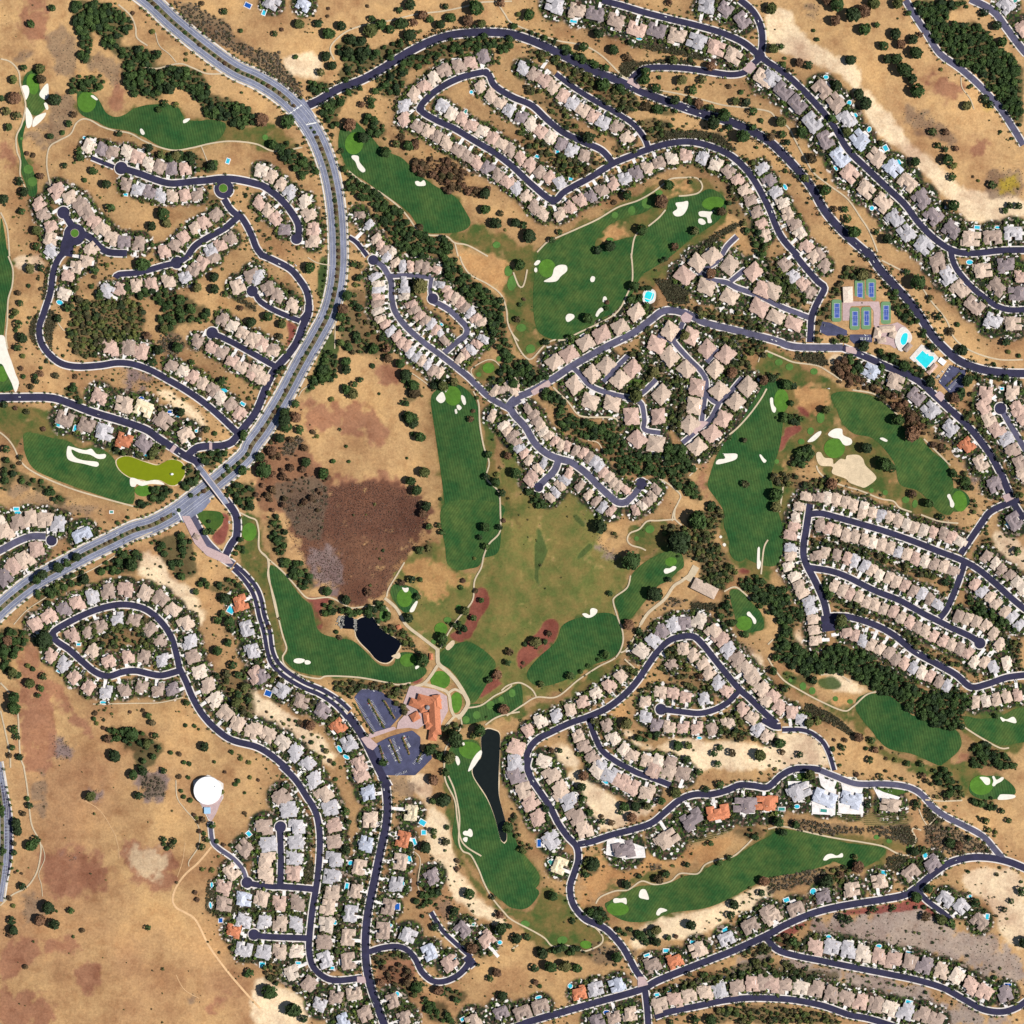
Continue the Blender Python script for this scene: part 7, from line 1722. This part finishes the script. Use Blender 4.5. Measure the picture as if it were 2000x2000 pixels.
# loose bushes dotted over the scrub patches and the dry slopes behind the gardens
DOT = []
for c, a, p in rec('D'):
    if a[0] in ('scrub', 'scrubgray', 'rock', 'rust'):
        sp = {'scrub': 6.0, 'scrubgray': 7.0, 'rock': 3.6, 'rust': 3.0}[a[0]]
        for x, y in zip(*scatter(p, sp)):
            if blocked(x, y) or abs(x) > 1005 or abs(y) > 1005 or rng.random() < 0.3: continue
            rx = rng.uniform(0.5, 1.3); scrub.add(x, y, float(height(x, y))-0.1, 7, rx, rx*1.1, TINT['scrub' if a[0] != 'rust' else 'rust'], 0.6)
hx = np.array([(h_['x'], h_['y']) for h_ in info])
for _ in range(16000):        # planted banks beside the streets
    x, y = rng.uniform(-1000, 1000, 2); i, j = gi(x, y)
    if BLK[i, j] or TURF[i, j]: continue
    d, _k = roaddist(x, y)
    if d < 3 or d > 26: continue
    k = int((x+1350)/gs), int((y+1350)/gs)
    if yard[k] > 0.6 or lush[k] > .5 or rng.random() > 0.25+1.0*(NB[k] > 0.46): continue
    if math.hypot(x+800, y+800) < 520 and x < -560: continue
    rx = rng.uniform(1.0, 2.4) if rng.random() < .7 else rng.uniform(2.2, 4.2); scrub.add(x, y, float(height(x, y))-0.1, int(12+8*rx), rx, rx*1.4, TINT['mix' if rng.random() < .7 else 'oak'], 0.45)
for _ in range(42000):
    x, y = rng.uniform(-1000, 1000, 2); i, j = gi(x, y)
    if BLK[i, j] or TURF[i, j]: continue
    d = np.hypot(hx[:, 0]-x, hx[:, 1]-y).min(); k = int((x+1350)/gs), int((y+1350)/gs)
    if lush[k] > 0.4: pr = 0.02
    elif yard[k] > 0.6: pr = 0.62
    elif x > 560 and y > 440 and d > 25: pr = 0.004
    else: pr = 0.9 if 13 < d < 25 else (0.26 if d < 60 else 0.016)
    pr *= 0.3+1.4*(NB[k] > 0.5)
    if rng.random() > pr: continue
    rx = (rng.uniform(0.8, 2.0) if rng.random() < .8 else rng.uniform(2, 3.4)) if d > 25 else rng.uniform(1.2, 3.6); scrub.add(x, y, float(height(x, y))-0.1, int(9+5*rx), rx, rx*1.3, TINT['mix' if d > 25 else 'garden'], 0.5)
for (x0, y0, x1, y1, wd) in [kc(610, 360)+kc(850, 790)+(4,), kc(850, 380)+kc(1010, 650)+(4,), kc(930, 960)+kc(1080, 1310)+(3.5,), kc(780, 1060)+kc(860, 1340)+(4,), kc(1130, 930)+kc(1230, 1190)+(4,), kc(1350, 1300)+kc(1420, 1150)+(3,), kc(390, 420)+kc(680, 870)+(3,), k31(1610, 1500)+k31(1780, 1340)+(4,)]:
    L = cr_spline(gp([(x0, y0), (x1, y1)]), step=3); strip("parking_island", L, wd, 1.0, M['soilm'])
    for x, y in L:
        rx = rng.uniform(1.2, 2.6); shrubs.add(x+rng.uniform(-1, 1), y, float(height(x, y))+0.9, 22, rx, rx*1.6, TINT['street'], 0.45)
TR.sort(key=lambda q: -q[2]); big = [q for q in TR if q[2] >= 5.2]; small = [q for q in TR if q[2] < 5.2]
protoT = {}
for k in ('oak', 'brown', 'mix'):
    for v in range(4):
        V_, T = crown(230, 1.0, 1.5, rng, TINT['dark' if k == 'oak' and v % 2 else k], size=0.27); me = mesh('crown', V_.reshape(-1, 3), np.arange(920).reshape(-1, 4), M['leaf']); setcol(me, T.reshape(-1, 3)); protoT[k, v] = me
protoB = []
for v in range(6):
    V_, T = crown(90, 1.0, 1.3, rng, TINT[['oak', 'mix', 'brown'][v % 3]], size=0.34); me = mesh('bush', V_.reshape(-1, 3), np.arange(360).reshape(-1, 4), M['leaf']); setcol(me, T.reshape(-1, 3)); protoB.append(me)
th = np.linspace(0, 2*math.pi, 7, endpoint=False)
def limb(p0, p1, r0, r1):
    p0 = np.array(p0, float); p1 = np.array(p1, float); d = p1-p0; a = np.cross(d, (0.3, 1, 0.2)); a /= np.linalg.norm(a); b_ = np.cross(d, a); b_ /= np.linalg.norm(b_)
    v = [tuple(p0+r0*(math.cos(t_)*a+math.sin(t_)*b_)) for t_ in th]+[tuple(p1+r1*(math.cos(t_)*a+math.sin(t_)*b_)) for t_ in th]; return v, [(i, (i+1) % 7, 7+(i+1) % 7, 7+i) for i in range(7)]
trunk_me = mesh('trunk', *join([limb((0, 0, -0.15), (0.02, 0, 0.5), 0.09, 0.06), limb((0.02, 0, 0.45), (0.35, 0.1, 0.95), 0.05, 0.02), limb((0.02, 0, 0.45), (-0.3, 0.2, 0.9), 0.05, 0.02), limb((0.02, 0, 0.45), (0, -0.35, 0.95), 0.045, 0.02)]), M['bark'])
def kindof(q):
    i = int((q[0]+1350)/gs), int((q[1]+1350)/gs); return ('brown' if rng.random() < 0.13 else ('mix' if rng.random() < 0.25 else 'oak'))
kinds = [kindof(q) for q in big]; wd_ = [('broad' if q[2] > 12 else 'large' if q[2] > 9 else 'rounded' if q[2] > 7 else 'small')+{'oak': ' dark tree', 'brown': ' brownish tree', 'mix': ' olive tree'}[k] for q, k in zip(big, kinds)]
labs = place_labels(big, wd_)
for n_, (q, k) in enumerate(zip(big, kinds)):
    x, y, rx = q; z_ = float(height(x, y)); v = int(rng.integers(4))
    if n_ >= 300: wood.add(x, y, z_+1.2, 70, rx, rx*1.5, TINT[k], 0.34); wtrunk.append((x, y, z_, rx)); continue
    t = obj('tree', None, loc=(x, y, z_), label=labs[n_], cat='tree', group='free-standing trees'); t.scale = (rx*rng.uniform(.92, 1.08), rx*rng.uniform(.92, 1.08), rx*rng.uniform(0.85, 1.1)); t.rotation_euler = (0, 0, rng.uniform(0, 6.28))
    c_ = obj('crown', protoT[k, v], t, loc=(0, 0, 0.25)); obj('trunk', trunk_me, t)
bl_ = place_labels(small, ['dark bush' if q[2] > 3.5 else 'little bush' for q in small])
small_sorted = list(zip(small, bl_))
for n_, (q, lb) in enumerate(small_sorted):
    x, y, rx = q; z_ = float(height(x, y))
    if n_ >= 300: scrub.add(x, y, z_, 30, rx, rx*1.4, TINT['oak'], 0.42); continue
    t = obj('bush', protoB[int(rng.integers(6))], loc=(x, y, z_-0.1), label=lb, cat='bush', group='scattered bushes'); t.scale = (rx, rx, rx*.95); t.rotation_euler = (0, 0, rng.uniform(0, 6.28))
wood.build("woodland_trees", "massed smaller trees of the creek woods, slopes and streets", "woods"); shrubs.build("garden_shrubs", "garden shrubs planted round the houses", "shrubs"); scrub.build("scrub", "low scrub dotted over dry slopes", "scrub"); hedge.build("ground_cover", "dark low ground cover on road banks", "ground cover")
V_, F_ = [], []
for x, y, z_, rx in wtrunk:
    k = len(V_); r0 = rx*0.09
    V_ += [(x+r0*a_, y+r0*b_, z_-0.3) for a_, b_ in ((-1, -1), (1, -1), (1, 1), (-1, 1))]+[(x+r0*a_*.5, y+r0*b_*.5, z_+1.4+rx*0.7) for a_, b_ in ((-1, -1), (1, -1), (1, 1), (-1, 1))]
    F_ += [(k, k+1, k+5, k+4), (k+1, k+2, k+6, k+5), (k+2, k+3, k+7, k+6), (k+3, k, k+4, k+7)]
obj("woodland_trunks", mesh("woodland_trunks", V_, F_, M['bark']), kind='stuff')
# ---------------------------------------------------------------- vehicles
def car_meshes(paint):
    b1 = ([(-2.25, -.9, .3), (2.25, -.9, .3), (2.25, .9, .3), (-2.25, .9, .3), (-2.2, -.88, .85), (2.25, -.82, .8), (2.25, .82, .8), (-2.2, .88, .85), (-1.9, -.82, 1.0), (1.0, -.82, 1.0), (1.0, .82, 1.0), (-1.9, .82, 1.0)],
          [(3, 2, 1, 0), (0, 1, 5, 4), (1, 2, 6, 5), (2, 3, 7, 6), (3, 0, 4, 7), (4, 5, 9, 8), (5, 6, 10, 9), (6, 7, 11, 10), (7, 4, 8, 11), (8, 9, 10, 11)])
    top = ([(-1.3, -.62, 1.5), (.2, -.62, 1.5), (.2, .62, 1.5), (-1.3, .62, 1.5), (-1.3, -.62, 1.44), (.2, -.62, 1.44), (.2, .62, 1.44), (-1.3, .62, 1.44)], [(0, 1, 2, 3), (4, 5, 1, 0), (5, 6, 2, 1), (6, 7, 3, 2), (7, 4, 0, 3)])
    gl = ([(-1.85, -.78, .99), (.95, -.78, .99), (.95, .78, .99), (-1.85, .78, .99), (-1.25, -.6, 1.45), (.15, -.6, 1.45), (.15, .6, 1.45), (-1.25, .6, 1.45)], [(0, 1, 5, 4), (1, 2, 6, 5), (2, 3, 7, 6), (3, 0, 4, 7)])
    V_, F_ = [], []; t_ = np.linspace(0, 2*math.pi, 12, endpoint=False)
    V_ = [(.33*math.cos(a_), s, .33*math.sin(a_)) for s in (-.11, .11) for a_ in t_]; F_ = [(i, (i+1) % 12, 12+(i+1) % 12, 12+i) for i in range(12)]+[tuple(range(12))[::-1], tuple(range(12, 24))]
    return mesh('body', *join([b1, top]), paint), mesh('windows', *gl, M['glass']), mesh('wheel', V_, F_, M['tyre'])
CM = {k: car_meshes(M['car_'+k]) for k in ('white', 'grey', 'dark', 'red')}
cars = []
for c, a, p in rec('V'):
    for x, y in p:
        d, i = roaddist(x, y); ca_ = math.atan2(rt[i][1], rt[i][0]); cars.append((x, y, ca_, 'white' if rng.random() < .7 else 'grey', 1.02))
TK = []
for (x0, y0, x1, y1, side, fillp) in [kc(400, 360)+kc(690, 850)+(1, .03), kc(585, 400)+kc(790, 770)+(1, .25), kc(670, 370)+kc(880, 730)+(-1, .1), kc(500, 215)+kc(770, 215)+(1, .15), kc(1000, 950)+kc(1130, 1290)+(-1, .05), kc(800, 1080)+kc(930, 1340)+(-1, .35), kc(900, 1060)+kc(1020, 1310)+(1, .45), kc(1160, 900)+kc(1260, 1080)+(-1, .7), kc(1020, 1490)+kc(1200, 1420)+(-1, .2), kc(1280, 1320)+kc(1400, 1160)+(-1, .2), kc(1390, 1330)+kc(1460, 1190)+(1, .4), k31(1490, 1420)+k31(1660, 1240)+(1, .5), k31(1650, 1560)+k31(1800, 1400)+(1, .2), k31(520, 890)+k31(650, 890)+(-1, .7)]:
    (ax_, ay_), (bx_, by_) = gp([(x0, y0), (x1, y1)]); L = math.hypot(bx_-ax_, by_-ay_); ux, uy = (bx_-ax_)/L, (by_-ay_)/L; nx_, ny_ = -uy*side, ux*side; n_ = int(L/2.8)
    for k in range(n_+1):
        x, y = ax_+ux*k*2.8, ay_+uy*k*2.8; TK.append((x+nx_*2.4, y+ny_*2.4, math.atan2(ny_, nx_)))
        if k < n_ and rng.random() < fillp: cars.append((x+ux*1.4+nx_*2.5, y+uy*1.4+ny_*2.5, math.atan2(ny_, nx_), str(rng.choice(['white', 'white', 'grey', 'dark', 'red'], p=[.35, .25, .2, .17, .03])), .8))
V_, F_ = [], []
for x, y, a_ in TK:
    z_ = float(height(x, y))+.9; v, f = box(0, 0, 4.8, .42, 0, .03); k = len(V_); V_ += [(x+p_*math.cos(a_)-q_*math.sin(a_), y+p_*math.sin(a_)+q_*math.cos(a_), z_+r_) for p_, q_, r_ in v]; F_ += [tuple(i+k for i in q) for q in f]
obj("bay_lines", mesh("bay_lines", V_, F_, M['paint']), kind='structure')
cars = [q for q in cars if abs(q[0]) < 1000 and abs(q[1]) < 1000]
cl_ = place_labels(cars, ['%s parked car' % q[3] if q[4] < 1 else '%s car on asphalt' % q[3] for q in cars])
for q, lb in zip(cars, cl_):
    x, y, a_, cc_, dz = q; z_ = float(height(x, y)); t = obj('car', None, loc=(x, y, z_+dz+0.02), label=lb, cat='car', group='cars on roads and parking lots'); t.rotation_euler = (0, 0, a_)
    bm_, gm, wm = CM[cc_]; obj('body', bm_, t); obj('windows', gm, t)
    for sx_ in (-1.35, 1.4):
        for sy_ in (-.82, .82): obj('wheel', wm, t, loc=(sx_, sy_, .33))
labels = [o['label'] for o in bpy.data.objects if o.parent is None and 'label' in o.keys()]
from collections import Counter
print("LABEL DUPES", [k for k, v in Counter(labels).items() if v > 1][:20], "LONG", [l for l in labels if len(l.split()) > 16][:10], "objects", len(bpy.data.objects), 'houses', len(info), 'big trees', len(big), 'small', len(small), 'leaf quads', sum(len(v) for v in wood.V)//4)
